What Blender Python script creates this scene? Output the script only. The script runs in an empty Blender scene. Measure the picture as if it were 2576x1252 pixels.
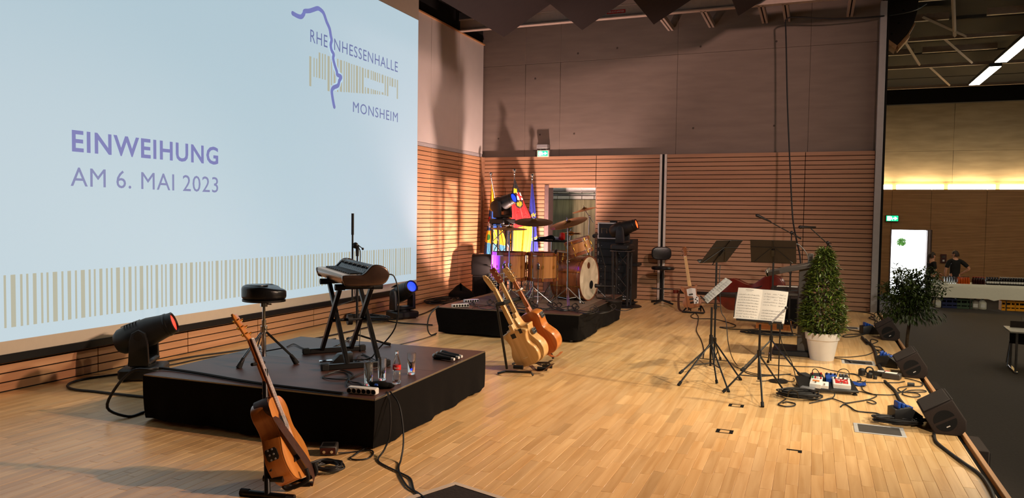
import bpy, bmesh, math, random
from math import sin, cos, pi, radians as RAD
from mathutils import Matrix, Vector, Euler
random.seed(7)
SC = bpy.context.scene
COL = SC.collection

# ------------------------------------------------------------------ camera
EYE = Vector((0, 0, 1.6)); FPX = 1900.0; CX, CY = 1288.0, 626.0
_yaw, _pit, _rol = -.3812573, .0441862, .0138398
_F = Vector((sin(_yaw), cos(_yaw), 0)); _R = Vector((cos(_yaw), -sin(_yaw), 0)); _U = Vector((0, 0, 1))
FWD = _F * cos(_pit) - _U * sin(_pit); _u2 = _U * cos(_pit) + _F * sin(_pit)
RGT = _R * cos(_rol) + _u2 * sin(_rol); UPV = _u2 * cos(_rol) - _R * sin(_rol)
cam = bpy.data.cameras.new('camera'); camo = bpy.data.objects.new('camera', cam); COL.objects.link(camo)
cam.sensor_width = 36; cam.sensor_fit = 'HORIZONTAL'; cam.lens = FPX / 2576 * 36; cam.clip_end = 200
m3 = Matrix((RGT, UPV, -FWD)).transposed()
camo.matrix_world = Matrix.Translation(EYE) @ m3.to_4x4()
SC.camera = camo

# ------------------------------------------------------------------ view, world
SC.view_settings.view_transform = 'Standard'; SC.view_settings.look = 'None'
SC.view_settings.gamma = 1.0; SC.view_settings.use_curve_mapping = False
SC.view_settings.exposure = 0.0
world = bpy.data.worlds.new('world'); SC.world = world; world.use_nodes = True
_bg = world.node_tree.nodes['Background']
_bg.inputs['Color'].default_value = (.93, .97, 1, 1); _bg.inputs['Strength'].default_value = 5.0

# ------------------------------------------------------------------ lamps: stage spots out of the picture, uplight, added hall fill, cove lamps
def lamp(name, typ, loc, target, power, color, size=.25, size_y=None, angle=60, blend=.5, spread=None):
    l = bpy.data.lights.new(name, typ); l.energy = power; l.color = color
    if typ == 'AREA':
        l.size = size
        if size_y: l.shape = 'RECTANGLE'; l.size_y = size_y
        if spread: l.spread = RAD(spread)
    else:
        l.shadow_soft_size = size
        if typ == 'SPOT': l.spot_size = RAD(angle); l.spot_blend = blend
    o = bpy.data.objects.new(name, l); COL.objects.link(o); o.location = loc
    o.rotation_euler = (Vector(target) - Vector(loc)).to_track_quat('-Z', 'Y').to_euler()
    return o
WARM = (1.0, .83, .60); PINK = (1.0, .62, .52)
lamp('stage_spot', 'SPOT', (8.2, 7.0, 5.6), (-2.0, 7.2, 0), 3100, WARM, .12, angle=46, blend=.9)
lamp('stage_spot', 'SPOT', (1.4, 9.6, 5.4), (-1.4, 7.8, 0), 950, WARM, .12, angle=78, blend=1)
lamp('stage_spot', 'SPOT', (6.6, 6.0, 5.3), (-5.0, 4.5, 0), 2900, (1, .60, .43), .10, angle=38, blend=.8)
lamp('stage_spot', 'SPOT', (2.6, -.2, 5.0), (-.1, 8.4, .5), 2600, (1, .87, .70), .12, angle=34, blend=.9)
lamp('stage_spot', 'SPOT', (3.4, 4.0, 5.6), (-4.9, 14.3, 3.3), 2400, PINK, .30, angle=60, blend=.9)
lamp('floor_uplight', 'SPOT', (-4.86, 13.2, .62), (-6.1, 13.9, 2.3), 640, (1, .66, .56), .06, angle=150, blend=.4)
lamp('hall_fill', 'AREA', (9.0, 14.0, 5.2), (9.0, 14.0, 0), 720, (1, .86, .62), 10, 20)  # wide soft fill, no real fixture, added to brighten the hall
for _x in (1.8, 3.37, 4.95, 6.5, 8.1): lamp('cove_lamp', 'AREA', (_x, 29.93, 2.76), (_x, 30.06, 4.2), 28, (1, .72, .40), 1.3, .05)

# ------------------------------------------------------------------ pixel helpers: rays of the calibrated camera onto real planes
def ray(x, y): return FWD + RGT * ((x - CX) / FPX) - UPV * ((y - CY) / FPX)
def FZ(x, y, z=0.0): d = ray(x, y); return EYE + d * ((z - EYE.z) / d.z)
def FX(x, y, X): d = ray(x, y); return EYE + d * (X / d.x)
def FY(x, y, Y): d = ray(x, y); return EYE + d * (Y / d.y)
def FD(x, y, D): return EYE + ray(x, y) * D

# ------------------------------------------------------------------ materials
def lin(c):
    f = lambda v: v / 12.92 if v <= .04045 else ((v + .055) / 1.055) ** 2.4
    return tuple(f(v / 255.0) for v in c) + (1,)
MATS = {}
def mat(name, rgb, rough=.5, metal=0.0, spec=.5, var=.12, scale=14.0, stretch=(1, 1, 1), bump=0.0, emit=None, estr=0.0, coat=0.0, sheen=0.0, trans=0.0, ior=1.45, attr=None, obj=True):
    """a procedural material: base colour with noise-driven variation, optional relief"""
    m = bpy.data.materials.new(name); m.use_nodes = True; nt = m.node_tree; N = nt.nodes; L = nt.links
    b = N['Principled BSDF']
    c = lin(rgb)
    tc = N.new('ShaderNodeTexCoord'); mp = N.new('ShaderNodeMapping'); mp.inputs['Scale'].default_value = stretch
    L.new(tc.outputs['Object'], mp.inputs['Vector'])
    nz = N.new('ShaderNodeTexNoise'); nz.inputs['Scale'].default_value = scale; nz.inputs['Detail'].default_value = 3
    L.new(mp.outputs['Vector'], nz.inputs['Vector'])
    rp = N.new('ShaderNodeValToRGB')
    rp.color_ramp.elements[0].position = .3; rp.color_ramp.elements[1].position = .7
    rp.color_ramp.elements[0].color = tuple(min(1, v * (1 - var)) for v in c[:3]) + (1,)
    rp.color_ramp.elements[1].color = tuple(min(1, v * (1 + var)) for v in c[:3]) + (1,)
    L.new(nz.outputs['Fac'], rp.inputs['Fac'])
    out = rp.outputs['Color']
    if attr:
        at = N.new('ShaderNodeAttribute'); at.attribute_name = attr
        mx = N.new('ShaderNodeMix'); mx.data_type = 'RGBA'; mx.blend_type = 'MULTIPLY'; mx.inputs['Factor'].default_value = 1
        L.new(out, mx.inputs[6]); L.new(at.outputs['Color'], mx.inputs[7]); out = mx.outputs[2]
    L.new(out, b.inputs['Base Color'])
    b.inputs['Roughness'].default_value = rough; b.inputs['Metallic'].default_value = metal
    b.inputs['Specular IOR Level'].default_value = spec; b.inputs['IOR'].default_value = ior
    b.inputs['Coat Weight'].default_value = coat; b.inputs['Coat Roughness'].default_value = .15
    b.inputs['Transmission Weight'].default_value = trans; b.inputs['Sheen Weight'].default_value = sheen
    if emit: b.inputs['Emission Color'].default_value = lin(emit); b.inputs['Emission Strength'].default_value = estr
    if bump:
        bp = N.new('ShaderNodeBump'); bp.inputs['Strength'].default_value = bump; bp.inputs['Distance'].default_value = .01
        L.new(nz.outputs['Fac'], bp.inputs['Height']); L.new(bp.outputs['Normal'], b.inputs['Normal'])
    MATS[name] = m
    return m
def glow(name, rgb, strength):
    m = bpy.data.materials.new(name); m.use_nodes = True; b = m.node_tree.nodes['Principled BSDF']
    b.inputs['Base Color'].default_value = lin(rgb); b.inputs['Emission Color'].default_value = lin(rgb); b.inputs['Emission Strength'].default_value = strength
    b.inputs['Roughness'].default_value = .5
    MATS[name] = m; return m
def wood(name, rgb, dark, axis=0, rough=.45, scale=6.0, coat=0.0, attr=None, squeeze=.06):
    """grain: noise and rings stretched along one axis"""
    m = bpy.data.materials.new(name); m.use_nodes = True; nt = m.node_tree; N = nt.nodes; L = nt.links; b = N['Principled BSDF']
    tc = N.new('ShaderNodeTexCoord'); mp = N.new('ShaderNodeMapping'); s = [1, 1, 1]; s[axis] = squeeze; mp.inputs['Scale'].default_value = s
    oi = N.new('ShaderNodeObjectInfo'); ad = N.new('ShaderNodeVectorMath'); ad.operation = 'MULTIPLY_ADD'
    L.new(tc.outputs['Object'], ad.inputs[0]); ad.inputs[1].default_value = (1, 1, 1)
    cb = N.new('ShaderNodeCombineXYZ'); ml = N.new('ShaderNodeMath'); ml.operation = 'MULTIPLY'; ml.inputs[1].default_value = 13.7
    L.new(oi.outputs['Random'], ml.inputs[0])
    for i in range(3): L.new(ml.outputs[0], cb.inputs[i])
    L.new(cb.outputs[0], ad.inputs[2]); L.new(ad.outputs[0], mp.inputs['Vector'])
    nz = N.new('ShaderNodeTexNoise'); nz.inputs['Scale'].default_value = scale * 6; nz.inputs['Detail'].default_value = 4; nz.inputs['Distortion'].default_value = .6
    L.new(mp.outputs['Vector'], nz.inputs['Vector'])
    rp = N.new('ShaderNodeValToRGB'); rp.color_ramp.elements[0].position = .32; rp.color_ramp.elements[1].position = .68
    rp.color_ramp.elements[0].color = lin(dark); rp.color_ramp.elements[1].color = lin(rgb)
    L.new(nz.outputs['Fac'], rp.inputs['Fac']); out = rp.outputs['Color']
    if attr:
        at = N.new('ShaderNodeAttribute'); at.attribute_name = attr
        mx = N.new('ShaderNodeMix'); mx.data_type = 'RGBA'; mx.blend_type = 'MULTIPLY'; mx.inputs['Factor'].default_value = 1
        L.new(out, mx.inputs[6]); L.new(at.outputs['Color'], mx.inputs[7]); out = mx.outputs[2]
    L.new(out, b.inputs['Base Color']); b.inputs['Roughness'].default_value = rough; b.inputs['Coat Weight'].default_value = coat; b.inputs['Coat Roughness'].default_value = .2
    bp = N.new('ShaderNodeBump'); bp.inputs['Strength'].default_value = .08; bp.inputs['Distance'].default_value = .004
    L.new(nz.outputs['Fac'], bp.inputs['Height']); L.new(bp.outputs['Normal'], b.inputs['Normal'])
    MATS[name] = m; return m

# ------------------------------------------------------------------ mesh builder
def rotm(rx=0, ry=0, rz=0, loc=(0, 0, 0)): return Matrix.Translation(Vector(loc)) @ Euler((rx, ry, rz)).to_matrix().to_4x4()
def basis(o, x, y, z):
    m = Matrix((Vector(x), Vector(y), Vector(z))).transposed().to_4x4(); m.translation = Vector(o); return m
def spline(pts, n=6, closed=False):
    """Catmull-Rom through the points"""
    P = [Vector(p) for p in pts]
    if len(P) < 3: return P
    out = []; k = len(P)
    for i in range(k if closed else k - 1):
        p1, p2 = P[i % k], P[(i + 1) % k]
        p0 = P[(i - 1) % k] if closed or i > 0 else p1 * 2 - p2
        p3 = P[(i + 2) % k] if closed or i + 2 < k else p2 * 2 - p1
        for j in range(n):
            t = j / n
            out.append(.5 * ((2 * p1) + (p2 - p0) * t + (2 * p0 - 5 * p1 + 4 * p2 - p3) * t * t + (3 * p1 - p0 - 3 * p2 + p3) * t ** 3))
    if not closed: out.append(P[-1])
    return out
class MB:
    def __init__(s): s.v = []; s.f = []; s.m = []; s.mi = 0; s.T = None; s.col = []; s.c = (1, 1, 1, 1)
    def add(s, vs, fs, T=None):
        b = len(s.v)
        for v in vs:
            v = Vector(v)
            if T is not None: v = T @ v
            if s.T is not None: v = s.T @ v
            s.v.append(v)
        for f in fs: s.f.append([i + b for i in f]); s.m.append(s.mi); s.col.append(s.c)
        return s
    def box(s, x0, x1, y0, y1, z0, z1, b=0.0, T=None):
        c = ((x0 + x1) / 2, (y0 + y1) / 2, (z0 + z1) / 2); h = (abs(x1 - x0) / 2, abs(y1 - y0) / 2, abs(z1 - z0) / 2)
        if not b:
            vs = [(c[0] + sx * h[0], c[1] + sy * h[1], c[2] + sz * h[2]) for sx in (-1, 1) for sy in (-1, 1) for sz in (-1, 1)]
            return s.add(vs, [(0, 1, 3, 2), (4, 6, 7, 5), (0, 4, 5, 1), (2, 3, 7, 6), (0, 2, 6, 4), (1, 5, 7, 3)], T)
        b = min(b, min(h) * .95); vs = []; ix = {}
        for sx in (-1, 1):
            for sy in (-1, 1):
                for sz in (-1, 1):
                    sg = (sx, sy, sz)
                    for a in range(3):
                        ix[(sg, a)] = len(vs); vs.append(tuple(c[i] + sg[i] * (h[i] if i == a else h[i] - b) for i in range(3)))
        fs = []
        for a in range(3):
            u, w = [i for i in range(3) if i != a]
            for sa in (-1, 1):
                q = []
                for su, sw in ((-1, -1), (1, -1), (1, 1), (-1, 1)):
                    g = [0, 0, 0]; g[a] = sa; g[u] = su; g[w] = sw; q.append(ix[(tuple(g), a)])
                fs.append(q)
            for su in (-1, 1):
                for sw in (-1, 1):
                    g0 = [0, 0, 0]; g0[u] = su; g0[w] = sw; g1 = list(g0); g0[a] = -1; g1[a] = 1
                    fs.append([ix[(tuple(g0), u)], ix[(tuple(g1), u)], ix[(tuple(g1), w)], ix[(tuple(g0), w)]])
        for sx in (-1, 1):
            for sy in (-1, 1):
                for sz in (-1, 1): fs.append([ix[((sx, sy, sz), a)] for a in range(3)])
        return s.add(vs, fs, T)
    def tube(s, pts, r, n=8, closed=False, T=None, caps=True, flat=1.0):
        P = [Vector(p) for p in pts]; k = len(P)
        R = list(r) if isinstance(r, (list, tuple)) else [r] * k
        d = lambda i: ((P[(i + 1) % k] - P[(i - 1) % k]) if closed else (P[min(i + 1, k - 1)] - P[max(i - 1, 0)]))
        t = d(0).normalized() if d(0).length else Vector((0, 0, 1)); ref = Vector((0, 0, 1)) if abs(t.z) < .9 else Vector((1, 0, 0))
        u = t.cross(ref).normalized(); vs = []
        for i in range(k):
            t2 = d(i); t2 = t2.normalized() if t2.length > 1e-9 else t
            q = t.rotation_difference(t2); u = (q @ u); u = (u - t2 * u.dot(t2)).normalized(); w = t2.cross(u); t = t2
            for j in range(n):
                a = 2 * pi * j / n; vs.append(P[i] + (u * cos(a) + w * sin(a) * flat) * R[i])
        fs = []
        for i in range(k if closed else k - 1):
            for j in range(n):
                a, b2 = i * n + j, i * n + (j + 1) % n; c2, e = ((i + 1) % k) * n + (j + 1) % n, ((i + 1) % k) * n + j
                fs.append((a, b2, c2, e))
        if caps and not closed: fs.append(list(range(n))[::-1]); fs.append([(k - 1) * n + j for j in range(n)])
        return s.add(vs, fs, T)
    def rod(s, a, b, r, n=8, r2=None, T=None): return s.tube([a, b], [r, r if r2 is None else r2], n, T=T)
    def lathe(s, prof, n=20, T=None, cap=True):
        vs = []; fs = []
        for r, z in prof:
            for j in range(n): a = 2 * pi * j / n; vs.append((r * cos(a), r * sin(a), z))
        for i in range(len(prof) - 1):
            for j in range(n):
                j2 = (j + 1) % n; fs.append((i * n + j, i * n + j2, (i + 1) * n + j2, (i + 1) * n + j))
        if prof[0] == prof[-1]: cap = False
        if cap and prof[0][0] > 1e-5: fs.append(list(range(n))[::-1])
        if cap and prof[-1][0] > 1e-5: fs.append([(len(prof) - 1) * n + j for j in range(n)])
        return s.add(vs, fs, T)
    def prism(s, out, z0, z1, r=0.0, T=None, steps=2):
        """extruded outline with rounded-over rims"""
        P = [Vector((p[0], p[1])) for p in out]; k = len(P)
        area = sum(P[i].x * P[(i + 1) % k].y - P[(i + 1) % k].x * P[i].y for i in range(k))
        if area < 0: P.reverse()
        nr = []
        for i in range(k):
            a = (P[i] - P[i - 1]); b = (P[(i + 1) % k] - P[i])
            n1 = Vector((a.y, -a.x)); n2 = Vector((b.y, -b.x))
            n1 = n1.normalized() if n1.length else n1; n2 = n2.normalized() if n2.length else n2
            q = n1 + n2; nr.append(q.normalized() if q.length > 1e-6 else n1)
        rings = []
        if r:
            for i in range(steps + 1): a = pi / 2 * i / steps; rings.append((r * (1 - sin(a)), z0 + r * (1 - cos(a))))
            for i in range(steps + 1): a = pi / 2 * i / steps; rings.append((r * (1 - cos(a)), z1 - r * (1 - sin(a))))
        else: rings = [(0, z0), (0, z1)]
        vs = []; fs = []
        for ins, z in rings:
            for i in range(k): p = P[i] - nr[i] * ins; vs.append((p.x, p.y, z))
        for q in range(len(rings) - 1):
            for i in range(k): i2 = (i + 1) % k; fs.append((q * k + i, q * k + i2, (q + 1) * k + i2, (q + 1) * k + i))
        fs.append(list(range(k))[::-1]); fs.append([(len(rings) - 1) * k + i for i in range(k)])
        return s.add(vs, fs, T)
    def ball(s, c, r, n=12, m=8, T=None):
        rr = r if isinstance(r, (tuple, list)) else (r, r, r); vs = [(c[0], c[1], c[2] - rr[2])]; fs = []
        for i in range(1, m):
            a = -pi / 2 + pi * i / m
            for j in range(n): b = 2 * pi * j / n; vs.append((c[0] + rr[0] * cos(a) * cos(b), c[1] + rr[1] * cos(a) * sin(b), c[2] + rr[2] * sin(a)))
        vs.append((c[0], c[1], c[2] + rr[2])); e = len(vs) - 1
        for j in range(n):
            j2 = (j + 1) % n; fs.append((0, 1 + j2, 1 + j)); fs.append((e, 1 + (m - 2) * n + j, 1 + (m - 2) * n + j2))
            for i in range(m - 2): fs.append((1 + i * n + j, 1 + i * n + j2, 1 + (i + 1) * n + j2, 1 + (i + 1) * n + j))
        return s.add(vs, fs, T)
    def grid(s, fn, nu, nv, T=None, closed=False):
        vs = [fn(i / nu, j / nv) for i in range(nu + (0 if closed else 1)) for j in range(nv + 1)]; fs = []; k = nu + (0 if closed else 1)
        for i in range(nu):
            for j in range(nv): a = i * (nv + 1) + j; b = ((i + 1) % k) * (nv + 1) + j; fs.append((a, b, b + 1, a + 1))
        return s.add(vs, fs, T)
    def slab(s, fn, nu, nv, off, T=None):
        """closed sheet with thickness: fn(u,v) gives a point, off the thickness vector"""
        o = Vector(off); A = [[Vector(fn(i / nu, j / nv)) for j in range(nv + 1)] for i in range(nu + 1)]
        vs = [p for r in A for p in r] + [p + o for r in A for p in r]; q = (nu + 1) * (nv + 1); w = nv + 1; fs = []
        for i in range(nu):
            for j in range(nv): a = i * w + j; fs.append((a, a + w, a + w + 1, a + 1)); fs.append((q + a, q + a + 1, q + a + w + 1, q + a + w))
        for i in range(nu): a, b = i * w, (i + 1) * w; fs.append((a, q + a, q + b, b)); a += nv; b += nv; fs.append((a, b, q + b, q + a))
        for j in range(nv): a, b = j, j + 1; fs.append((a, b, q + b, q + a)); a += nu * w; b += nu * w; fs.append((a, q + a, q + b, b))
        return s.add(vs, fs, T)
    def mesh(s, name, mats, sharp=38, tint=False):
        me = bpy.data.meshes.new(name); me.from_pydata([tuple(v) for v in s.v], [], s.f)
        for m in (mats if isinstance(mats, (list, tuple)) else [mats]): me.materials.append(m)
        me.polygons.foreach_set('material_index', s.m)
        bm = bmesh.new(); bm.from_mesh(me); bmesh.ops.recalc_face_normals(bm, faces=bm.faces); bm.to_mesh(me); bm.free()
        me.polygons.foreach_set('use_smooth', [True] * len(me.polygons))
        me.set_sharp_from_angle(angle=RAD(sharp))
        if tint:
            a = me.attributes.new('tint', 'FLOAT_COLOR', 'FACE')
            a.data.foreach_set('color', [x for c in s.col for x in c])
        me.update(); return me
    def build(s, name, mats, parent=None, sharp=38, tint=False, loc=None, label=None, stuff=False):
        o = bpy.data.objects.new(name, s.mesh(name, mats, sharp, tint)); COL.objects.link(o)
        if parent is not None: o.parent = parent
        if loc is not None: o.location = loc
        if label: o['label'] = label
        if stuff: o['kind'] = 'stuff'
        return o
def thing(name, label, cat, loc=(0, 0, 0), rz=0.0, group=None):
    o = bpy.data.objects.new(name, None); COL.objects.link(o); o.empty_display_size = .1
    o.location = loc; o.rotation_euler = (0, 0, rz); o['label'] = label; o['category'] = cat
    if group: o['group'] = group
    return o
def tag(o, label, cat, group=None):
    o['label'] = label; o['category'] = cat
    if group: o['group'] = group
    return o
def struct(o): o['kind'] = 'structure'; return o
def sroot(name):
    o = bpy.data.objects.new(name, None); COL.objects.link(o); o['kind'] = 'structure'; o.empty_display_size = .1; return o
def dup(root, loc=None, rz=None, label=None, group=None):
    r = root.copy(); COL.objects.link(r)
    if loc is not None: r.location = loc
    if rz is not None: r.rotation_euler = (0, 0, rz)
    if label: r['label'] = label
    if group: r['group'] = group
    for ch in list(root.children):
        c = ch.copy(); COL.objects.link(c); c.parent = r
        for g in list(ch.children):
            d = g.copy(); COL.objects.link(d); d.parent = c
    return r
def cable(name, pts, label, r=.005, m=None, n=6, smooth=5, parent=None, closed=False, cat='cable'):
    mb = MB(); mb.tube(spline(pts, smooth, closed), r, n, closed=closed)
    o = mb.build(name, m or MATS['cable'], parent)
    if parent is None: tag(o, label, cat)
    return o
def text(name, body, w, h, parent, m, T, bold=0.0, thick=.0008, space=1.0):
    """flat lettering scaled to w x h, lower left corner at T's origin"""
    cu = bpy.data.curves.new('lettering', 'FONT'); cu.body = body; cu.offset = bold; cu.space_character = space; cu.resolution_u = 3
    ob = bpy.data.objects.new('lettering', cu); COL.objects.link(ob)
    dg = bpy.context.evaluated_depsgraph_get(); me = bpy.data.meshes.new_from_object(ob.evaluated_get(dg))
    bpy.data.objects.remove(ob)
    xs = [v.co.x for v in me.vertices]; ys = [v.co.y for v in me.vertices]
    sx = w / (max(xs) - min(xs)); sy = h / (max(ys) - min(ys)); x0, y0 = min(xs), min(ys)
    for v in me.vertices: v.co = T @ Vector(((v.co.x - x0) * sx, (v.co.y - y0) * sy, thick))
    me.materials.clear(); me.materials.append(m); me.name = name
    o = bpy.data.objects.new(name, me); COL.objects.link(o)
    if parent is not None: o.parent = parent
    return o
# ------------------------------------------------------------------ shared materials
mat('cable', (16, 14, 14), .55, var=.1)
mat('black_metal', (20, 19, 19), .38, var=.15)
mat('black_paint', (17, 16, 16), .5, var=.2, bump=.1, scale=60)
mat('black_plastic', (24, 23, 23), .45, var=.12)
mat('speaker_black', (44, 35, 31), .75, 0, .3, var=.15, scale=160, bump=.06)
mat('speaker_dark', (19, 16, 15), .7, 0, .3, var=.15, scale=160, bump=.05)
mat('concrete_seam', (74, 64, 57), .9)
mat('black_cloth', (9, 7, 6), .95, 0, .2, var=.25, scale=30)
mat('rubber', (14, 14, 14), .8)
mat('chrome', (205, 205, 208), .14, 1.0, var=.05)
mat('steel', (150, 148, 146), .32, 1.0, var=.1)
mat('brass', (214, 170, 84), .25, 1.0, var=.08)
mat('grey_metal', (150, 148, 148), .5, .3, var=.05)
mat('alu', (205, 203, 200), .4, .35, var=.06)
mat('white_plastic', (214, 212, 206), .45, var=.04)
mat('white_paint', (205, 200, 192), .6, var=.05)
mat('blue_plastic', (22, 66, 150), .4, var=.1)
mat('red_plastic', (178, 22, 18), .4, var=.1)
mat('green_plastic', (20, 130, 60), .4)
mat('skin', (196, 140, 112), .55, var=.08)
mat('leather', (66, 34, 20), .6, var=.25, scale=30, bump=.2)
mat('dark_leather', (34, 20, 14), .6, var=.25, scale=30, bump=.2)
mat('black_leather', (17, 17, 19), .3, var=.2, scale=40, bump=.12)
mat('ebony', (32, 20, 16), .4, var=.2)
mat('hole', (3, 3, 3), .9)
mat('void', (10, 9, 8), .9)
mat('concrete', (120, 107, 98), .85, var=.09, scale=2.6, stretch=(.6, 1, 3.5), bump=.2)
mat('concrete_fine', (162, 148, 124), .85, var=.16, scale=2.2, stretch=(.5, 1, 3), bump=.12)
mat('wall_white', (204, 196, 190), .7, var=.03, scale=3)
mat('reveal', (70, 62, 55), .8)
mat('door_frame', (104, 84, 82), .5)
mat('carpet', (46, 39, 33), .95, var=.14, scale=45, bump=.35)
mat('ceiling_dark', (17, 15, 15), .9, var=.1)
mat('baffle', (36, 26, 25), .85, var=.12, scale=8)
mat('beam_paint', (178, 160, 148), .5, var=.06)
mat('post_grey', (172, 168, 168), .5, 0, var=.04)
wood('parquet', (234, 196, 140), (212, 168, 110), axis=1, rough=.34, scale=3.4, coat=.12, attr='tint')
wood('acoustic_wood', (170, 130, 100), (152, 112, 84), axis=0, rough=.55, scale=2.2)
wood('acoustic_wood_lit', (200, 152, 112), (180, 132, 92), axis=1, rough=.55, scale=2.2)  # same slatted wood, lighter: the left wall's stronger light put into the colour
wood('trim_wood', (196, 146, 98), (170, 120, 76), axis=1, rough=.45, scale=3)

# ------------------------------------------------------------------ stage floor: single oak staves, the nearest 300 as parts
WX, WY = -6.53, 14.53          # screen wall plane, side wall plane
HZ, HY = -1.05, 30.0           # hall floor height, far hall wall
fl = MB(); fl.box(WX - .3, 1.03, -3.0, WY + .15, -.30, -.022); floor = struct(fl.build('floor', MATS['reveal']))
SW = .0712; allst = []
for i in range(int((1.03 - WX) / SW) + 1):
    x0 = WX + i * SW; x1 = min(x0 + SW, 1.03)
    if x1 - x0 < .01: continue
    y = -.4 - random.random() * .5
    while y < WY:
        ln = random.choice((.34, .42, .48, .48, .55)); y1 = min(y + ln, WY); k = random.random()
        t = .92 + .16 * random.random(); w = random.random()
        tint = (t * 1.02, t * (.97 + .05 * w), t * (.90 + .14 * w), 1)
        if k < .12: tint = tuple(v * .86 for v in tint[:3]) + (1,)
        if k > .90: tint = tuple(min(1.18, v * 1.1) for v in tint[:3]) + (1,)
        allst.append((x0, x1, y, y1, tint, random.uniform(-.0003, .0003))); y = y1
def inview(s):
    p = Vector(((s[0] + s[1]) / 2, (s[2] + s[3]) / 2, 0)) - EYE; d = p.dot(FWD)
    if d < .5: return None
    px, py = CX + FPX * p.dot(RGT) / d, CY - FPX * p.dot(UPV) / d
    under = -4.75 < s[0] < -2.75 and 4.3 < s[2] < 6.2
    return d if 0 < px < 2576 and 0 < py < 1270 and not under else None
vis = sorted([s for s in allst if inview(s)], key=inview); near = set(map(id, vis[:300]))
field = MB()
for s in allst:
    x0, x1, y0, y1, t, dz = s
    if id(s) in near:
        q = MB(); q.c = t; q.box(x0 + .0004, x1 - .0004, y0 + .0004, y1 - .0004, -.022, dz, .0012); q.build('plank', MATS['parquet'], floor, tint=True)
    else: field.c = t; field.box(x0 + .0004, x1 - .0004, y0 + .0004, y1 - .0004, -.022, dz)
field.build('plank_field', MATS['parquet'], floor, tint=True, stuff=True)

# ------------------------------------------------------------------ slatted wood, lower part of the stage walls
PZ = .0803; ROWS = 35
def board(x0, x1, y0, y1, z0, z1, parent, m): q = MB(); q.box(x0, x1, y0, y1, z0, z1, .002); return q.build('board', m, parent)
q = MB(); q.box(WX - .3, -5.09, WY + .03, WY + .2, -.02, 2.80); q.box(-4.03, 1.0, WY + .03, WY + .2, -.02, 2.80); q.box(-5.09, -4.03, WY + .03, WY + .2, 2.23, 2.80)
wback = struct(q.build('wall_back', MATS['void']))
for r in range(ROWS):
    z0, z1 = r * PZ + .008, (r + 1) * PZ - .003
    for x0, x1 in ((-6.47, -4.06), (-4.05, -2.80), (-2.66, -.205), (-.195, .925)):
        if x0 == -6.47 and z1 < 2.24:
            board(-6.47, -5.995, WY, WY + .02, z0, z1, wback, MATS['acoustic_wood']); board(-5.985, -5.13, WY, WY + .02, z0, z1, wback, MATS['acoustic_wood']); continue
        board(x0, x1, WY, WY + .02, z0, z1, wback, MATS['acoustic_wood'])
q = MB(); q.box(WX - .3, WX - .03, -3, WY + .2, -.02, 2.83); wleft = struct(q.build('wall_left', MATS['void']))
SEAM = [4.2 + 1.152 * i for i in range(-2, 10)]
for r in range(ROWS):
    z0, z1 = r * PZ + .008, (r + 1) * PZ - .003
    for a, b in zip(SEAM, SEAM[1:]):
        if b < 11.4 and z0 > .42: continue
        b = min(b, WY - .03)
        if b - a > .05: board(WX - .02, WX, a + .004, b - .004, z0, z1, wleft, MATS['acoustic_wood_lit'])
# upper walls: concrete bays on the side wall, painted panels above the screen wall
q = MB(); q.box(WX - .3, 1.0, WY + .10, WY + .35, 2.7, 6.4); wup = struct(q.build('wall_back_upper', MATS['concrete_seam']))
def bay(x0, x1, z0, z1):
    o = MB(); o.box(x0 + .002, x1 - .002, WY + .09, WY + .16, z0 + .002, z1 - .002, .003); return o.build('concrete_panel', MATS['concrete'], wup)
CXS = [WX - .1, -5.615, -4.86, -2.52, -.17, .97]
for a, b in zip(CXS, CXS[1:]):
    bay(a, b, 2.74, 4.70); bay(a, b, 4.70, 6.4)
for x, z in [(-5.28, 3.26), (-4.55, 3.26), (-4.5, 4.70 + .15), (-3.7, 4.9), (-2.1, 4.82), (-.75, 4.82), (-6.2, 3.2), (-.75, 3.3), (-2.2, 3.3), (-5.4, 4.4)]:
    o = MB(); o.lathe([(.018, 0), (.02, .003), (.012, .004)], 10, T=rotm(RAD(90), 0, 0, (x, WY + .0905, z))); o.build('tie_hole', MATS['reveal'], wup)
q = MB(); q.box(WX - .3, WX - .05, -3, WY + .2, 2.83, 6.4); wlu = struct(q.build('wall_left_upper', MATS['void']))
for a, b in zip(SEAM, SEAM[1:]):
    o = MB(); o.box(WX - .06, WX - .01, a + .002, min(b, WY + .09) - .002, 2.88, 5.14, .002); o.build('wall_panel', MATS['wall_white'], wlu)
q = MB(); q.box(WX - .06, WX - .004, -3, WY, 2.815, 2.878); struct(q.build('trim_1', MATS['post_grey']))
q = MB(); q.box(WX - .02, WX + .02, -3, WY + .05, 5.14, 5.165); struct(q.build('trim_2', MATS['trim_wood']))
q = MB(); q.box(WX - .01, WX + .006, WY - .028, WY + .02, 0, 2.82); q.box(WX + .006, WX + .06, WY + .004, WY + .02, 0, 2.81); struct(q.build('trim_3', MATS['acoustic_wood']))
# twin aluminium channel in the side wall
ch = thing('wall_channel', 'pair of pale vertical aluminium rails with a dark slot, let into the slatted wall', 'rail', (-2.73, WY, 0))
for sx in (-1, 1):
    o = MB(); o.box(sx * .045 - .022, sx * .045 + .022, -.012, .03, .0, 2.81, .003); o.build('rail', MATS['white_paint'], ch)
o = MB(); o.box(-.023, .023, .004, .03, 0, 2.81); o.build('slot', MATS['hole'], ch)
# skirting recess strips
q = MB(); q.box(WX - .02, WX + .004, -3, WY, 0, .008); struct(q.build('baseboard_left', MATS['void']))
q = MB(); q.box(-4.0, .93, WY - .004, WY + .02, 0, .008); struct(q.build('baseboard_back', MATS['void']))

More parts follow.
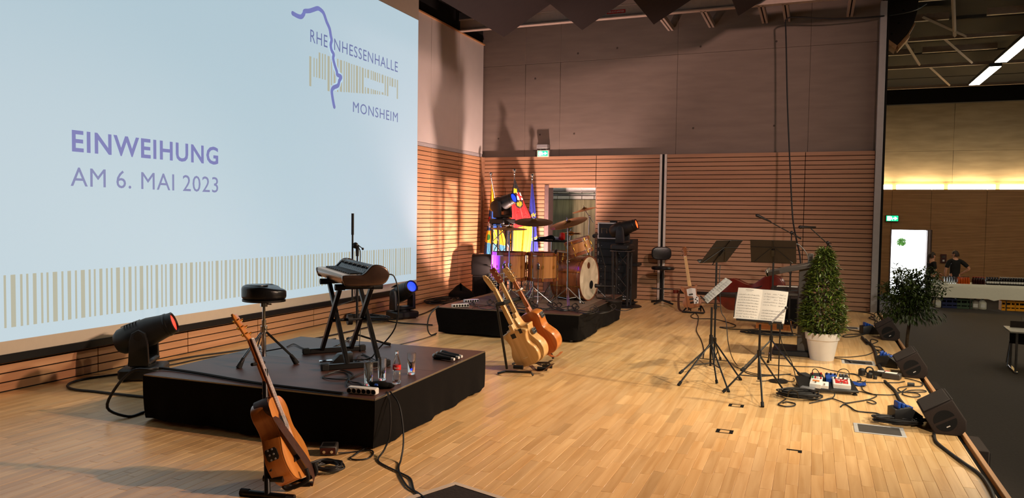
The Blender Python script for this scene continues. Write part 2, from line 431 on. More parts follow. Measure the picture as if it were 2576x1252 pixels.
# ------------------------------------------------------------------ open stage door and the corridor behind it
q = MB(); q.box(-5.125, -5.035, WY - .012, WY + .28, 0, 2.23, .004); o1 = q
q.box(-4.058, -4.035, WY + .002, WY + .28, 0, 2.23); q.box(-5.035, -4.05, WY + .02, WY + .28, 2.225, 2.26)
door1 = struct(q.build('door_1', MATS['door_frame']))
q = MB(); q.box(-7.2, -2.0, 17.2, 17.5, -.02, 3.2); cw = struct(q.build('wall_corridor', MATS['void']))
mat('formwork', (142, 134, 104), .9, var=.3, scale=5, stretch=(3, 1, .25), bump=.4)
for i in range(12):
    o = MB(); o.box(-6.9 + i * .37, -6.9 + i * .37 + .366, 17.14 + (i % 3) * .004, 17.21, 0, 2.0, .003); o.build('concrete_panel', MATS['formwork'], cw)
for i in range(12):
    o = MB(); o.box(-6.9 + i * .30, -6.9 + i * .30 + .285, 17.10, 17.2, 2.01, 2.17, .003); o.build('light_block', MATS['white_paint'], cw)
q = MB(); q.box(-7.2, -2.0, WY + .2, 17.4, 2.9, 3.1); struct(q.build('ceiling_corridor', MATS['concrete']))
q = MB(); q.box(-7.2, -2.0, WY + .15, 17.4, -.3, 0); struct(q.build('floor_corridor', MATS['concrete']))
q = MB(); q.box(-7.3, -7.2, WY + .15, 17.4, 0, 3.1); q.box(-2.0, -1.9, WY + .15, 17.4, 0, 3.1); struct(q.build('wall_corridor_ends', MATS['concrete']))
q = MB(); q.tube([(-7, 16.3, 2.235), (-2.2, 16.3, 2.235)], .085, 12)
for i in range(14): q.tube([(-7 + i * .35, 16.3, 2.235), (-6.97 + i * .35, 16.3, 2.235)], .092, 12)
tag(q.build('duct', MATS['alu']), 'silver round air duct running under the corridor ceiling behind the open door', 'duct')
q = MB(); q.tube([(-7, 16.6, 2.10), (-4.55, 16.6, 2.10)], .035, 10); tag(q.build('pipe', MATS['steel']), 'thin steel pipe running below the silver duct in the corridor', 'pipe')
lamp('corridor_fill', 'AREA', (-4.5, 15.8, 2.85), (-4.5, 16.4, 0), 11, (1, .95, .66), 1.6, .2)  # unseen lamp added to light the corridor

# ------------------------------------------------------------------ proscenium, stage edge
q = MB(); q.box(.93, 1.035, WY - .05, WY + .1, -.02, 5.35, .004); struct(q.build('trim_4', MATS['post_grey']))
q = MB(); q.box(1.036, 1.075, WY - .02, WY + .4, -1.0, 6.3); struct(q.build('trim_5', MATS['hole']))
q = MB(); q.box(1.03, 1.075, -3, WY - .06, -.05, -.03); struct(q.build('trim_6', MATS['hole']))
q = MB(); q.box(1.072, 1.105, -3, WY - .06, -.10, .004, .003); struct(q.build('trim_7', MATS['trim_wood']))
q = MB(); q.box(1.02, 1.10, -3, HY, -1.1, -.06); struct(q.build('wall_stage_front', MATS['reveal']))
q = MB(); q.box(.95, 1.05, WY + .3, HY, -1.1, 6.4); struct(q.build('wall_hall_left', MATS['concrete_fine']))
# hull of stage and hall behind the camera
q = MB(); q.box(-7, 24.2, -6.3, -6.0, -1.2, 6.5); struct(q.build('wall_rear', MATS['concrete_fine']))
q = MB(); q.box(-7, 1.0, -3.2, -3.0, -.3, 6.5); struct(q.build('wall_stage_near', MATS['concrete_fine']))
q = MB(); q.box(24, 24.3, -6.3, HY + .5, -1.2, 6.5); struct(q.build('wall_right', MATS['concrete_fine']))
q = MB(); q.box(-7, 1.2, -3.2, WY + .4, 6.3, 6.5); struct(q.build('ceiling', MATS['ceiling_dark']))
q = MB(); q.box(1.0, 24.3, -6.3, HY + .5, 6.3, 6.5); struct(q.build('ceiling_hall', MATS['ceiling_dark']))
q = MB(); q.box(1.0, 24.3, -6.3, HY + .3, HZ - .2, HZ); struct(q.build('floor_hall', MATS['carpet']))

# ------------------------------------------------------------------ stage ceiling: beam, rails, tilted sound panels
def ibeam(mb, a, b, h, w, t=.02):
    a, b = Vector(a), Vector(b); d = (b - a).normalized(); s = Vector((0, 0, 1)).cross(d).normalized(); u = Vector((0, 0, 1)); ln = (b - a).length
    T = basis(a, d, s, u)
    mb.box(0, ln, -w / 2, w / 2, 0, t, T=T); mb.box(0, ln, -w / 2, w / 2, h - t, h, T=T); mb.box(0, ln, -t / 3, t / 3, t, h - t, T=T)
bz = 5.15
q = MB(); ibeam(q, (WX + .02, 13.38, bz), (1.6, 13.38, bz), .22, .13); tag(q.build('ceiling_beam', MATS['beam_paint']), 'long pale steel beam carrying the rails under the stage ceiling', 'beam')
for i, x in enumerate((-2.66, -1.90, -.955, -.575, .45)):
    r = thing('ceiling_rail', ['slotted pale rail beside the third hanging panel', 'slotted pale rail between the third and fourth hanging panels', 'slotted pale rail just past the purple-edged fourth panel', 'slotted pale rail from which the hanging cable loops down', 'slotted pale rail nearest to the grey corner post'][i], 'rail', (x, 13.4, bz + .0), 0, 'rails under the stage ceiling')
    for s in (-1, 1):
        o = MB(); o.box(s * .032 - .02, s * .032 + .02, 0, 1.2, 0, .09, .003); o.build('flange', MATS['beam_paint'], r)
    o = MB(); o.box(-.012, .012, 0, 1.2, .03, .09); o.build('slot', MATS['hole'], r)
tips = [(-5.43, 4.886, 10.5, .0), (-3.93, 4.895, 9, 0), (-2.66, 4.89, 7, 0), (-1.27, 4.92, 5, 0)]
names = ['first of the hanging dark brown sound panels, nearest the screen', 'second hanging dark sound panel, between two others', 'third hanging dark sound panel, above the grey wall rail', 'last hanging dark sound panel, with a purple sheen']
for i, (x, z, ln, _) in enumerate(tips):
    t = thing('sound_baffle', names[i], 'ceiling panel', (x, 13.0, z), 0, 'sound panels under the stage ceiling')
    o = MB(); a = RAD(30); w = 1.5
    o.slab(lambda u, v: (w * u * cos(a), -ln * v, w * u * sin(a) + .10 * sin(pi * u) * 0), 6, 4, (-.03 * sin(a), 0, .03 * cos(a))); o.build('panel', MATS['baffle'], t)
    for yy in (-.5, -3.2):
        o = MB(); o.rod((.9, yy, .52), (.9, yy, 6.285 - z), .004, 6); o.build('suspension_wire', MATS['steel'], t)
q = MB(); q.box(WX + .12, WX + .5, 11.75, 13.2, 5.45, 5.50); q.box(WX + .12, WX + .15, 11.75, 13.2, 5.5, 5.7)
for i in range(3): q.rod((WX + .3, 11.9 + i * .6, 5.5), (WX + .3, 11.9 + i * .6, 6.285), .006, 6)
tag(q.build('cable_tray', MATS['black_metal']), 'dark cable tray hung along the top of the screen wall', 'cable tray')
for i, (x, y) in enumerate(((-4.6, 13.2), (-3.0, 13.2))):
    pass
sg = thing('warning_sign', 'small red warning plate with white capitals on the pale ceiling beam', 'sign', (-3.42, 13.3725, bz + .115))
o = MB(); o.box(-.17, .17, -.006, 0, -.03, .03); o.build('plate', MATS['red_plastic'], sg)
text('text_line', 'OBEN NICHTS BEFESTIGEN', .30, .032, sg, MATS['white_plastic'], basis((-.15, -.007, -.016), (1, 0, 0), (0, 0, 1), (0, -1, 0)), .004)

# ------------------------------------------------------------------ the hall beyond the stage edge
wb = MB(); wb.box(1.0, 2.50, HY + .05, HY + .4, HZ, 2.70); wb.box(3.70, 24, HY + .05, HY + .4, HZ, 2.70); wb.box(2.50, 3.70, HY + .05, HY + .4, 1.29, 2.70)
whall = struct(wb.build('wall_hall', MATS['void']))
st = MB()
for x0, x1 in ((1.0, 2.50), (2.51, 3.735), (3.745, 5.405), (5.415, 7.1), (7.11, 8.8), (8.81, 12)):
    for r in range(69):
        z0 = HZ + r * .0546
        if z0 < 1.29 and x0 > 2 and x1 < 3.74: continue
        if z0 < 1.29 and x0 == 3.745: st.box(3.80, x1, HY, HY + .03, z0 + .006, z0 + .0535); continue
        st.box(x0, x1, HY, HY + .03, z0 + .006, z0 + .0535)
wood('hall_wood', (178, 130, 82), (158, 112, 68), axis=0, rough=.6, scale=2.2)
st.build('slat_field', MATS['hall_wood'], whall, stuff=True)
q = MB(); q.box(1.0, 24, HY + .15, HY + .5, 2.6, 6.4); wh2 = struct(q.build('wall_hall_upper', MATS['concrete_seam']))
for a, b in ((1.0, 4.37), (4.37, 7.8), (7.8, 12)):
    for z0, z1 in ((2.7, 4.06), (4.06, 5.70)):
        o = MB(); o.box(a + .004, b - .004, HY + .14, HY + .2, z0 + .004, z1 - .004, .003); o.build('concrete_panel', MATS['concrete_fine'], wh2)
q = MB(); q.box(1.0, 12, HY - .02, HY + .2, 5.70, 6.35); struct(q.build('trim_8', MATS['ceiling_dark']))
glow('cove_glow', (255, 214, 140), 24.0)
for i, (a, b) in enumerate(((1.1, 2.50), (2.63, 4.11), (4.24, 5.65), (5.78, 7.2), (7.33, 8.8))):
    o = MB(); o.box(a, b, HY + .03, HY + .06, 2.705, 2.885, .01)
    tag(o.build('cove_light', MATS['cove_glow']), ['glowing cove strip partly hidden by the corner post', 'glowing cove strip above the bright hall door', 'glowing cove strip above the two people', 'glowing cove strip at the edge of view beyond the two people', 'glowing cove strip out of view past the others'][i], 'light strip', 'cove lights on top of the hall panelling')
# bright hall door, frame, outside ground
q = MB(); q.box(2.49, 2.53, HY - .02, HY + .4, HZ, 1.30); q.box(3.66, 3.78, HY - .03, HY + .4, HZ, 1.30, .004); q.box(2.49, 3.78, HY - .01, HY + .4, 1.285, 1.31)
d2 = struct(q.build('door_2', MATS['door_frame']))
o = MB(); o.box(3.715, 3.725, HY - .04, HY - .03, HZ, 1.29); o.build('edge_strip', MATS['white_plastic'], d2)
mat('paving', (205, 203, 198), .9)
q = MB(); q.box(-20, 30, HY + .4, 70, HZ - .2, HZ - .02); struct(q.build('ground', MATS['paving']))
mat('leaf_sun', (70, 120, 40), .6, var=.3)
# exit signs
glow('exit_green', (20, 190, 120), 2.2); glow('exit_white', (235, 255, 245), 4.0)
def exit_sign(loc, w, h, label, arrow, bracket):
    t = thing('exit_sign', label, 'sign', loc)
    o = MB(); o.box(-w / 2 - .02, w / 2 + .02, -.03, .05, -h / 2 - .02, h / 2 + .02, .006); o.build('housing', MATS['white_plastic'] if bracket else MATS['black_plastic'], t)
    o = MB(); o.box(-w / 2, w / 2, -.036, -.03, -h / 2, h / 2); o.build('face', MATS['exit_green'], t)
    o = MB(); m = basis((-w / 2, -.037, -h / 2), (w, 0, 0), (0, 0, h), (0, -1, 0))
    # doorway, running figure, arrow
    o.prism([(.08, .1), (.34, .1), (.34, .9), (.08, .9)], 0, .002, T=m); o.build('door_symbol', MATS['exit_white'], t); o = MB()
    o.prism([(.70, .42), (.70, .15), (.95, .5), (.70, .85), (.70, .6), (.55, .6), (.55, .42)], 0, .002, T=m)
    o.build('arrow_symbol', MATS['exit_white'], t)
    o = MB(); o.ball((-w * .08, -.038, h * .26), (h * .09, .002, h * .09), 8, 6)
    o.tube([(-w * .09, -.038, h * .14), (-w * .06, -.038, -h * .06), (-w * .15, -.038, -h * .2), (-w * .13, -.038, -h * .36)], h * .05, 6)
    o.tube([(-w * .06, -.038, -h * .06), (w * .0, -.038, -h * .18), (w * .04, -.038, -h * .36)], h * .05, 6); o.tube([(-w * .15, -.038, h * .04), (-w * .08, -.038, h * .1), (0, -.038, 0)], h * .04, 6)
    o.build('running_figure', MATS['exit_white'], t)
    if bracket:
        o = MB(); o.box(-w / 2 - .01, w / 2 + .01, -.10, .06, h / 2 + .05, h / 2 + .13, .006); o.build('canopy', MATS['grey_metal'], t)
        for x in (-.06, .06): o = MB(); o.rod((x, 0, h / 2), (x, 0, h / 2 + .06), .006, 6); o.build('bracket', MATS['grey_metal'], t)
    return t
p = FY(1366, 386, WY); exit_sign((p.x, WY + .02, p.z), .21, .10, 'lit green exit sign with a metal canopy above the open stage door', 1, True)
p = FY(2244, 549, HY); exit_sign((p.x, HY - .05, p.z), .38, .19, 'lit green exit sign in a dark frame above the bright hall door', -1, False)
p = FY(2373, 650, HY); t = thing('wall_notice', 'small dark red fire alarm cabinet on the slatted hall wall', 'notice', (p.x, HY - .02, p.z))
mat('dark_red', (64, 18, 16), .5)
o = MB(); o.box(-.09, .09, -.04, .02, -.15, .15, .006); o.build('case', MATS['dark_red'], t)
o = MB(); o.box(-.03, .03, -.045, -.04, -.10, -.04); o.build('label_plate', MATS['white_plastic'], t)
o = MB(); o.box(-.05, .05, -.045, -.04, .03, .10); o.build('window_plate', MATS['reveal'], t)
# hall roof beams, braces, light strips
hb = ['first pale roof beam from the stage, high beside the hanging loudspeakers', 'second pale roof beam, behind the tip of the hanging loudspeakers', 'third pale roof beam, between the two light strips', 'last pale roof beam, over the far hall wall']
for i, y in enumerate((17.2, 20.95, 24.6, 28.35)):
    q = MB(); ibeam(q, (1.05, y, 5.98), (14, y, 5.98), .09, .085 if i < 3 else .05); tag(q.build('roof_beam', MATS['beam_paint']), hb[i], 'beam', 'pale roof beams of the hall')
br = [((2.0, 18.6), (3.2, 20.9)), ((2.75, 21.0), (3.9, 24.4)), ((1.9, 21.0), (2.6, 24.3)), ((2.9, 24.7), (3.9, 28.2)), ((2.4, 17.3), (2.95, 20.8)), ((4.2, 17.3), (5.4, 20.8))]
bl = ['roof brace beside the hanging loudspeaker column', 'roof brace above the nearer light strip', 'roof brace close to the grey corner post', 'roof brace beyond the third roof beam', 'short roof brace over the second roof beam', 'roof brace high at the edge of view']
for i, (a, b) in enumerate(br):
    q = MB(); T = None; q.tube([(a[0], a[1], 6.02), (b[0], b[1], 6.02)], .038, 4); tag(q.build('roof_brace', MATS['beam_paint']), bl[i], 'beam', 'diagonal braces under the hall roof')
for i, (x0, x1, y) in enumerate(((1.3, 2.6, 19.2), (3.3, 5.0, 19.1), (1.3, 2.3, 22.9), (2.5, 4.2, 22.8))):
    q = MB(); q.box(x0, x1, y - .04, y + .04, 6.05, 6.2); tag(q.build('roof_purlin', MATS['beam_paint']), ['short pale roof strut next to the hanging loudspeaker column', 'pale roof strut running toward the upper corner', 'pale roof strut low beside the grey corner post', 'pale roof strut between two diagonal braces'][i], 'beam', 'short struts under the hall roof')
glow('strip_glow', (255, 246, 226), 14.0)
for i, (y0, y1) in enumerate(((24.0, 27.0), (20.0, 23.4), (15.5, 18.9), (11, 14.4))):
    t = thing('ceiling_light', ['slanting white light strip, the lower of the two in view', 'slanting white light strip cut by the picture edge', 'light strip beyond the edge of view over the hall', 'light strip above the nearer hall tables'][i], 'ceiling light', (4.40, y0, 5.8), 0, 'light strips under the hall roof')
    o = MB(); o.box(-.15, .15, 0, y1 - y0, .012, .10, .004); o.build('housing', MATS['black_metal'], t)
    h = (y1 - y0) / 2
    for k in range(2):
        o = MB(); o.box(-.135, .135, k * h + .02, (k + 1) * h - .02, 0, .014); o.build('diffuser', MATS['strip_glow'], t)
p = FD(2488, 113, 21.5); q = MB(); q.rod((p.x - .27, p.y, p.z), (p.x + .27, p.y, p.z), .05, 10); q.rod((p.x, p.y, p.z), (p.x, p.y, 6.3), .01, 6)
tag(q.build('projector_tube', MATS['beam_paint']), 'short pale tube lamp hanging under the dark hall roof', 'lamp')
# ------------------------------------------------------------------ projection screen
SX = -6.45
scr = thing('projection_screen', 'huge projection screen showing a pale blue slide with violet lettering', 'screen', (SX, 0, 0))
mat('screen_fabric', (198, 186, 168), .85, var=.02)
glow('slide_light', (178, 202, 214), .95)
MATS['slide_light'].node_tree.nodes['Principled BSDF'].inputs['Base Color'].default_value = lin((110, 118, 124))
glow('print_violet', (116, 122, 180), .95); glow('print_slate', (104, 116, 164), .95); glow('print_khaki', (176, 176, 154), .95); glow('print_grey', (124, 132, 176), .95)
for n_ in ('print_violet', 'print_slate', 'print_khaki', 'print_grey'): MATS[n_].node_tree.nodes['Principled BSDF'].inputs['Base Color'].default_value = lin((70, 72, 84))
o = MB(); o.box(-.012, 0, 2.4, 11.62, .345, 5.9); o.build('fabric', MATS['screen_fabric'], scr)
o = MB(); o.box(0, .002, 3.64, 11.605, .458, 4.937); o.build('slide', MATS['slide_light'], scr)
o = MB(); o.box(-.035, .022, 2.4, 11.64, .272, .345, .006); o.build('bottom_bar', MATS['black_metal'], scr)
TY = lambda y, z, x=.004: basis((x, y, z), (0, 1, 0), (0, 0, 1), (1, 0, 0))
text('text_line', 'EINWEIHUNG', 1.857, .205, scr, MATS['print_violet'], TY(5.03, 2.138), .022, space=1.12)
text('text_line', 'AM 6. MAI 2023', 1.873, .178, scr, MATS['print_grey'], TY(5.012, 1.818), .0, space=1.06)
text('text_line', 'RHE', .39, .168, scr, MATS['print_slate'], TY(8.602, 3.922), .0, space=1.1)
text('text_line', 'NHESSENHALLE', 1.77, .166, scr, MATS['print_slate'], TY(9.152, 3.924), .0, space=1.1)
text('text_line', 'MONSHEIM', 1.30, .155, scr, MATS['print_slate'], TY(9.632, 3.110), .0, space=1.12)
bars = [(8.586,8.628,3.727,3.324),(8.679,8.7,3.723,3.464),(8.738,8.76,3.724,3.466),(8.794,8.831,3.819,3.467),(8.867,8.893,3.819,3.465),(8.928,8.955,3.822,3.466),(9.0,9.047,3.813,3.322),(9.08,9.105,3.816,3.416),(9.146,9.188,3.819,3.344),(9.23,9.259,3.817,3.346),(9.299,9.349,3.815,3.36),(9.391,9.417,3.819,3.367),(9.451,9.478,3.818,3.376),(9.504,9.549,3.812,3.383),(9.582,9.609,3.811,3.388),(9.644,9.672,3.811,3.396),(9.709,9.763,3.812,3.406),(9.8,9.829,3.813,3.414),(9.867,9.914,3.809,3.423),(9.949,9.976,3.808,3.674),(9.952,9.979,3.53,3.431),(10.016,10.066,3.808,3.679),(10.019,10.068,3.529,3.443),(10.113,10.141,3.81,3.672),(10.116,10.143,3.53,3.45),(10.17,10.198,3.81,3.671),(10.173,10.201,3.529,3.457),(10.22,10.264,3.805,3.672),(10.223,10.266,3.527,3.465),(10.293,10.322,3.807,3.669),(10.296,10.324,3.528,3.472),(10.356,10.385,3.808,3.667),(10.359,10.387,3.529,3.479),(10.431,10.484,3.805,3.671),(10.434,10.486,3.528,3.492),(10.523,10.555,3.804,3.492),(10.591,10.632,3.803,3.491),(10.669,10.7,3.804,3.666),(10.733,10.785,3.8,3.665),(10.827,10.859,3.801,3.668),(10.899,10.934,3.801,3.491)]
o = MB()
for a, b, t, u in bars: o.box(.002, .0035, a, b, u, t)
o.build('emblem_stripes', MATS['print_khaki'], scr, stuff=True)
riv = [(8.23,4.21),(8.33,4.2),(8.41,4.21),(8.46,4.26),(8.48,4.3),(8.58,4.33),(8.67,4.37),(8.76,4.41),(8.82,4.41),(8.9,4.38),(8.97,4.28),(9.04,4.2),(9.07,4.11),(9.09,4.05),(9.07,3.98),(9.09,3.91),(9.14,3.86),(9.13,3.8),(9.17,3.71),(9.22,3.63),(9.23,3.59),(9.31,3.58),(9.32,3.56),(9.28,3.51),(9.25,3.44),(9.14,3.39),(9.1,3.34),(9.11,3.27),(9.14,3.17),(9.16,3.12)]
def ribbon(mb, pts, w, x):
    P = spline([(x, p[0], p[1]) for p in pts], 3)
    for i in range(len(P) - 1):
        d = (P[i + 1] - P[i]); n = Vector((0, -d.z, d.y)).normalized() * w; e = d.normalized() * w * .3
        mb.add([P[i] - n - e, P[i + 1] - n + e, P[i + 1] + n + e, P[i] + n - e], [(0, 1, 2, 3)])
o = MB(); ribbon(o, riv[13:26], .052, .0040); o.build('river_outline', MATS['slide_light'], scr)
o = MB(); ribbon(o, riv, .030, .0046)
for p in (riv[0], riv[-1]): o.lathe([(.0, 0), (.03, .0001)], 10, T=basis((.0046, p[0], p[1]), (0, 1, 0), (0, 0, 1), (1, 0, 0)))
o.build('river_line', MATS['print_violet'], scr)
o = MB(); y = 4.375; pat = [.044, .0195, .035, .0195, .042, .0215, .0195, .033, .0195, .0195]; gap = .0437; k = 3; y = 3.70
while y < 11.40:
    w = pat[k % 10]; o.box(.002, .0035, y, y + w, .572, 1.028); y += w + gap * (.78 if w < .03 and pat[(k + 1) % 10] < .03 else .95); k += 1
o.build('slide_stripes', MATS['print_khaki'], scr, stuff=True)

# ------------------------------------------------------------------ stage risers
mat('deck', (76, 48, 38), .45, 0, .45, var=.22, scale=5, bump=.06)
mat('deck_dark', (62, 42, 34), .42, 0, .45, var=.25, scale=4, bump=.06)
RZ = .36
def riser(label, loc, rz, w, d, n, seed):
    """w along x, d along y, origin at centre; n decks along y"""
    t = thing('stage_riser', label, 'stage platform', loc, rz)
    rnd = random.Random(seed); h = d / n
    for i in range(n):
        o = MB(); o.box(-w / 2, w / 2, -d / 2 + i * h + .002, -d / 2 + (i + 1) * h - .002, RZ - .035, RZ - .001 * (i % 2), .003); o.build('deck_panel', MATS['deck' if i % 2 == 0 else 'deck_dark'], t)
    o = MB(); o.box(w / 2, w / 2 + .005, -d / 2, d / 2, RZ - .03, RZ + .001); o.box(-w / 2, w / 2, -d / 2 - .005, -d / 2, RZ - .03, RZ - .001); o.build('edge_trim', MATS['steel'], t)
    for sx in (-1, 1):
        for sy in (-1, 1):
            o = MB(); o.rod((sx * (w / 2 - .12), sy * (d / 2 - .12), 0), (sx * (w / 2 - .12), sy * (d / 2 - .12), RZ - .035), .024, 10); o.build('leg', MATS['steel'], t)
    # cloth skirt: ring of points, flaring and rippling toward the hem
    per = []; N = 26
    cs = [(-w / 2, -d / 2), (w / 2, -d / 2), (w / 2, d / 2), (-w / 2, d / 2)]
    for e in range(4):
        a, b = Vector(cs[e]), Vector(cs[(e + 1) % 4]); nrm = Vector((b.y - a.y, a.x - b.x)).normalized()
        for i in range(N):
            s = i / N; nn = nrm
            if i == 0: nn = (nrm + Vector((a.y - cs[e - 1][1], cs[e - 1][0] - a.x)).normalized()).normalized() * 1.2
            per.append((a.lerp(b, s), nn))
    ph = [rnd.uniform(0, 6.28) for _ in range(4)]; K = len(per); rows = 7
    hem = [.012 + .020 * abs(sin(i * .21 + ph[3])) for i in range(K)]
    def pt(i, j):
        p, n_ = per[i % K]; v = j / rows; i = i % K
        cn = min(i % N, N - i % N) / 3.0; off = .008 + .045 * v ** 2 * (.35 + .4 * sin(i * .37 + ph[0]) + .3 * sin(i * .83 + ph[1])) + .008 * v * sin(i * 1.9 + ph[2]) - (.05 * v * v * max(0, 1 - cn) if n_.length > 1.1 or cn < 1 else 0)
        if v < .1: off = .007
        q = p + n_ * max(-.03, off); z = (RZ - .012) * (1 - v) + (hem[i] if j == rows else 0) + .0 * v
        return (q.x, q.y, z)
    o = MB(); o.grid(lambda u, v: pt(int(round(u * K)), int(round(v * rows))), K, rows, closed=True); o.build('skirt', MATS['black_cloth'], t, sharp=80)
    return t
R1 = riser('nearer low black stage riser, with keyboard and stool on it', (-3.735, 5.262, 0), RAD(2.0), 1.99, 1.97, 2, 3)
R2c = Vector((-2.738, 9.111)) + Vector((cos(RAD(2)), sin(RAD(2)))) * -.99 + Vector((-sin(RAD(2)), cos(RAD(2)))) * 1.36
R2 = riser('low black stage riser carrying the drum kit', (R2c.x, R2c.y, 0), RAD(2.0), 1.98, 2.72, 3, 5)
mat('scuff', (92, 82, 76), .7, var=.3)
mat('drum_rug', (96, 76, 62), .95, var=.35, scale=18, bump=.3)
q = MB(); q.slab(lambda u, v: (-.86 + 1.72 * u, -.95 + 2.1 * v, .361 + .001 * sin(u * 9 + v * 5)), 10, 10, (0, 0, .006)); q.T = None
o = q.build('rug', MATS['drum_rug'], None, loc=(R2c.x, R2c.y, 0)); o.rotation_euler = (0, 0, RAD(2)); tag(o, 'worn brown rug under the drum kit on the stage riser', 'rug')

# ------------------------------------------------------------------ moving-head lights
glow('lens_red', (255, 60, 40), 1.6); glow('lens_blue', (22, 48, 255), 3.2); glow('lens_orange', (255, 80, 30), 3.0)
def moving_head(label, loc, az, pitch, lens, k=1.0, base=True):
    t = thing('moving_head_light', label, 'stage light', loc, az)      # local +x: the way the head points
    B = MATS['black_plastic']
    o = MB(); o.box(-.17 * k, .17 * k, -.20 * k, .20 * k, .015, .115 * k, .02); o.build('base', B, t)
    for sx in (-1, 1):
        for sy in (-1, 1):
            o = MB(); o.lathe([(.018, 0), (.018, .018)], 8, T=rotm(loc=(sx * .12 * k, sy * .15 * k, 0))); o.build('foot', MATS['rubber'], t)
    for sy in (-1, 1):
        o = MB(); o.box(-.05, .05, sy * .10 * k - .018, sy * .10 * k + .018, .112 * k, .118 * k + .03, .006); o.build('handle', B, t)
    o = MB(); o.box(-.173 * k, -.168 * k, -.08, .08, .04, .09); o.build('display_panel', MATS['black_metal'], t)
    piv = .40 * k
    o = MB(); o.lathe([(.10 * k, .112 * k), (.10 * k, .135 * k)], 20); o.box(-.09 * k, .09 * k, -.185 * k, .185 * k, .13 * k, .185 * k, .02)
    o.build('yoke_base', B, t)
    for sy in (-1, 1):
        o = MB(); pr = [(-.085, .14), (.085, .14), (.075, .36), (.055, .43), (.0, .46), (-.055, .43), (-.075, .36)]
        o.prism([(a * k, b * k) for a, b in pr], -.026 * k, .026 * k, .012, T=basis((0, sy * .165 * k, 0), (1, 0, 0), (0, 0, 1), (0, -1, 0))); o.build('yoke_arm', B, t)
        o = MB(); o.lathe([(.035 * k, 0), (.035 * k, .012)], 14, T=basis((0, sy * .192 * k, piv), (1, 0, 0), (0, 0, 1), (0, sy * -1, 0)) @ rotm(pi * (sy > 0))); o.build('pivot_cap', MATS['black_metal'], t)
    H = rotm(0, -pitch, 0, (0, 0, piv)) @ basis((0, 0, 0), (0, 1, 0), (0, 0, 1), (1, 0, 0))   # lathe axis -> local x
    o = MB(); o.lathe([(.0, -.245 * k), (.085 * k, -.24 * k), (.115 * k, -.20 * k), (.128 * k, -.10 * k), (.128 * k, .06 * k), (.108 * k, .17 * k), (.098 * k, .25 * k), (.098 * k, .275 * k), (.085 * k, .28 * k), (.078 * k, .262 * k), (.0, .262 * k)], 26, T=H); o.build('head', B, t)
    o = MB(); o.lathe([(.103 * k, .20 * k), (.106 * k, .205 * k), (.106 * k, .222 * k), (.103 * k, .227 * k)], 26, T=H); o.build('ring', MATS['black_metal'], t)
    o = MB()
    for i in range(5): o.box(-.10 * k, .10 * k, -.003, .003, -.23 * k + i * .028, -.225 * k + i * .028 + .006, T=H @ rotm(loc=(0, .128 * k, .1 * k)))
    o.build('vent', MATS['black_metal'], t)
    o = MB(); o.lathe([(.0, .268 * k), (.052 * k, .266 * k), (.076 * k, .263 * k)], 20, T=H); o.build('lens', MATS[lens], t)
    return t, (rotm(0, 0, az, loc) @ H)
moving_head('black moving head light with a red lens, on the floor by the slatted skirting', (-5.93, 5.36, 0), RAD(33), RAD(21), 'lens_red', 1.06)
_, HB = moving_head('black moving head light with a glowing blue lens, on the floor below the screen corner', (-5.86, 10.12, 0), RAD(-26), RAD(24), 'lens_blue', 1.0)
bp = HB @ Vector((0, 0, .32)); bt = HB @ Vector((0, 0, 3))
lamp('blue_beam', 'SPOT', bp, (-4.1, 9.86, 1.12), 9000, (.07, .008, 1), .05, angle=27, blend=.5)

def truss(label, loc, h, w=.29, plate=None):
    t = thing('truss_tower', label, 'truss', loc)
    for sx in (-1, 1):
        for sy in (-1, 1):
            o = MB(); o.rod((sx * w / 2, sy * w / 2, .02), (sx * w / 2, sy * w / 2, h), .022, 10); o.build('chord', MATS['black_paint'], t)
    n = max(2, round(h / .3))
    for f in range(4):
        a = [(-1, -1), (1, -1), (1, 1), (-1, 1)][f]; b = [(1, -1), (1, 1), (-1, 1), (-1, -1)][f]
        o = MB()
        pts = []
        for i in range(n + 1):
            c = a if i % 2 == 0 else b; pts.append((c[0] * w / 2, c[1] * w / 2, .04 + (h - .08) * i / n))
        o.tube(pts, .010, 6); o.build('lacing', MATS['black_paint'], t)
    o = MB(); o.box(-w / 2 - .05, w / 2 + .05, -w / 2 - .05, w / 2 + .05, h, h + .012, .004); o.build('top_plate', MATS['steel'], t)
    o = MB()
    if plate == 'round': o.lathe([(.0, 0), (.36, 0), (.36, .012), (.34, .02), (0, .02)], 30)
    else: o.box(-w / 2 - .06, w / 2 + .06, -w / 2 - .06, w / 2 + .06, 0, .02, .004)
    o.build('base_plate', MATS['black_metal'], t); return h + .012
p = FY(1264, 566, 13.15); h = truss('black truss tower in front of the flags', (p.x, p.y, 0), p.z - .01)
moving_head('black moving head light with a blue lens, on the truss tower by the flags', (p.x, p.y, h), RAD(-14), RAD(22), 'lens_blue', 1.02)
p = FY(1566, 630, 13.3); h = truss('black truss tower on a round base plate beside the black rack', (p.x, p.y, 0), p.z - .01, .27, 'round')
moving_head('black moving head light with an orange lens, on the truss tower by the rack', (p.x, p.y, h), RAD(-4), RAD(18), 'lens_orange', .98)

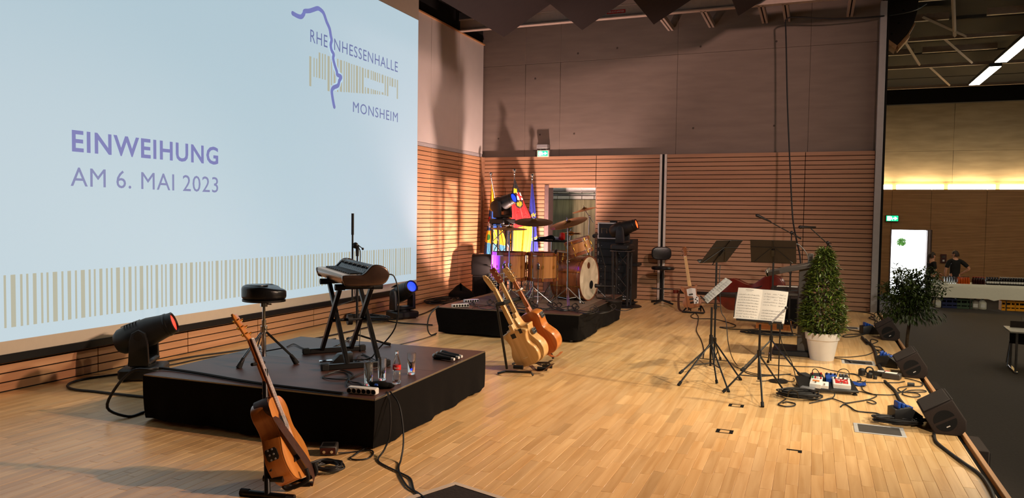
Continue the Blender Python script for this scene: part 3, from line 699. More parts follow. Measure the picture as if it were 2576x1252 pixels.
# ------------------------------------------------------------------ drum stool on the near riser
def tripod_leg(mb, c, foot, zt, r=.011, n=8): mb.rod((c[0], c[1], zt), foot, r, n)
t = thing('drum_stool', 'round black leather drum stool with a notched seat and chrome tripod', 'stool', (-4.163, 4.952, RZ))
o = MB(); out = []
for i in range(36):
    a = 2 * pi * i / 36; r = .172 * (1 + .06 * cos(2 * a)) * (1 - .22 * math.exp(-((a - .9) / .28) ** 2) + .04 * math.exp(-((a - .35) / .3) ** 2)); out.append((r * cos(a), r * sin(a)))
o.prism(out, .53, .645, .03, steps=4)
for v_ in o.v:
    q_ = max(0, (v_.x * .93 + v_.y * .37 - .02) / .15)
    if v_.z > .56: v_.z -= .030 * min(1, q_) * (v_.z - .56) / .08
o.build('seat', MATS['black_leather'], t)
o = MB(); o.prism([(x * .97, y * .97) for x, y in out], .515, .532); o.build('seat_base', MATS['black_plastic'], t)
o = MB(); o.prism([(x * .50 - .055, y * .55 - .02) for x, y in out], .638, .649, .004, steps=2); o.build('seat_panel', MATS['black_leather'], t)
o = MB(); o.rod((0, 0, .06), (0, 0, .36), .018, 12); o.rod((0, 0, .3), (0, 0, .52), .0125, 12); o.build('post', MATS['chrome'], t)
o = MB(); o.lathe([(.028, .26), (.028, .31)], 12); o.rod((0, 0, .285), (.05, -.03, .285), .007); o.build('clamp', MATS['chrome'], t)
o = MB(); o.lathe([(.03, .47), (.03, .515)], 12); o.rod((.0, .01, .49), (.06, .02, .49), .006); o.build('seat_clamp', MATS['chrome'], t)
for i, f in enumerate(((-.052, -.218), (.236, .098), (-.18, .125))):
    L = MATS['chrome'] if i != 1 else MATS['black_metal']
    o = MB(); e = Vector((f[0], f[1], .04)); a = Vector((0, 0, .28)); s = Vector((-f[1], f[0], 0)).normalized() * .012
    o.rod(a + s, e + s, .006); o.rod(a - s, e - s, .006); lg = o.build('leg', L, t)
    o = MB(); o.rod(Vector((0, 0, .10)), a.lerp(e, .62), .005); o.build('strut', L, t)
    o = MB(); o.rod(a.lerp(e, .86), (f[0] * 1.06, f[1] * 1.06, 0), .014, 10, .024); o.build('rubber_foot', MATS['rubber'], lg)

# ------------------------------------------------------------------ keyboard on a double X stand (local x: player's depth axis, local y: long axis)
KX, KY, KR = -3.45, 5.06, RAD(48)
ks = thing('keyboard_stand', 'black double-braced X keyboard stand under the stage piano', 'keyboard stand', (KX, KY, RZ), KR)
SEP = .76; ZT = .645
for yy, nm in ((0, 'near'), (SEP, 'far')):
    o = MB(); o.box(-.16, .34, yy - .022, yy + .022, .0, .045, .006); o.build('foot_bar', MATS['black_metal'], ks)
    for xx in (-.17, .33):
        o = MB(); o.box(xx - .02, xx + .04, yy - .026, yy + .026, -.0, .05, .006); o.build('rubber_foot', MATS['rubber'], ks)
for yy in (.10, .66):
    o = MB(); o.rod((-.06, yy, ZT), (.32, yy, ZT), .021, 10); o.build('support_arm', MATS['black_metal'], ks)
    for xx in (-.06, .25):
        o = MB(); o.rod((xx, yy, ZT), (xx + .08, yy, ZT), .026, 10); o.build('rubber_sleeve', MATS['rubber'], ks)
for xx, a, b in ((.02, 0, .66), (.28, 0, .66), (-.02, SEP, .10), (.24, SEP, .10)):
    o = MB(); A, B = Vector((xx, a, .03)), Vector((xx, b, ZT - .01)); d = (B - A).normalized(); T = basis(A, (1, 0, 0), d.cross(Vector((1, 0, 0))), d)
    o.box(-.017, .017, -.02, .02, 0, (B - A).length, .004, T=T); o.build('brace', MATS['black_metal'], ks)
o = MB(); o.lathe([(.045, -.02), (.045, .02)], 18, T=basis((.13, .38, .34), (0, 1, 0), (0, 0, 1), (1, 0, 0))); o.rod((-.02, .38, .34), (.28, .38, .34), .012); o.build('locking_disc', MATS['black_plastic'], ks)

mat('bronze', (84, 64, 54), .26, .7, var=.08, coat=.5); mat('key_white', (214, 204, 192), .3, var=.03); mat('key_black', (14, 13, 13), .35); mat('panel_dark', (34, 36, 40), .4)
kb = thing('stage_piano', 'vintage style stage piano with bronze rounded ends and rows of black knobs', 'keyboard', (KX, KY, RZ + ZT + .022), KR); kb.scale.x = .78
prof = [(-.06, .075), (-.045, .03), (.0, .0), (.28, .0), (.37, .012), (.415, .05), (.425, .095), (.40, .135), (.345, .16), (.28, .168), (.235, .155), (.19, .118), (.16, .098), (.12, .088), (-.03, .088)]
Y0, Y1 = -.10, .92
prof = [(p.x, p.y) for p in spline([(a, b, 0) for a, b in prof], 3, True)]
TB = lambda y: basis((0, y, 0), (1, 0, 0), (0, 0, 1), (0, 1, 0))
o = MB(); o.prism(prof, 0, .045, .014, T=TB(Y0), steps=3); o.build('end_cheek', MATS['bronze'], kb)
o = MB(); o.prism(prof, 0, .045, .014, T=TB(Y1 - .045), steps=3); o.build('end_cheek', MATS['bronze'], kb)
base = [(-.055, .068), (-.042, .032), (.0, .004), (.28, .004), (.37, .014), (.41, .05), (.42, .095), (.395, .13), (.345, .150), (.33, .06), (-.05, .06)]
o = MB(); o.prism(base, Y0 + .045, Y1 - .045, 0, T=TB(0)); o.build('case', MATS['bronze'], kb)
o = MB(); o.prism([(.17, .06), (.35, .06), (.35, .150), (.28, .160), (.24, .147), (.19, .108), (.17, .09)], Y0 + .045, Y1 - .045, 0, T=TB(0)); o.build('control_panel', MATS['panel_dark'], kb)
mat('panel_edge', (112, 122, 132), .4)
for y in (Y0 + .046, Y1 - .054):
    o = MB(); o.prism([(.10, .088), (.16, .099), (.19, .119), (.24, .158), (.30, .166), (.30, .155), (.17, .085)], 0, .008, T=TB(y)); o.build('panel_edge', MATS['panel_edge'], kb)
kw = (Y1 - Y0 - .1) / 43
for i in range(43):
    y = Y0 + .05 + i * kw; o = MB(); o.box(-.052, .165, y + .0006, y + kw - .0006, .066, .088, .0015); o.build('white_key', MATS['key_white'], kb)
for i in range(42):
    if i % 7 in (2, 6): continue
    y = Y0 + .05 + (i + 1) * kw; o = MB(); o.box(.035, .165, y - .0065, y + .0065, .085, .101, .002); o.build('black_key', MATS['key_black'], kb)
nrm = Vector((-.105, 0, .09)).normalized(); ax = Vector((.09, 0, .105)).normalized()
for i in range(18):
    y = Y0 + .10 + i * .048; big = i % 3 == 0
    o = MB(); T = basis(Vector((.222, y, .134)) + ax * .006, ax, (0, 1, 0), -nrm if False else ax.cross(Vector((0, 1, 0))))
    o.lathe([(.014 if big else .010, -.004), (.014 if big else .010, .012), (.008, .016), (0, .016)], 10, T=T); kn = o.build('knob', MATS['key_black'], kb)
    o = MB(); o.box(-.009, -.001, -.0015, .0015, .0158, .0175, T=T); o.build('knob_pointer', MATS['white_plastic'], kn)
for i in range(14):
    y = Y0 + .12 + i * .06; o = MB(); T = basis(Vector((.198, y, .109)), ax, (0, 1, 0), ax.cross(Vector((0, 1, 0)))); o.box(-.006, .006, -.012, .012, -.002, .006, .002, T=T); o.build('button', MATS['white_plastic'] if i in (1, 6, 7, 13) else MATS['grey_metal'], kb)
q = KX; M_k = rotm(0, 0, KR, (KX, KY, RZ + ZT + .022)) @ Matrix.Diagonal((.78, 1, 1, 1))
a = M_k @ Vector((.42, .02, .08))
cable('audio_cable', [a, a + Vector((.06, .05, -.02)), a + Vector((.09, .07, -.2)), a + Vector((.04, .10, -.45)), a + Vector((-.10, .05, -.64)), a + Vector((-.12, -.03, -.695)), a + Vector((-.22, -.12, -.70))], 'black cable hanging from the back of the stage piano to the riser', .006)
# sustain pedal and organ pedal
pd = thing('sustain_pedal', 'small black pedal with a chrome treadle under the keyboard stand', 'pedal', (-3.68, 5.20, RZ), RAD(48))
o = MB(); o.prism([(0, 0), (.17, 0), (.17, .085), (.06, .075), (0, .02)], -.05, .05, .004, T=basis((0, 0, 0), (1, 0, 0), (0, 0, 1), (0, -1, 0))); o.build('housing', MATS['black_metal'], pd)
o = MB(); o.box(-.10, .02, -.03, .03, .018, .028, .004); o.build('treadle', MATS['chrome'], pd)
# boom microphone stand behind the keyboard
ms = thing('microphone_stand', 'black boom stand behind the keyboard with its boom upright and a microphone hanging low', 'microphone stand', (-3.98, 6.03, RZ))
o = MB(); o.rod((0, 0, .05), (0, 0, .69), .012, 10); o.rod((0, 0, .64), (0, 0, .94), .008, 8); o.build('pole', MATS['black_metal'], ms)
for k in range(3):
    a = RAD(20 + 120 * k); o = MB(); o.rod((0, 0, .10), (.30 * cos(a), .30 * sin(a), .012), .009, 8); lg = o.build('leg', MATS['black_metal'], ms)
    o = MB(); o.rod((.26 * cos(a), .26 * sin(a), .025), (.32 * cos(a), .32 * sin(a), .012), .014, 8); o.build('rubber_foot', MATS['rubber'], lg)
# ------------------------------------------------------------------ rest of the microphone stand behind the keyboard
o = MB(); o.rod((-.04, -.02, .42), (-.04, -.02, 1.24), .009, 8); o.rod((-.04, -.02, 1.04), (-.04, -.02, 1.24), .013, 10); o.build('boom', MATS['black_metal'], ms)
o = MB(); o.ball((-.015, -.01, .94), (.03, .022, .03), 10, 8); o.rod((.0, 0, .84), (0, 0, .94), .014, 10, .018); o.rod((0, 0, .95), (.075, -.03, .915), .004, 6); o.ball((.08, -.032, .912), .012, 8, 6); o.build('clutch', MATS['black_plastic'], ms)
hm = thing('microphone', 'black vocal microphone hanging low on the boom stand behind the keyboard', 'microphone', (-4.02, 6.01, .78))
H = basis((0, 0, 0), (0, 1, 0), Vector((.5, 0, -.86)).cross(Vector((0, 1, 0))) * -1, Vector((-.86, 0, -.3)).normalized())
o = MB(); o.lathe([(.010, -.02), (.012, .0), (.020, .11), (.022, .13)], 12, T=H); o.build('body', MATS['black_metal'], hm)
o = MB(); o.ball((0, 0, .155), (.027, .027, .03), 12, 8, T=H); o.build('grille', MATS['black_plastic'], hm)
cable('microphone_cable', [(-3.98, 6.0, 1.31), (-3.92, 5.99, 1.24), (-3.93, 5.98, 1.05), (-4.0, 6.02, .86), (-3.95, 6.04, .6), (-3.9, 5.95, .37), (-3.75, 5.75, .367)], 'thin black cable running down the boom stand behind the keyboard', .004)

# ------------------------------------------------------------------ guitars (local: y up the neck from the tail, x across, z out of the strings)
def guitar_outline(pts, n=6):
    """pts: (half width left, half width right, y) from tail to heel -> closed outline"""
    R = spline([(p[1], p[2], 0) for p in pts], n); Lf = spline([(-p[0], p[2], 0) for p in pts], n)
    out = [(p.x, p.y) for p in R] + [(p.x, p.y) for p in reversed(Lf)]
    res = []
    for p in out:
        if not res or (Vector(p) - Vector(res[-1])).length > .002: res.append(p)
    if (Vector(res[0]) - Vector(res[-1])).length < .002: res.pop()
    return res
AC = [(.0, .0, 0), (.10, .10, .008), (.165, .165, .05), (.195, .195, .12), (.185, .185, .19), (.150, .150, .25), (.123, .123, .30), (.128, .128, .36), (.142, .142, .41), (.130, .130, .46), (.085, .085, .492), (.03, .03, .50)]
CUT = [(.0, .0, 0), (.10, .10, .008), (.165, .165, .05), (.195, .195, .12), (.185, .185, .19), (.150, .150, .25), (.123, .123, .30), (.128, .130, .36), (.142, .140, .40), (.130, .075, .405), (.085, .045, .43), (.03, .03, .50)]
TELE = [(.0, .0, 0), (.09, .09, .006), (.145, .145, .04), (.162, .162, .10), (.152, .150, .16), (.128, .118, .21), (.118, .108, .25), (.132, .128, .31), (.150, .150, .345), (.145, .110, .375), (.10, .055, .385), (.045, .035, .40)]
for n_, c1, c2 in (('spruce_orange', (226, 150, 74), (206, 128, 56)), ('side_orange', (212, 132, 60), (188, 108, 46)), ('mahogany', (196, 112, 56), (164, 86, 40)), ('spalted', (222, 190, 136), (168, 132, 84)), ('maple', (232, 190, 128), (212, 166, 102)), ('rosewood', (96, 54, 36), (66, 36, 24)), ('walnut', (160, 104, 66), (120, 74, 46)), ('red_wood', (150, 56, 30), (120, 40, 24))):
    wood(n_, c1, c2, axis=1, rough=.28, scale=5, coat=.4)
for n_, c1, c2 in (('drum_wood', (150, 92, 54), (112, 64, 38)), ('drum_hoop', (126, 70, 42), (96, 50, 30)), ('drum_gold', (176, 124, 72), (140, 92, 50))):
    wood(n_, c1, c2, axis=2, rough=.3, scale=5, coat=.35)
def place(tail, head, front):
    y = (Vector(head) - Vector(tail)).normalized(); z = Vector(front); z = (z - y * z.dot(y)).normalized(); x = y.cross(z)
    return basis(tail, x, y, z)
def guitar(name, label, cat, M, out, depth, mtop, mside, mneck, mfret, mhead, head='acoustic', scale=1.0, hole=True, neck_len=.36, tuner='chrome', group=None, back=None, panel=True, pickguard=None):
    t = thing(name, label, cat); t.matrix_world = M @ Matrix.Scale(scale, 4)
    L = max(p[1] for p in out)
    o = MB(); o.prism(out, -depth, -.004, .004 if hole else .012, steps=3); o.mi = 0; b = o.build('body', MATS[mside], t)
    if back: o = MB(); o.prism([(x * .985, .25 + (y - .25) * .985) for x, y in out], -depth - .003, -depth + .002, .001); o.build('back_plate', MATS[back], t)
    o = MB(); o.prism([(x * (.996 if hole else .99), .25 + (y - .25) * (.996 if hole else .99)) for x, y in out], -.004, .001, .001); o.build('top_plate', MATS[mtop], t)
    nl = L + neck_len
    o = MB(); o.prism([(-.028, L - .02), (.028, L - .02), (.022, nl), (-.022, nl)], -.022, .0, .008, steps=3); o.prism([(-.026, L - .03), (.026, L - .03), (.024, L + .05), (-.024, L + .05)], -.055, -.01, .012); o.build('neck', MATS[mneck], t)
    y0 = L - (.12 if hole else .02)
    o = MB(); o.prism([(-.029, y0), (.029, y0), (.0225, nl), (-.0225, nl)], .001, .007, .001); fb = o.build('fingerboard', MATS[mfret], t)
    o = MB(); sl = .645 if hole else .62; ny = nl
    for k in range(1, 20):
        y = ny - sl * (1 - 2 ** (-k / 12)); 
        if y < y0 + .005: break
        w = .0225 + (.029 - .0225) * (ny - y) / (ny - y0); o.box(-w, w, y - .001, y + .001, .007, .0085)
    o.build('frets', MATS['steel'], fb, stuff=True)
    # head, tuners
    hl = .185; tilt = rotm(RAD(12 if hole or head != 'inline' else 3), 0, 0, (0, nl, -.006)).inverted() if 0 else rotm(RAD(-11), 0, 0, (0, nl, -.004))
    ho = [(-.022, 0), (.022, 0), (.036, .03), (.040, .16), (.026, hl), (0, hl - .008), (-.026, hl), (-.040, .16), (-.036, .03)] if head != 'inline' else [(-.022, 0), (.022, 0), (.034, .03), (.044, .15), (.03, .19), (.0, .18), (-.02, .13), (-.028, .05)]
    o = MB(); o.prism(ho, -.014, .0, .003, T=tilt); hd = o.build('headstock', MATS[mhead], t)
    for i in range(3):
        for s in ((-1, 1) if head != 'inline' else (-1,)):
            for j in ((0,) if head != 'inline' else (0, 1)):
                y = .04 + i * .048 + j * .024; x = s * .03
                o = MB(); o.rod((x, y, .0), (x, y, .016), .0045, 8, T=tilt); o.rod((s * .036, y, -.008), (s * .058, y, -.008), .003, 6, T=tilt); o.ball((s * .064, y, -.008), (.009, .007, .006), 8, 6, T=tilt); o.lathe([(.008, -.022), (.009, -.012)], 8, T=tilt @ rotm(loc=(x, y, 0))); o.build('tuner', MATS[tuner], hd)
    o = MB(); o.box(-.022, .022, nl - .002, nl + .004, .0, .010); o.build('nut', MATS['white_plastic'], t)
    if hole:
        hy = L - .155
        o = MB(); o.lathe([(0, .0014), (.049, .0016)], 28, T=rotm(loc=(0, hy, 0))); o.build('sound_hole', MATS['hole'], t)
        o = MB(); o.lathe([(.050, .0016), (.062, .0020)], 28, T=rotm(loc=(0, hy, 0)), cap=False); o.build('rosette', MATS['rosewood'], t)
        o = MB(); o.prism([(-.085, .105), (.085, .105), (.06, .14), (-.06, .14)], .001, .010, .003); o.build('bridge', MATS['ebony'], t); by = .13
    else:
        o = MB(); o.box(-.035, .035, .075, .105, .001, .014, .003); o.build('bridge', MATS['chrome'], t); by = .09
        for y in (.15, .23): o = MB(); o.box(-.036, .036, y - .012, y + .012, .001, .010, .003); o.build('pickup', MATS['black_plastic' if pickguard else 'chrome'], t)
    o = MB()
    for k in range(6 if head != 'bass' else 4):
        u = (k / 5 if head != 'bass' else k / 3) - .5; o.tube([(u * .052, by, .011), (u * .036, nl, .010)], .0006, 4)
    o.build('strings', MATS['steel'], t, stuff=True)
    if panel and hole:
        xs = max(p[0] for p in out if .36 < p[1] < .44)
    return t
# foreground guitar on its A-frame stand
tail = FD(768, 1197, 4.42); head = FD(608, 790, 4.50)
MG = place(tail, head, (.93, .36, .2))
g1 = guitar('acoustic_guitar', 'orange acoustic guitar seen from its side, with a dark leather strap, nearest to the camera', 'guitar', MG, guitar_outline(AC), .115, 'spruce_orange', 'side_orange', 'mahogany', 'rosewood', 'spruce_orange', tuner='brass', neck_len=.365)
def side_panel(t, x, y0, y1, z, s):
    o = MB(); w = (y1 - y0) / 2; o.prism([(-w, -.028), (-w * .6, -.036), (w * .6, -.036), (w, -.028), (w, .028), (w * .6, .036), (-w * .6, .036), (-w, .028)], 0, .005, .001, T=basis((x, (y0 + y1) / 2, z), (0, 1, 0), (0, 0, 1), (s, 0, 0))); p = o.build('preamp_panel', MATS['black_plastic'], t)
    o = MB()
    for i in range(3):
        for j in range(2): o.lathe([(.006, .005), (.005, .010), (0, .010)], 8, T=basis((x, (y0 + y1) / 2 - .028 + i * .028, z - .012 + j * .024), (0, 1, 0), (0, 0, 1), (s, 0, 0)))
    o.build('knobs', MATS['grey_metal'], p, stuff=True)
side_panel(g1, -.190, .165, .235, -.06, -1)
# strap: broad leather band from the heel across the ribs and front to the tail
o = MB(); P = spline([(-.01, .512, -.06), (-.07, .507, -.058), (-.120, .472, -.045), (-.146, .42, -.018), (-.128, .36, .016), (-.085, .27, .024), (-.04, .17, .032), (.01, .07, .037), (.05, -.02, .03), (.05, -.07, .0), (.02, -.09, -.03)], 5)
def band(mb, P, w, side, th=.004):
    sd = [Vector(side(i / (len(P) - 1))).normalized() for i in range(len(P))]; N = len(P)
    def f(u, v):
        i = int(round(u * (N - 1))); return P[i] + sd[i] * ((v - .5) * w)
    d = (P[1] - P[0]).cross(sd[0]).normalized() * th
    mb.slab(f, N - 1, 2, d)
band(o, P, .088, lambda u: (.93 * min(1, max(0, (u - .18) / .24)), .36 * min(1, max(0, (u - .18) / .24)), -1 + min(1, max(0, (u - .18) / .24)))); o.build('strap', MATS['leather'], g1)
o = MB(); o.tube(spline([(.02, -.085, -.03), (-.03, -.10, -.02), (-.01, -.115, .02), (.05, -.10, .03)], 5), .012, 6, flat=.5); o.build('strap_end', MATS['dark_leather'], g1)
gs = thing('guitar_stand', 'black A-frame guitar stand holding the orange acoustic guitar', 'guitar stand', (-2.80, 3.36, 0))
nk = MG @ Vector((0, .70, -.02)); nk = nk - Vector((-2.80, 3.36, 0))
o = MB(); o.rod((.0, .0, .02), nk + Vector((.03, .02, -.02)), .017, 12); o.build('post', MATS['black_metal'], gs)
o = MB(); o.rod((-.15, -.02, .018), (.16, .03, .018), .018, 10); o.build('rear_foot', MATS['black_metal'], gs)
for x in (-.15, .16): o = MB(); o.rod((x - .02, -.02, .018), (x + .03, -.01, .018), .022, 10); o.build('rubber_foot', MATS['rubber'], gs)
cr = MG @ Vector((0, .02, -.06)) - Vector((-2.80, 3.36, 0))
o = MB(); o.tube(spline([(0, .02, .16), (.02, .12, .10), cr + Vector((-.02, -.02, -.05)), cr + Vector((.08, .04, -.05))], 4), .013, 10); o.rod((-.05, .03, .10), (.06, .06, .10), .02, 10); o.build('crosspiece', MATS['black_metal'], gs)
for s in (-1, 1):
    a = MG @ Vector((s * .08, -.015, -.10)) - Vector((-2.80, 3.36, 0)); b = MG @ Vector((s * .08, -.02, .03)) - Vector((-2.80, 3.36, 0)); c = MG @ Vector((s * .08, .045, .05)) - Vector((-2.80, 3.36, 0))
    o = MB(); o.tube(spline([(0, .12, .10), a, b, c], 5), .012, 8); o.build('cradle_arm', MATS['rubber'], gs)
o = MB(); a = MG @ Vector((-.06, .72, -.03)) - Vector((-2.80, 3.36, 0)); b = MG @ Vector((.05, .71, .0)) - Vector((-2.80, 3.36, 0)); o.rod(a, b, .010, 8); o.build('neck_yoke', MATS['rubber'], gs)

# rack of three guitars, backs to the camera
RB = Vector((-2.72, 7.19, 0))
def FDv(x, y, d): return FD(x, y, d)
d0 = (RB - EYE).dot(FWD)
fr = Vector((.15, .98, .25))
tail = FD(1338, 915, d0); head = FD(1238, 712, d0 - .02)
t2 = place(tail, head, fr)
ga = guitar('electric_guitar', 'pale natural-wood electric guitar, front one of the rack, its plain back turned to the camera', 'guitar', t2, guitar_outline([(b, a, y) for a, b, y in TELE]), .045, 'maple', 'maple', 'maple', 'maple', 'maple', head='inline', hole=False, neck_len=.43, scale=1.02)
for x, y, w, h in ((.02, .335, .028, .024), (-.085, .36, .018, .024)): o = MB(); o.box(x - w, x + w, y - h, y + h, -.0475, -.044, .001); o.build('back_cover', MATS['black_plastic'], ga)
for k in range(6): o = MB(); o.lathe([(.0042, 0), (.004, .002), (0, .002)], 8, T=basis((-.026 + k * .0105, .09, -.0452), (1, 0, 0), (0, -1, 0), (0, 0, -1))); o.build('string_ferrule', MATS['chrome'], ga)
tail = FD(1354, 904, d0 + .12); head = FD(1252, 690, d0 + .10)
t3 = place(tail, head, fr)
gb = guitar('acoustic_guitar', 'acoustic guitar with a streaky two-tone back and pale ribs, middle one of the rack', 'guitar', t3, guitar_outline([(b, a, y) for a, b, y in CUT]), .10, 'spruce_orange', 'maple', 'maple', 'rosewood', 'red_wood', neck_len=.39, scale=1.0, back='spalted')
o = MB(); o.box(-.004, .004, .01, .49, -.1045, -.102); o.build('back_strip', MATS['rosewood'], gb)
side_panel(gb, -.150, .28, .34, -.05, -1)
tail = FD(1390, 882, d0 + .26); head = FD(1284, 688, d0 + .24)
t4 = place(tail, head, fr)
gc = guitar('acoustic_guitar', 'reddish orange acoustic guitar, the rear one of the rack with its capo still on', 'guitar', t4, guitar_outline(AC), .115, 'spruce_orange', 'side_orange', 'mahogany', 'rosewood', 'maple', neck_len=.36, scale=.98, back='mahogany')
side_panel(gc, -.146, .385, .445, -.05, -1)
o = MB(); o.box(-.034, .034, .745, .76, -.034, -.02, .004); o.box(-.034, .034, .745, .76, .010, .02, .004); o.box(-.040, -.030, .742, .763, -.034, .02, .004); o.build('capo', MATS['white_plastic'], gc)
for g, pts, m in ((ga, [(-.02, .0, -.05), (-.06, -.06, -.06), (-.13, -.09, -.05), (-.22, -.07, -.04), (-.27, -.055, -.045)], 'leather'), (gb, [(-.02, .0, -.08), (-.08, -.05, -.09), (-.13, -.05, -.08), (-.20, -.035, -.07)], 'dark_leather'), (gc, [(.0, .0, -.09), (-.05, -.05, -.09), (-.11, -.045, -.08), (-.15, -.03, -.07)], 'mahogany')):
    o = MB(); band(o, spline(pts, 4), .05, lambda u: (.1, .35, -.95)); o.build('strap', MATS[m], g)
rk = thing('guitar_rack', 'black folding rack holding three guitars in a row', 'guitar stand', RB)
L0 = FZ(1275, 932) - RB; LT = FD(1250, 765, d0 - .06) - RB
o = MB(); o.rod(L0 + Vector((0, 0, .02)), LT, .013, 10); o.build('front_post', MATS['black_metal'], rk)
o = MB(); o.rod(L0 + Vector((.25, .75, .02)), LT + Vector((.12, .6, .0)), .012, 10); o.build('rear_post', MATS['black_metal'], rk)
o = MB(); o.rod(LT, LT + Vector((.12, .6, 0)), .012, 10); o.build('side_bar', MATS['black_metal'], rk)
b = FD(1312, 749, d0 + .3) - RB
o = MB(); o.tube([LT, LT + Vector((.06, .02, .01)), LT.lerp(b, .5) + Vector((0, 0, .0)), b, b + Vector((.05, .03, .01))], .020, 10); o.build('padded_neck_rest', MATS['rubber'], rk)
o = MB(); o.tube([FZ(1253, 938, .012) - RB, FZ(1272, 934, .045) - RB, FZ(1336, 936, .045) - RB, FZ(1341, 944, .012) - RB], .012, 8); o.build('base_rail', MATS['black_metal'], rk)
o = MB(); o.tube([FZ(1290, 915, .012) - RB, FZ(1296, 912, .045) - RB, FZ(1380, 912, .045) - RB, FZ(1385, 918, .012) - RB], .012, 8); o.build('base_rail', MATS['black_metal'], rk)
for q_ in ((1292, 922), (1352, 926), (1365, 920)): o = MB(); a = FZ(q_[0], q_[1], .055) - RB; o.rod(a, a + Vector((.10, .01, 0)), .02, 10); o.build('foam_sleeve', MATS['rubber'], rk)

# ------------------------------------------------------------------ bass guitar and double bass by the side wall
BASS = [(.0, .0, 0), (.08, .08, .004), (.145, .140, .04), (.160, .150, .11), (.13, .125, .17), (.10, .10, .22), (.115, .10, .27), (.155, .11, .33), (.165, .13, .38), (.14, .115, .395), (.085, .07, .36), (.04, .035, .36)]
tail = Vector((-1.88, 12.95, .085)); MBs = place(tail, FY(1722, 634, 13.17), (-.05, -1, .1))
gbs = guitar('bass_guitar', 'brown electric bass guitar with a white pickguard on a low stand by the slatted wall', 'guitar', MBs, guitar_outline(BASS), .04, 'walnut', 'walnut', 'maple', 'maple', 'walnut', head='acoustic', hole=False, neck_len=.50, pickguard=True)
o = MB(); o.prism([(.105, .06), (.12, .16), (.085, .2), (.09, .32), (.02, .34), (-.06, .33), (-.06, .215), (.03, .19), (.03, .06)], .001, .004, .001); o.build('pickguard', MATS['white_plastic'], gbs)
for i in range(4): o = MB(); o.lathe([(.011, .004), (.010, .018), (0, .018)], 10, T=rotm(loc=(.07 + .022 * (i % 2), .075 + .03 * i, 0))); o.build('knob', MATS['black_plastic'], gbs)
o = MB(); band(o, spline([(-.14, .37, -.03), (-.21, .30, -.06), (-.24, .15, -.05), (-.23, .0, -.02), (-.12, -.03, -.03), (-.02, .01, -.03)], 5), .055, lambda u: (.5, .2, -.8)); o.build('strap', MATS['leather'], gbs)
bs = thing('bass_stand', 'low folding black floor stand under the brown bass guitar', 'guitar stand', (-1.86, 13.0, 0))
for x in (-.17, .17):
    o = MB(); o.tube(spline([(x, -.16, .02), (x, -.05, .03), (x * .6, .06, .11), (x * .5, .14, .015)], 4), .013, 8); o.build('leg', MATS['black_metal'], bs)
    o = MB(); o.tube([(x * .5, .08, .09), (x * .5, -.07, .055), (x * .5, -.10, .09)], .011, 8); o.build('cradle_arm', MATS['rubber'], bs)
o = MB(); o.rod((-.10, .06, .11), (.10, .06, .11), .012, 8); o.rod((-.17, -.16, .02), (.17, -.16, .02), .015, 8); o.build('crossbar', MATS['black_metal'], bs)
mat('bass_red', (92, 26, 16), .22, var=.25, scale=5, coat=.6); mat('bass_side', (120, 40, 20), .25, var=.2, scale=5, coat=.6)
DB = [(.0, .0, 0), (.16, .16, .01), (.28, .28, .06), (.335, .335, .17), (.33, .33, .27), (.27, .27, .37), (.20, .20, .46), (.17, .17, .55), (.19, .19, .63), (.23, .23, .72), (.255, .255, .80), (.235, .235, .90), (.15, .15, 1.0), (.07, .07, 1.07), (.03, .03, 1.10)]
db = thing('double_bass', 'dark red double bass lying on its side behind the sheet music', 'double bass'); db.matrix_world = basis((-.44, 12.95, .34), (0, 0, 1), Vector((-1, .12, -.02)), Vector((-.12, -1, 0)))
do = guitar_outline(DB)
o = MB(); o.prism(do, -.20, 0, .004); o.build('ribs', MATS['bass_side'], db)
for z0, z1 in ((-.212, -.198), (-.002, .014)): o = MB(); o.prism([(x * 1.03, .53 + (y - .53) * 1.015) for x, y in do], z0, z1, .005); o.build('top_plate' if z1 > 0 else 'back_plate', MATS['bass_red'], db)
o = MB(); o.prism([(-.03, .95), (.03, .95), (.022, 1.72), (-.022, 1.72)], -.03, .02, .008); o.build('neck', MATS['bass_red'], db)
o = MB(); o.prism([(-.045, .60), (.045, .60), (.022, 1.70), (-.022, 1.70)], .03, .045, .004); o.build('fingerboard', MATS['ebony'], db)
o = MB(); o.lathe([(.0, -.035), (.05, -.03), (.05, .03), (0, .035)], 14, T=basis((0, 1.78, -.02), (0, 1, 0), (0, 0, 1), (1, 0, 0))); o.box(-.022, .022, 1.70, 1.80, -.04, .015, .006); o.build('scroll', MATS['bass_red'], db)
o = MB(); o.prism([(-.07, .0), (.07, .0), (.05, .10), (-.05, .10)], -.006, .006, T=basis((0, .42, .013), (1, 0, 0), (0, 0, 1), (0, -1, 0))); o.build('bridge', MATS['maple'], db)
o = MB(); o.prism([(-.04, .05), (.04, .05), (.03, .30), (-.03, .30)], .03, .045, .005); o.build('tailpiece', MATS['ebony'], db)
for s in (-1, 1): o = MB(); o.tube(spline([(s * .10, .50, .0155), (s * .12, .47, .0155), (s * .135, .42, .0155), (s * .15, .37, .0155), (s * .17, .34, .0155)], 4), .007, 6, flat=.2); o.build('sound_hole', MATS['hole'], db)
o = MB()
for k in range(4): u = k - 1.5; o.tube([(u * .014, .28, .046), (u * .02, .42, .112), (u * .008, 1.70, .048)], .0013, 4)
o.build('strings', MATS['steel'], db, stuff=True)

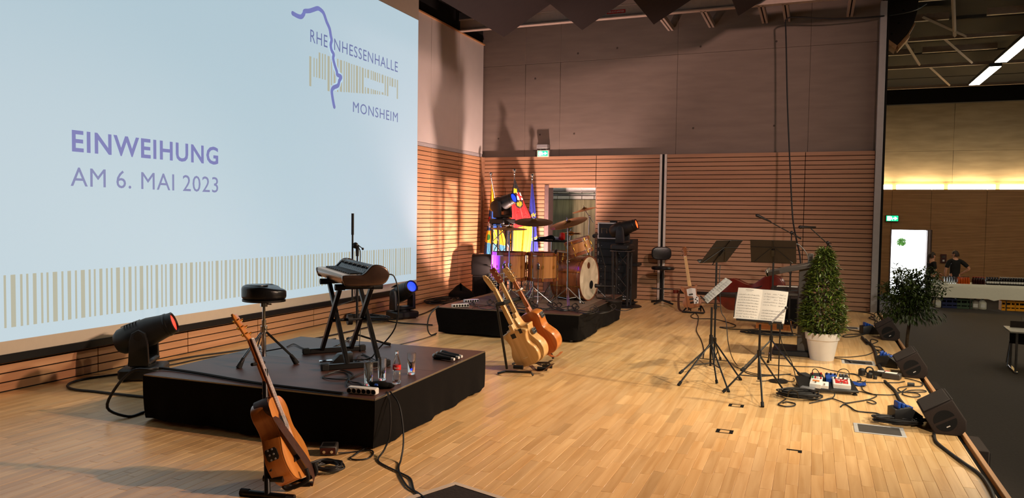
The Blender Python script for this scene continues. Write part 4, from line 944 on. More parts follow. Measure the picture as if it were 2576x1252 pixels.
# ------------------------------------------------------------------ drum kit
def fr_axis(c, axis, roll=(0, 0, 1)):
    z = Vector(axis).normalized(); x = Vector(roll).cross(z); x = x.normalized() if x.length > .01 else Vector((1, 0, 0)); return basis(c, x, z.cross(x), z)
def drum(name, label, c, axis, r, dep, wood_m, head_m, lugs=8, legs=0, floor=None, hoop='drum_hoop', port=False, spurs=False):
    """origin at the drum's centre"""
    T = fr_axis((0, 0, 0), axis); t = thing(name, label, 'drum', c)
    o = MB(); h = dep / 2; o.lathe([(r * .97, -h), (r, -h + .004), (r, h - .004), (r * .97, h)], 36, T=T); o.build('shell', MATS[wood_m], t)
    for s in (-1, 1):
        o = MB(); z = s * h; o.lathe([(r + .002, z - s * .030), (r + .014, z - s * .030), (r + .014, z + s * .012), (r + .002, z + s * .012), (r + .002, z - s * .030)], 36, T=T); hp = o.build('hoop', MATS[hoop], t)
        o = MB(); o.lathe([(r + .003, z - s * .036), (r + .012, z - s * .036), (r + .012, z - s * .030), (r + .003, z - s * .030)], 36, T=T); o.build('flesh_ring', MATS['chrome'], hp)
        o = MB(); o.lathe([(0, z + s * .003), (r, z + s * .003)], 36, T=T); o.build('drum_head', MATS[head_m], t)
        if port and s > 0:
            o = MB(); o.lathe([(0, z + .004), (.048, z + .004)], 18, T=T @ rotm(loc=(-.02, .19, 0))); o.build('badge', MATS['drum_hoop'], t)
            o = MB(); o.lathe([(0, z + .0045), (.062, z + .0045)], 20, T=T @ rotm(loc=(.08, -.10, 0))); o.build('port', MATS['hole'], t)
    for k in range(lugs):
        a = 2 * pi * (k + .5) / lugs; x, y = (r + .018) * cos(a), (r + .018) * sin(a)
        o = MB(); o.rod((x, y, -h + .005), (x, y, h - .005), .004, 6, T=T); o.lathe([(.010, -.02), (.010, .02)], 8, T=T @ rotm(loc=(x * .99, y * .99, 0)))
        for s in (-1, 1): o.box(-.014, .006, -.008, .008, -.02, .02, T=T @ rotm(0, 0, a, (x, y, s * (h - .012))))
        o.build('lug', MATS['brass' if hoop == 'drum_hoop' else 'chrome'], t)
    if legs:
        for k in range(legs):
            a = 2 * pi * (k + .3) / legs; x, y = (r + .02) * cos(a), (r + .02) * sin(a); o = MB(); o.tube([(x, y, h * .4), (x, y, floor - c[2] + .06), (x * 1.14, y * 1.14, floor - c[2] + .01)], .0065, 6); o.box(-.02, .02, -.018, .018, -.03, .05, .004, T=rotm(0, 0, a, (x * .97, y * .97, 0))); o.build('leg', MATS['chrome'], t)
    if spurs:
        for s in (-1, 1):
            o = MB(); o.rod((.14, s * (r * .92), -.05), (.22, s * (r + .12), floor - c[2] + .01), .008, 8); o.build('spur', MATS['chrome'], t)
    return t
mat('head_cream', (228, 214, 188), .5, var=.03); mat('head_white', (214, 206, 192), .55, var=.05)
DD = 10.75
bdc = FD(1480, 706, 11.12); bdc.z = RZ + .335
drum('bass_drum', 'brown wooden bass drum with a cream front head, largest of the kit', (bdc.x - .22, bdc.y + .04, bdc.z), (.985, -.17, 0), .316, .46, 'drum_wood', 'head_cream', 10, floor=RZ, port=True, spurs=True)
c = FD(1281, 669, DD); drum('floor_tom', 'brown floor tom lit violet on one edge, the one further from the bass drum', (c.x, c.y, .885), (0, 0, 1), .232, .38, 'drum_gold', 'head_white', 8, 3, RZ)
c = FD(1364, 669, DD); drum('floor_tom', 'brown floor tom next to the bass drum', (c.x, c.y, .885), (0, 0, 1), .205, .38, 'drum_gold', 'head_white', 8, 3, RZ)
c = FD(1413, 647, 11.3); drum('snare_drum', 'shallow brown snare drum behind the bass drum', (c.x, c.y, c.z), (.1, 0, 1), .178, .15, 'drum_wood', 'head_white', 8)
sn = c
c = FD(1456, 620, DD); drum('rack_tom', 'small brown tom tilted over the bass drum', (c.x, c.y, c.z), (-.30, -.12, .95), .165, .20, 'drum_gold', 'head_white', 6)
tomc = c
mat('cymbal', (196, 144, 74), .26, 1.0, var=.12, scale=20, stretch=(1, 1, 4)); mat('cymbal_dark', (120, 84, 52), .4, .9, var=.25, scale=12)
def cymbal(mb, r, T, n=40): mb.lathe([(.006, .030), (.03, .026), (.052, .010), (.06, .006), (r * .6, -.002), (r, -.014), (r, -.0165), (r * .6, -.0045), (.05, .006), (.006, .026)], n, T=T)
def cym_stand(label, base, top, axis, r, m, feet=.27, label2='', boom=None, hats=False, cat='cymbal stand', rot=0.0):
    t = thing('cymbal_stand', label, cat, base)
    top = Vector(top) - Vector(base); bm_ = Vector(boom) - Vector(base) if boom else None
    pt = bm_ if boom else top
    mid = Vector((0, 0, .10)).lerp(pt, .48)
    o = MB(); o.rod((0, 0, .05), mid, .0135, 10); o.rod(mid, pt, .0095, 10); o.lathe([(.02, -.025), (.02, .025)], 10, T=rotm(loc=mid)); o.rod(mid, mid + Vector((.04, -.02, 0)), .006); o.build('pole', MATS['chrome'], t)
    if boom:
        d = (top - pt).normalized(); o = MB(); o.rod(pt - d * .12, top, .008, 8); o.ball(tuple(pt), .022, 10, 8); o.build('boom_arm', MATS['chrome'], t)
    for k in range(3):
        a = rot + 2 * pi * k / 3; e = Vector((feet * cos(a), feet * sin(a), .015)); o = MB(); s = Vector((-sin(a), cos(a), 0)) * .010
        o.rod(Vector((0, 0, .24)) + s, e + s, .005); o.rod(Vector((0, 0, .24)) - s, e - s, .005); o.rod((0, 0, .09), Vector((0, 0, .24)).lerp(e, .6), .005); lg = o.build('leg', MATS['chrome'], t)
        o = MB(); o.rod(e * .93, (e.x * 1.08, e.y * 1.08, .012), .013, 8); o.build('rubber_foot', MATS['rubber'], lg)
    T = fr_axis(top, axis); o = MB(); o.rod((0, 0, -.03), (0, 0, .07), .004, 8, T=T); o.lathe([(.012, .03), (.016, .036), (.012, .044)], 10, T=T); o.build('wing_nut', MATS['chrome'], t)
    q = thing('cymbal', label2, 'cymbal', tuple(Vector(base) + top))
    o = MB(); cymbal(o, r, fr_axis((0, 0, 0), axis)); o.build('plate', MATS[m], q)
    if hats:
        o = MB(); T2 = fr_axis((0, 0, -.012), (-Vector(axis)[0], -Vector(axis)[1], -1)); cymbal(o, r, T2); o.build('lower_plate', MATS[m], q)
    return t
b1 = FZ(1340, 765, RZ); cym_stand('chrome cymbal stand in front of the two floor toms', b1, FD(1342, 556, (b1 - EYE).dot(FWD)), (.07, -.20, .97), .272, 'cymbal_dark', rot=.5, label2='large dark cymbal with a violet sheen, over the two floor toms')
b1 = FZ(1427, 767, RZ); cym_stand('chrome cymbal stand in front of the bass drum', b1, FD(1429, 559, (b1 - EYE).dot(FWD)), (-.20, -.27, .94), .275, 'cymbal', rot=.9, label2='large bronze ride cymbal tilted over the bass drum')
b1 = FZ(1283, 770, RZ); cym_stand('chrome cymbal stand by the violet-lit floor tom', b1, FD(1281, 573, (b1 - EYE).dot(FWD)), (.03, -.05, 1), .25, 'cymbal', rot=.2, label2='level cymbal lit violet, lowest of the kit, in front of the flags')
b1 = FZ(1483, 728, RZ); dd = (b1 - EYE).dot(FWD); cym_stand('chrome boom stand behind the bass drum', (b1.x - .02, b1.y - .12, RZ), FD(1470, 526, dd - .1), (-.22, -.15, .95), .21, 'cymbal', rot=1.2, label2='thin cymbal on the highest boom, in front of the open door', boom=FD(1483, 545, dd - .1))
b1 = FZ(1444, 735, RZ); dd = (b1 - EYE).dot(FWD); cym_stand('chrome hi-hat stand behind the snare drum', (b1.x - .15, b1.y, RZ), FD(1436, 586, dd), (0, 0, 1), .18, 'cymbal', rot=.4, label2='pair of small hi-hat cymbals behind the tilted ride', hats=True)
# percussion tray with small percussion
c = FD(1388, 604, 11.25); tr = thing('percussion_tray', 'black cloth-topped tray table behind the floor toms', 'tray', (c.x, c.y, RZ))
hh = c.z - RZ
o = MB(); o.box(-.24, .26, -.17, .17, hh - .02, hh, .006); o.build('tray', MATS['black_cloth'], tr)
o = MB(); o.rod((0, 0, .05), (0, 0, hh - .02), .012, 10); o.build('pole', MATS['chrome'], tr)
for k in range(3): a = 2 * pi * k / 3 + .3; o = MB(); o.rod((0, 0, .25), (.28 * cos(a), .28 * sin(a), .012), .008, 8); o.build('leg', MATS['chrome'], tr)
z = c.z
q = MB(); q.lathe([(.0, -.035), (.05, -.03), (.062, 0), (.05, .03), (0, .035)], 14, T=basis((c.x + .18, c.y - .05, z + .062), (0, 1, 0), (0, 0, 1), (1, 0, 0))); tag(q.build('shaker', MATS['red_plastic']), 'red round shaker lying at the end of the percussion tray', 'shaker')
q = MB(); q.rod((c.x + .02, c.y + .02, z + .03), (c.x + .13, c.y - .04, z + .03), .028, 12, .022); tag(q.build('shaker', MATS['white_plastic']), 'pale egg-shaped shaker lying on the percussion tray', 'shaker')
t = thing('tambourine', 'black hand percussion with jingles lying on the percussion tray', 'tambourine', (c.x - .10, c.y, z)); o = MB(); o.lathe([(.10, .01), (.115, .01), (.115, .05), (.10, .05), (.10, .01)], 24); o.build('frame', MATS['black_plastic'], t)
for k in range(6): a = k * pi / 3; o = MB(); o.lathe([(.02, 0), (.02, .004)], 10, T=rotm(loc=(.107 * cos(a), .107 * sin(a), .028))); o.build('jingle', MATS['chrome'], t)
q = MB(); q.tube(spline([(c.x - .2, c.y - .05, z + .015), (c.x - .1, c.y - .12, z + .02), (c.x + .02, c.y - .08, z + .06), (c.x + .08, c.y - .13, z + .02)], 5), .02, 8); tag(q.build('cloth', MATS['black_cloth']), 'crumpled black cloth on the percussion tray', 'cloth')
# drum microphones
def drum_mic(label, at, aim, base):
    t = thing('microphone_stand', label, 'microphone stand', base); b = Vector(base)
    o = MB(); o.lathe([(.0, 0), (.12, 0), (.12, .015), (.03, .03), (0, .03)], 18); o.build('foot', MATS['black_metal'], t)
    el = Vector((0, 0, max(.22, (at[2] - base[2]) * .5))); e2 = Vector(at) - b
    o = MB(); o.rod((0, 0, .02), el, .009, 8); o.rod(el, e2, .006, 8); o.ball(tuple(el), .018, 8, 6); o.build('boom', MATS['black_metal'], t)
    d = (Vector(aim) - Vector(at)).normalized(); m = thing('microphone', label.replace('stand', 'microphone').replace('short', 'small black'), 'microphone', at)
    o = MB(); o.lathe([(.012, -.05), (.02, -.02), (.024, .05), (.03, .06), (.03, .09), (0, .10)], 12, T=fr_axis((0, 0, 0), d)); o.build('body', MATS['black_plastic'], m)
fh = Vector((bdc.x + .02, bdc.y - .0, bdc.z))
p = FD(1512, 719, 11.05); drum_mic('short black boom stand at the front of the bass drum', tuple(p), (fh.x, fh.y, p.z), (p.x + .18, p.y + .06, RZ + .008))
p = FD(1398, 632, DD - .15); drum_mic('short black boom stand reaching over the floor tom beside the bass drum', tuple(p), (p.x - .08, p.y + .1, p.z - .1), tuple(FZ(1312, 752, RZ + .008)))
p = FD(1500, 590, DD + .6); drum_mic('short black boom stand reaching toward the tilted tom', tuple(p), (tomc.x, tomc.y, tomc.z), (p.x + .12, p.y + .1, RZ + .008))
ds = thing('drum_stool', 'black round drummer seat behind the snare drum', 'stool', (sn.x - .62, sn.y + .25, RZ))
o = MB(); o.lathe([(.0, .42), (.16, .42), (.18, .45), (.17, .50), (0, .51)], 24); o.build('seat', MATS['black_leather'], ds)
o = MB(); o.rod((0, 0, .05), (0, 0, .42), .014, 10); o.build('post', MATS['chrome'], ds)
for k in range(3): a = 2 * pi * k / 3; o = MB(); o.rod((0, 0, .25), (.24 * cos(a), .24 * sin(a), .01), .009, 8); o.build('leg', MATS['chrome'], ds)
ss = thing('snare_stand', 'chrome stand under the snare drum', 'drum stand', (sn.x, sn.y, RZ)); hz = sn.z - .08 - RZ
o = MB(); o.rod((0, 0, .05), (0, 0, hz - .06), .012, 10); o.build('pole', MATS['chrome'], ss)
for k in range(3):
    a = 2 * pi * k / 3 + .2; o = MB(); o.rod((0, 0, .22), (.22 * cos(a), .22 * sin(a), .01), .008, 8); o.build('leg', MATS['chrome'], ss); o = MB(); o.tube([(0, 0, hz - .08), (.16 * cos(a), .16 * sin(a), hz - .01), (.185 * cos(a), .185 * sin(a), hz + .03)], .006, 6); o.build('basket_arm', MATS['chrome'], ss)
pe = thing('bass_drum_pedal', 'chrome kick pedal behind the bass drum', 'pedal', (bdc.x - .62, bdc.y + .1, RZ))
o = MB(); o.box(-.26, .02, -.045, .045, .0, .012, .003); o.prism([(-.25, .02), (.0, .11), (.0, .12), (-.25, .03)], -.04, .04, T=basis((0, 0, 0), (1, 0, 0), (0, 0, 1), (0, -1, 0))); o.build('footboard', MATS['steel'], pe)
o = MB(); o.rod((0, -.06, .19), (0, .06, .19), .008); o.rod((0, -.06, 0), (0, -.06, .19), .008); o.rod((0, .06, 0), (0, .06, .19), .008); o.rod((0, 0, .19), (.05, 0, .33), .005); o.ball((.05, 0, .34), .026, 10, 8); o.build('beater_frame', MATS['chrome'], pe)
q = thing('tom_mount', 'chrome post carrying the small tilted tom', 'drum stand', (tomc.x - .02, tomc.y + .74, RZ)); o = MB(); o.rod((0, 0, .02), (0, 0, tomc.z - RZ), .013, 10); o.rod((0, 0, tomc.z - RZ - .03), (.02, -.60, tomc.z - RZ - .03), .010, 8); o.build('post', MATS['chrome'], q)
for k in range(3): a = 2 * pi * k / 3; o = MB(); o.rod((0, 0, .25), (.25 * cos(a), .25 * sin(a), .01), .008, 8); o.build('leg', MATS['chrome'], q)
# ------------------------------------------------------------------ music stands
mat('desk_black', (26, 19, 17), .55, 0, var=.1); mat('paper', (232, 226, 214), .8, var=.02); mat('ink', (60, 56, 54), .9)
def tripod(t, zc, feet, zt, r=.0085, spread=None):
    """legs hinge at height zc on the pole, braces from a lower collar"""
    for f in feet:
        o = MB(); a = Vector((0, 0, zc)); e = Vector((f[0], f[1], .014)); o.rod(a, e, r, 8); lg = o.build('leg', MATS['black_metal'], t)
        o = MB(); o.rod(e.lerp(a, .06), e - (a - e) * .02, r * 1.7, 8); o.build('rubber_foot', MATS['rubber'], lg)
        o = MB(); o.rod((0, 0, zc - .20), a.lerp(e, .55), r * .7, 6); o.build('brace', MATS['black_metal'], t)
    o = MB(); o.rod((0, 0, zc - .23), (0, 0, zt), r * 1.25, 10); o.rod((0, 0, zt * .55), (0, 0, zt * .55 + .05), r * 2.1, 10); o.rod((0, 0, zt * .55 + .025), (.045, .01, zt * .55 + .025), .006, 6); o.rod((0, 0, zc - .02), (0, 0, zc + .04), r * 2.4, 10); o.build('pole', MATS['black_metal'], t)
def music_desk(t, TL, TR, BR, BL, base, sheets=None, wire=True):
    """desk panel from four corner points (world), with lip and wire braces on its back"""
    b = Vector(base); P = [Vector(p) - b for p in (TL, TR, BR, BL)]
    n = (P[1] - P[3]).cross(P[0] - P[2]).normalized(); return P, n
def desk(t, centre, width, height, az, tilt, mtl, lip=.045, wires=True):
    """az: horizontal direction the front faces; tilt: lean back from vertical"""
    f = Vector((cos(az), sin(az), 0)); x = Vector((-f.y, f.x, 0)) * -1; up = Vector((0, 0, 1)) * cos(tilt) - f * sin(tilt); n = f * cos(tilt) + Vector((0, 0, 1)) * sin(tilt)
    x = up.cross(n); T = basis(centre, x, up, n)
    o = MB(); o.prism([(-width / 2, -height / 2), (width / 2, -height / 2), (width / 2, height / 2), (-width / 2, height / 2)], -.003, 0, T=T); d = o.build('desk', MATS[mtl], t)
    o = MB(); o.box(-width / 2, width / 2, -height / 2 - .004, -height / 2, 0, lip, T=T); o.box(-width / 2, width / 2, -height / 2 - .004, -height / 2 + .012, lip - .003, lip, T=T); o.build('lip', MATS[mtl], t)
    o = MB()
    if wires:
        z = -.007; o.rod((-width / 2, height * .18, z), (width / 2, height * .18, z), .003, 6, T=T); o.rod((0, height * .22, z), (-width * .42, -height * .48, z), .0035, 6, T=T); o.rod((0, height * .22, z), (width * .42, -height * .48, z), .0035, 6, T=T); o.rod((0, height / 2, z - .003), (0, -height / 2 - .03, z - .003), .006, 6, T=T)
    o.box(-.016, .016, -.05, .03, -.026, -.004, T=T); o.build('bracket', MATS['black_metal'], t)
    return T
def pages(label, T, base, w, h, tilt_fold=.06, seed=1):
    rnd = random.Random(seed)
    t = thing('sheet_music', label, 'sheet music', base)
    B = Matrix.Translation(-Vector(base))
    for s in (-1, 1):
        def pf(u, v): return B @ (T @ Vector((s * w * u, (v - .5) * h, .006 + .010 * sin(pi * u) + .006 * (1 - u) + .002 * sin(5 * v + s))))
        nn = (T.to_3x3() @ Vector((0, 0, 1))) * .0012
        o = MB(); o.slab(pf, 6, 5, nn); pg = o.build('page', MATS['paper'], t)
        o = MB()
        def seg(u0, u1, v, th):
            for k in range(4):
                a, c = u0 + (u1 - u0) * k / 4, u0 + (u1 - u0) * (k + 1) / 4; e = nn * 1.3
                o.add([pf(a, v) + e, pf(c, v) + e, pf(c, v + th) + e, pf(a, v + th) + e], [(0, 1, 2, 3)])
        rows = [.88 - .088 * i for i in range(10)]
        if s < 0: rows = rows[1:]; seg(.35, .68, .935, .010); seg(.42, .62, .90, .005)
        else: rows = [r for i, r in enumerate(rows) if i != 5]
        for r in rows:
            for l in range(5): seg(.08, .94, r - l * .0075, .0014)
            for k in range(13):
                u = .12 + .8 * (k + rnd.random() * .6) / 13; v = r - rnd.random() * .03
                if rnd.random() < .8: o.add([pf(u, v) + nn * 1.4, pf(u + .016, v) + nn * 1.4, pf(u + .016, v + .009) + nn * 1.4, pf(u, v + .009) + nn * 1.4], [(0, 1, 2, 3)]); o.add([pf(u + .013, v) + nn * 1.4, pf(u + .016, v) + nn * 1.4, pf(u + .016, v + .03) + nn * 1.4, pf(u + .013, v + .03) + nn * 1.4], [(0, 1, 2, 3)])
        o.build('printed_notes', MATS['ink'], t, stuff=True)
    return t
def floorpt(x, y): p = FZ(x, y); return Vector((p.x, p.y, 0))
def stand(label, basepx, feetpx, zc):
    b = floorpt(*basepx); t = thing('music_stand', label, 'music stand', b); return t, b, [tuple((floorpt(*f) - b)[:2]) for f in feetpx]
# A: white sheets turned to the camera
b = floorpt(1907, 990); t = thing('music_stand', 'black tripod stand whose open white sheet music faces the camera', 'music stand', b)
zt = FY(1905, 815, b.y).z
tripod(t, .36, [tuple((floorpt(*f) - b)[:2]) for f in ((1820, 988), (1975, 990), (1918, 1024))], zt)
cA = FD(1914, 768, (b - EYE).dot(FWD) - .05)
TA = desk(t, cA - b, .40, .315, RAD(-97), RAD(24), 'desk_black', lip=.022, wires=False)
for x in (-.225,): o = MB(); o.rod((x, -.13, .01), (x, .10, .03), .004, 6, T=TA); o.rod((x - .01, .10, .03), (x + .01, .10, .03), .005, 6, T=TA); o.build('page_clip', MATS['black_metal'], t)
pages('open white sheet music facing the camera on the black tripod stand', Matrix.Translation(b) @ TA @ rotm(0, 0, RAD(-2)), tuple(cA), .222, .30, seed=4)
# B: sheets turned away to the left
b = floorpt(1786, 955); t = thing('music_stand', 'black tripod stand with sheet music turned sideways toward the guitars', 'music stand', b)
tripod(t, .37, [tuple((floorpt(*f) - b)[:2]) for f in ((1708, 970), (1832, 986), (1803, 965))], FY(1786, 772, b.y).z)
cB = FD(1804, 731, (b - EYE).dot(FWD))
TBm = desk(t, cB - b, .40, .315, RAD(-166), RAD(46), 'desk_black', wires=False)
pages('white sheet music seen at a slant on the sideways tripod stand', Matrix.Translation(b) @ TBm, tuple(cB), .235, .31, seed=9)
# C and D: tall black desks seen from behind
b = floorpt(1796, 922); b = FZ(1796, 918); t = thing('music_stand', 'tall black wire-braced music stand leaning sideways, seen from behind near the bass guitar', 'music stand', b)
tripod(t, .26, [tuple((floorpt(*f) - b)[:2]) for f in ((1712, 940), (1862, 956), (1812, 905))], FY(1796, 660, b.y).z)
cC = FD(1815, 632, (b - EYE).dot(FWD)); TC = desk(t, cC - b, .47, .33, RAD(150), RAD(40), 'desk_black')
b = FZ(1938, 918); t = thing('music_stand', 'tall black wire-braced music stand seen square from behind, next to the plant', 'music stand', b)
tripod(t, .28, [tuple((floorpt(*f) - b)[:2]) for f in ((1866, 933), (2012, 946), (1932, 913))], FY(1943, 660, b.y).z)
cD = FD(1945, 632, (b - EYE).dot(FWD)); TD = desk(t, cD - b, .475, .29, RAD(88), RAD(30), 'desk_black')
# small microphone clipped under the white sheets
DA = (FZ(1907, 990) - EYE).dot(FWD) - .22
cl = thing('clip_microphone', 'silver microphone on a short arm in front of the white sheet music', 'microphone', tuple(FD(1940, 812, DA)))
e = FD(1978, 774, DA - .02) - FD(1940, 812, DA)
o = MB(); o.rod((0, 0, 0), e, .007, 8); o.build('body', MATS['grey_metal'], cl)
o = MB(); o.ball(tuple(e), .014, 10, 8); o.rod((-.02, 0, -.01), (.01, 0, .0), .013, 8); o.build('clip', MATS['black_plastic'], cl)
mp = FZ(1958, 960); t = thing('microphone_stand', 'thin black low stand holding the silver microphone before the sheet music', 'microphone stand', mp); hz = FY(1957, 812, mp.y).z
o = MB(); o.rod((0, 0, .02), (0, 0, .0 + hz), .006, 8); o.box(-.03, .03, -.015, .015, hz - .06, hz, .004); o.build('pole', MATS['black_metal'], t)
o = MB(); o.lathe([(0, 0), (.09, 0), (.09, .012), (0, .02)], 18); o.build('foot', MATS['black_metal'], t)

# ------------------------------------------------------------------ lectern, potted laurel
mat('lectern_grey', (66, 62, 58), .5, .2, var=.08)
lt = thing('lectern', 'dark grey lectern with a slanting top and thick column behind the potted laurel', 'lectern', (-.10, 9.62, 0))
o = MB(); o.box(-.33, .16, -.25, .25, 0, .065, .01); o.build('base', MATS['black_paint'], lt)
o = MB(); o.box(-.06, .10, -.19, .19, .06, 1.04, .006); o.build('column', MATS['lectern_grey'], lt)
T = rotm(0, RAD(-14), 0, (.10, 0, 1.10))
o = MB(); o.box(-.54, .0, -.26, .26, -.045, 0, .004, T=T); o.build('top', MATS['lectern_grey'], lt)
o = MB(); o.box(-.545, -.52, -.26, .26, -.05, .03, .004, T=T); o.build('ledge', MATS['steel'], lt)
o = MB(); o.box(-.50, .04, -.16, .16, .70, .73, .004); o.build('shelf', MATS['lectern_grey'], lt)
o = MB(); o.box(.03, .09, -.05, .05, 1.04, 1.20, .006); o.build('microphone_socket', MATS['lectern_grey'], lt)
gm = thing('gooseneck_microphone', 'slim gooseneck microphone arching above the lectern', 'microphone', (-.06, 9.55, 1.10))
e = FY(2003, 613, 9.5) - Vector((-.06, 9.55, 1.10))
o = MB(); o.tube(spline([(0, 0, 0), (-.01, 0, .06), (-.045, -.01, .13), e.lerp(Vector((-.05, 0, .12)), .4) + Vector((0, 0, .02)), e], 5), .006, 8); o.build('gooseneck', MATS['steel'], gm)
o = MB(); o.rod(e, e + Vector((-.06, 0, .015)), .010, 8); o.build('capsule', MATS['black_metal'], gm)
mat('laurel', (84, 100, 44), .38, var=.45, scale=9, attr='tint'); mat('bark', (92, 72, 50), .9, var=.3, scale=20, bump=.4); mat('pot_white', (206, 201, 193), .4, var=.02); mat('soil', (46, 34, 26), 1.0, var=.4, scale=60, bump=.5)
def leaf(mb, p, d, up, ln, w, tint):
    d = d.normalized(); s = d.cross(up); s = s.normalized() if s.length > .05 else d.orthogonal().normalized(); n = s.cross(d)
    mb.c = tint; k = n * ln * .10
    q = lambda f, g: p + d * ln * f + s * (w * g) + n * ln * (.10 * abs(g) - .22 * f * f)
    mb.add([p, q(.28, .85), q(.62, .9), q(1, 0), q(.62, -.9), q(.28, -.85), q(.45, 0)], [(0, 1, 6), (1, 2, 6), (2, 3, 6), (3, 4, 6), (4, 5, 6), (5, 0, 6)])
def pot(t, r0, r1, h, m, z=0):
    o = MB(); o.lathe([(r0, 0), (r0 + (r1 - r0) * .78, h * .74), (r1 * 1.0, h * .745), (r1 * 1.04, h * .97), (r1 * 1.03, h), (r1 * .97, h), (r1 * .96, h * .9), (0, h * .9)], 36); p = o.build('pot', MATS[m], t, sharp=30)
    o = MB(); o.lathe([(0, h * .905), (r1 * .955, h * .905)], 24); o.build('soil', MATS['soil'], t)
pp = FZ(2067, 903); pl = thing('potted_laurel', 'cone-shaped laurel bush in a white tapered pot on the stage', 'plant', (pp.x, pp.y, 0))
pot(pl, .128, .182, .315, 'pot_white')
rnd = random.Random(11); o = MB(); H0, H1 = .30, 1.24
for i in range(3000):
    v = rnd.random() ** 1.25; z = H0 + .02 + (H1 - H0) * v; R = (.215 * (1 - v) ** .70 + .03) * (1 if v > .12 else .72 + v * 2.3)
    R *= 1 + .12 * sin(z * 21 + 2 + 2 * sin(i)) + .10 * rnd.random()
    a = rnd.random() * 2 * pi; rr = R * (1 - .5 * rnd.random() ** 1.5); p = Vector((rr * cos(a), rr * sin(a), z))
    d = Vector((cos(a) + rnd.uniform(-1, 1), sin(a) + rnd.uniform(-1, 1), rnd.uniform(-.5, 1.2)))
    k = rnd.random(); tint = (.6 + .5 * k, .6 + .5 * k, .6 + .4 * k, 1)
    if k > .88: tint = (1.9, 1.8, 1.2, 1)
    leaf(o, p, d, Vector((0, 0, 1)), rnd.uniform(.055, .085), rnd.uniform(.010, .015), tint)
o.build('foliage', MATS['laurel'], pl, tint=True)
o = MB(); o.rod((0, 0, .27), (0, 0, 1.18), .010, 8, .004)
for i in range(46):
    z = .34 + .78 * rnd.random(); a = rnd.random() * 6.28; R = .2 * (1 - (z - .3) / .95) ** .7; o.rod((0, 0, z), (R * cos(a), R * sin(a), z + .06), .004, 5, .002)
o.build('trunk', MATS['bark'], pl)
o = MB(); o.rod((.0, -.02, .3), FY(2053, 655, pp.y) - pp, .005, 6); o.build('support_cane', MATS['pot_white'], pl)
# standard laurel in the hall, just below the stage edge
tx = FY(2283, 872, 13.6); ht = thing('laurel_tree', 'standard laurel tree with a round crown, standing in the hall just below the stage edge', 'plant', (tx.x, 13.6, HZ))
pot(ht, .15, .21, .38, 'pot_white')
cc = FY(2292, 735, 13.6) - Vector((tx.x, 13.6, HZ))
o = MB(); o.tube(spline([(0, 0, .3), (-.01, 0, .7), (.02, 0, 1.1), (.03, 0, cc.z - .1)], 5), .024, 8); 
for i in range(26):
    a = rnd.random() * 6.28; e = cc + Vector((cos(a) * .36 * rnd.random(), sin(a) * .36 * rnd.random(), rnd.uniform(-.15, .35))); o.rod((.03, 0, cc.z - .22), e, .008, 5, .003)
o.build('trunk', MATS['bark'], ht)
o = MB()
for i in range(3300):
    v = Vector((rnd.gauss(0, 1), rnd.gauss(0, 1), rnd.gauss(0, 1))).normalized(); R = (rnd.random() ** .45); lump = 1 + .22 * sin(6 * v.x + 4 * v.z + 1) + .14 * sin(8 * v.y + 5 * v.z + 2)
    p = cc + Vector((v.x * .40, v.y * .38, v.z * .38)) * R * lump
    d = v * .6 + Vector((rnd.uniform(-1, 1), rnd.uniform(-1, 1), rnd.uniform(-.7, .7))); k = rnd.random(); leaf(o, p, d, Vector((0, 0, 1)), rnd.uniform(.055, .09), rnd.uniform(.012, .018), (.4 + .4 * k, .45 + .4 * k, .4 + .3 * k, 1))
for i in range(150):   # loose drooping twigs below the crown
    a = rnd.random() * 6.28; r = .12 + .36 * rnd.random(); p = cc + Vector((r * cos(a), r * sin(a), -.30 - .14 * rnd.random() * (1.2 - r))); leaf(o, p, Vector((cos(a), sin(a), -.9)), Vector((0, 0, 1)), .10, .02, (.4, .45, .4, 1))
o.build('foliage', MATS['laurel'], ht, tint=True)

# ------------------------------------------------------------------ boom microphone stands at the back right
def boom_stand(label, base, h, tip, tail_, mic_label, mic_dir):
    t = thing('microphone_stand', label, 'microphone stand', base); b = Vector(base)
    o = MB(); o.rod((0, 0, .05), (0, 0, h * .62), .013, 10); o.rod((0, 0, h * .6), (0, 0, h), .009, 8); o.rod((0, 0, h * .58), (0, 0, h * .64), .018, 10); o.build('pole', MATS['black_metal'], t)
    for k in range(3): a = RAD(40 + 120 * k); o = MB(); o.rod((0, 0, .16), (.32 * cos(a), .32 * sin(a), .012), .009, 8); o.build('leg', MATS['black_metal'], t)
    o = MB(); o.rod(Vector(tail_) - b, Vector(tip) - b, .0075, 8); o.rod(Vector(tail_) - b, Vector(tail_).lerp(Vector(tip), .14) - b, .013, 8); o.build('boom', MATS['black_metal'], t)
    o = MB(); o.ball((0, 0, h), .026, 10, 8); o.rod((0, 0, h), (.05, -.02, h - .01), .006); o.build('clutch', MATS['black_plastic'], t)
    m = thing('microphone', mic_label, 'microphone', tip); T = fr_axis((0, 0, 0), mic_dir)
    o = MB(); o.lathe([(.011, -.09), (.013, -.02), (.021, .09), (.023, .10)], 12, T=T); o.build('body', MATS['black_metal'], m)
    o = MB(); o.ball((0, 0, .122), (.026, .026, .03), 12, 8, T=T); o.build('grille', MATS['black_plastic'], m)
pF = FZ(2075, 833); d_ = (pF - EYE).dot(FWD)
boom_stand('black boom stand standing behind the laurel bush, beside the hall opening', tuple(pF), FD(2075, 610, d_).z, tuple(FD(2036, 571, d_)), tuple(FD(2092, 622, d_)), 'black microphone on the boom behind the laurel bush', (-1, .1, -.02))
pE = Vector((FY(1988, 700, 11.6).x, 11.6, 0)); d_ = (pE - EYE).dot(FWD)
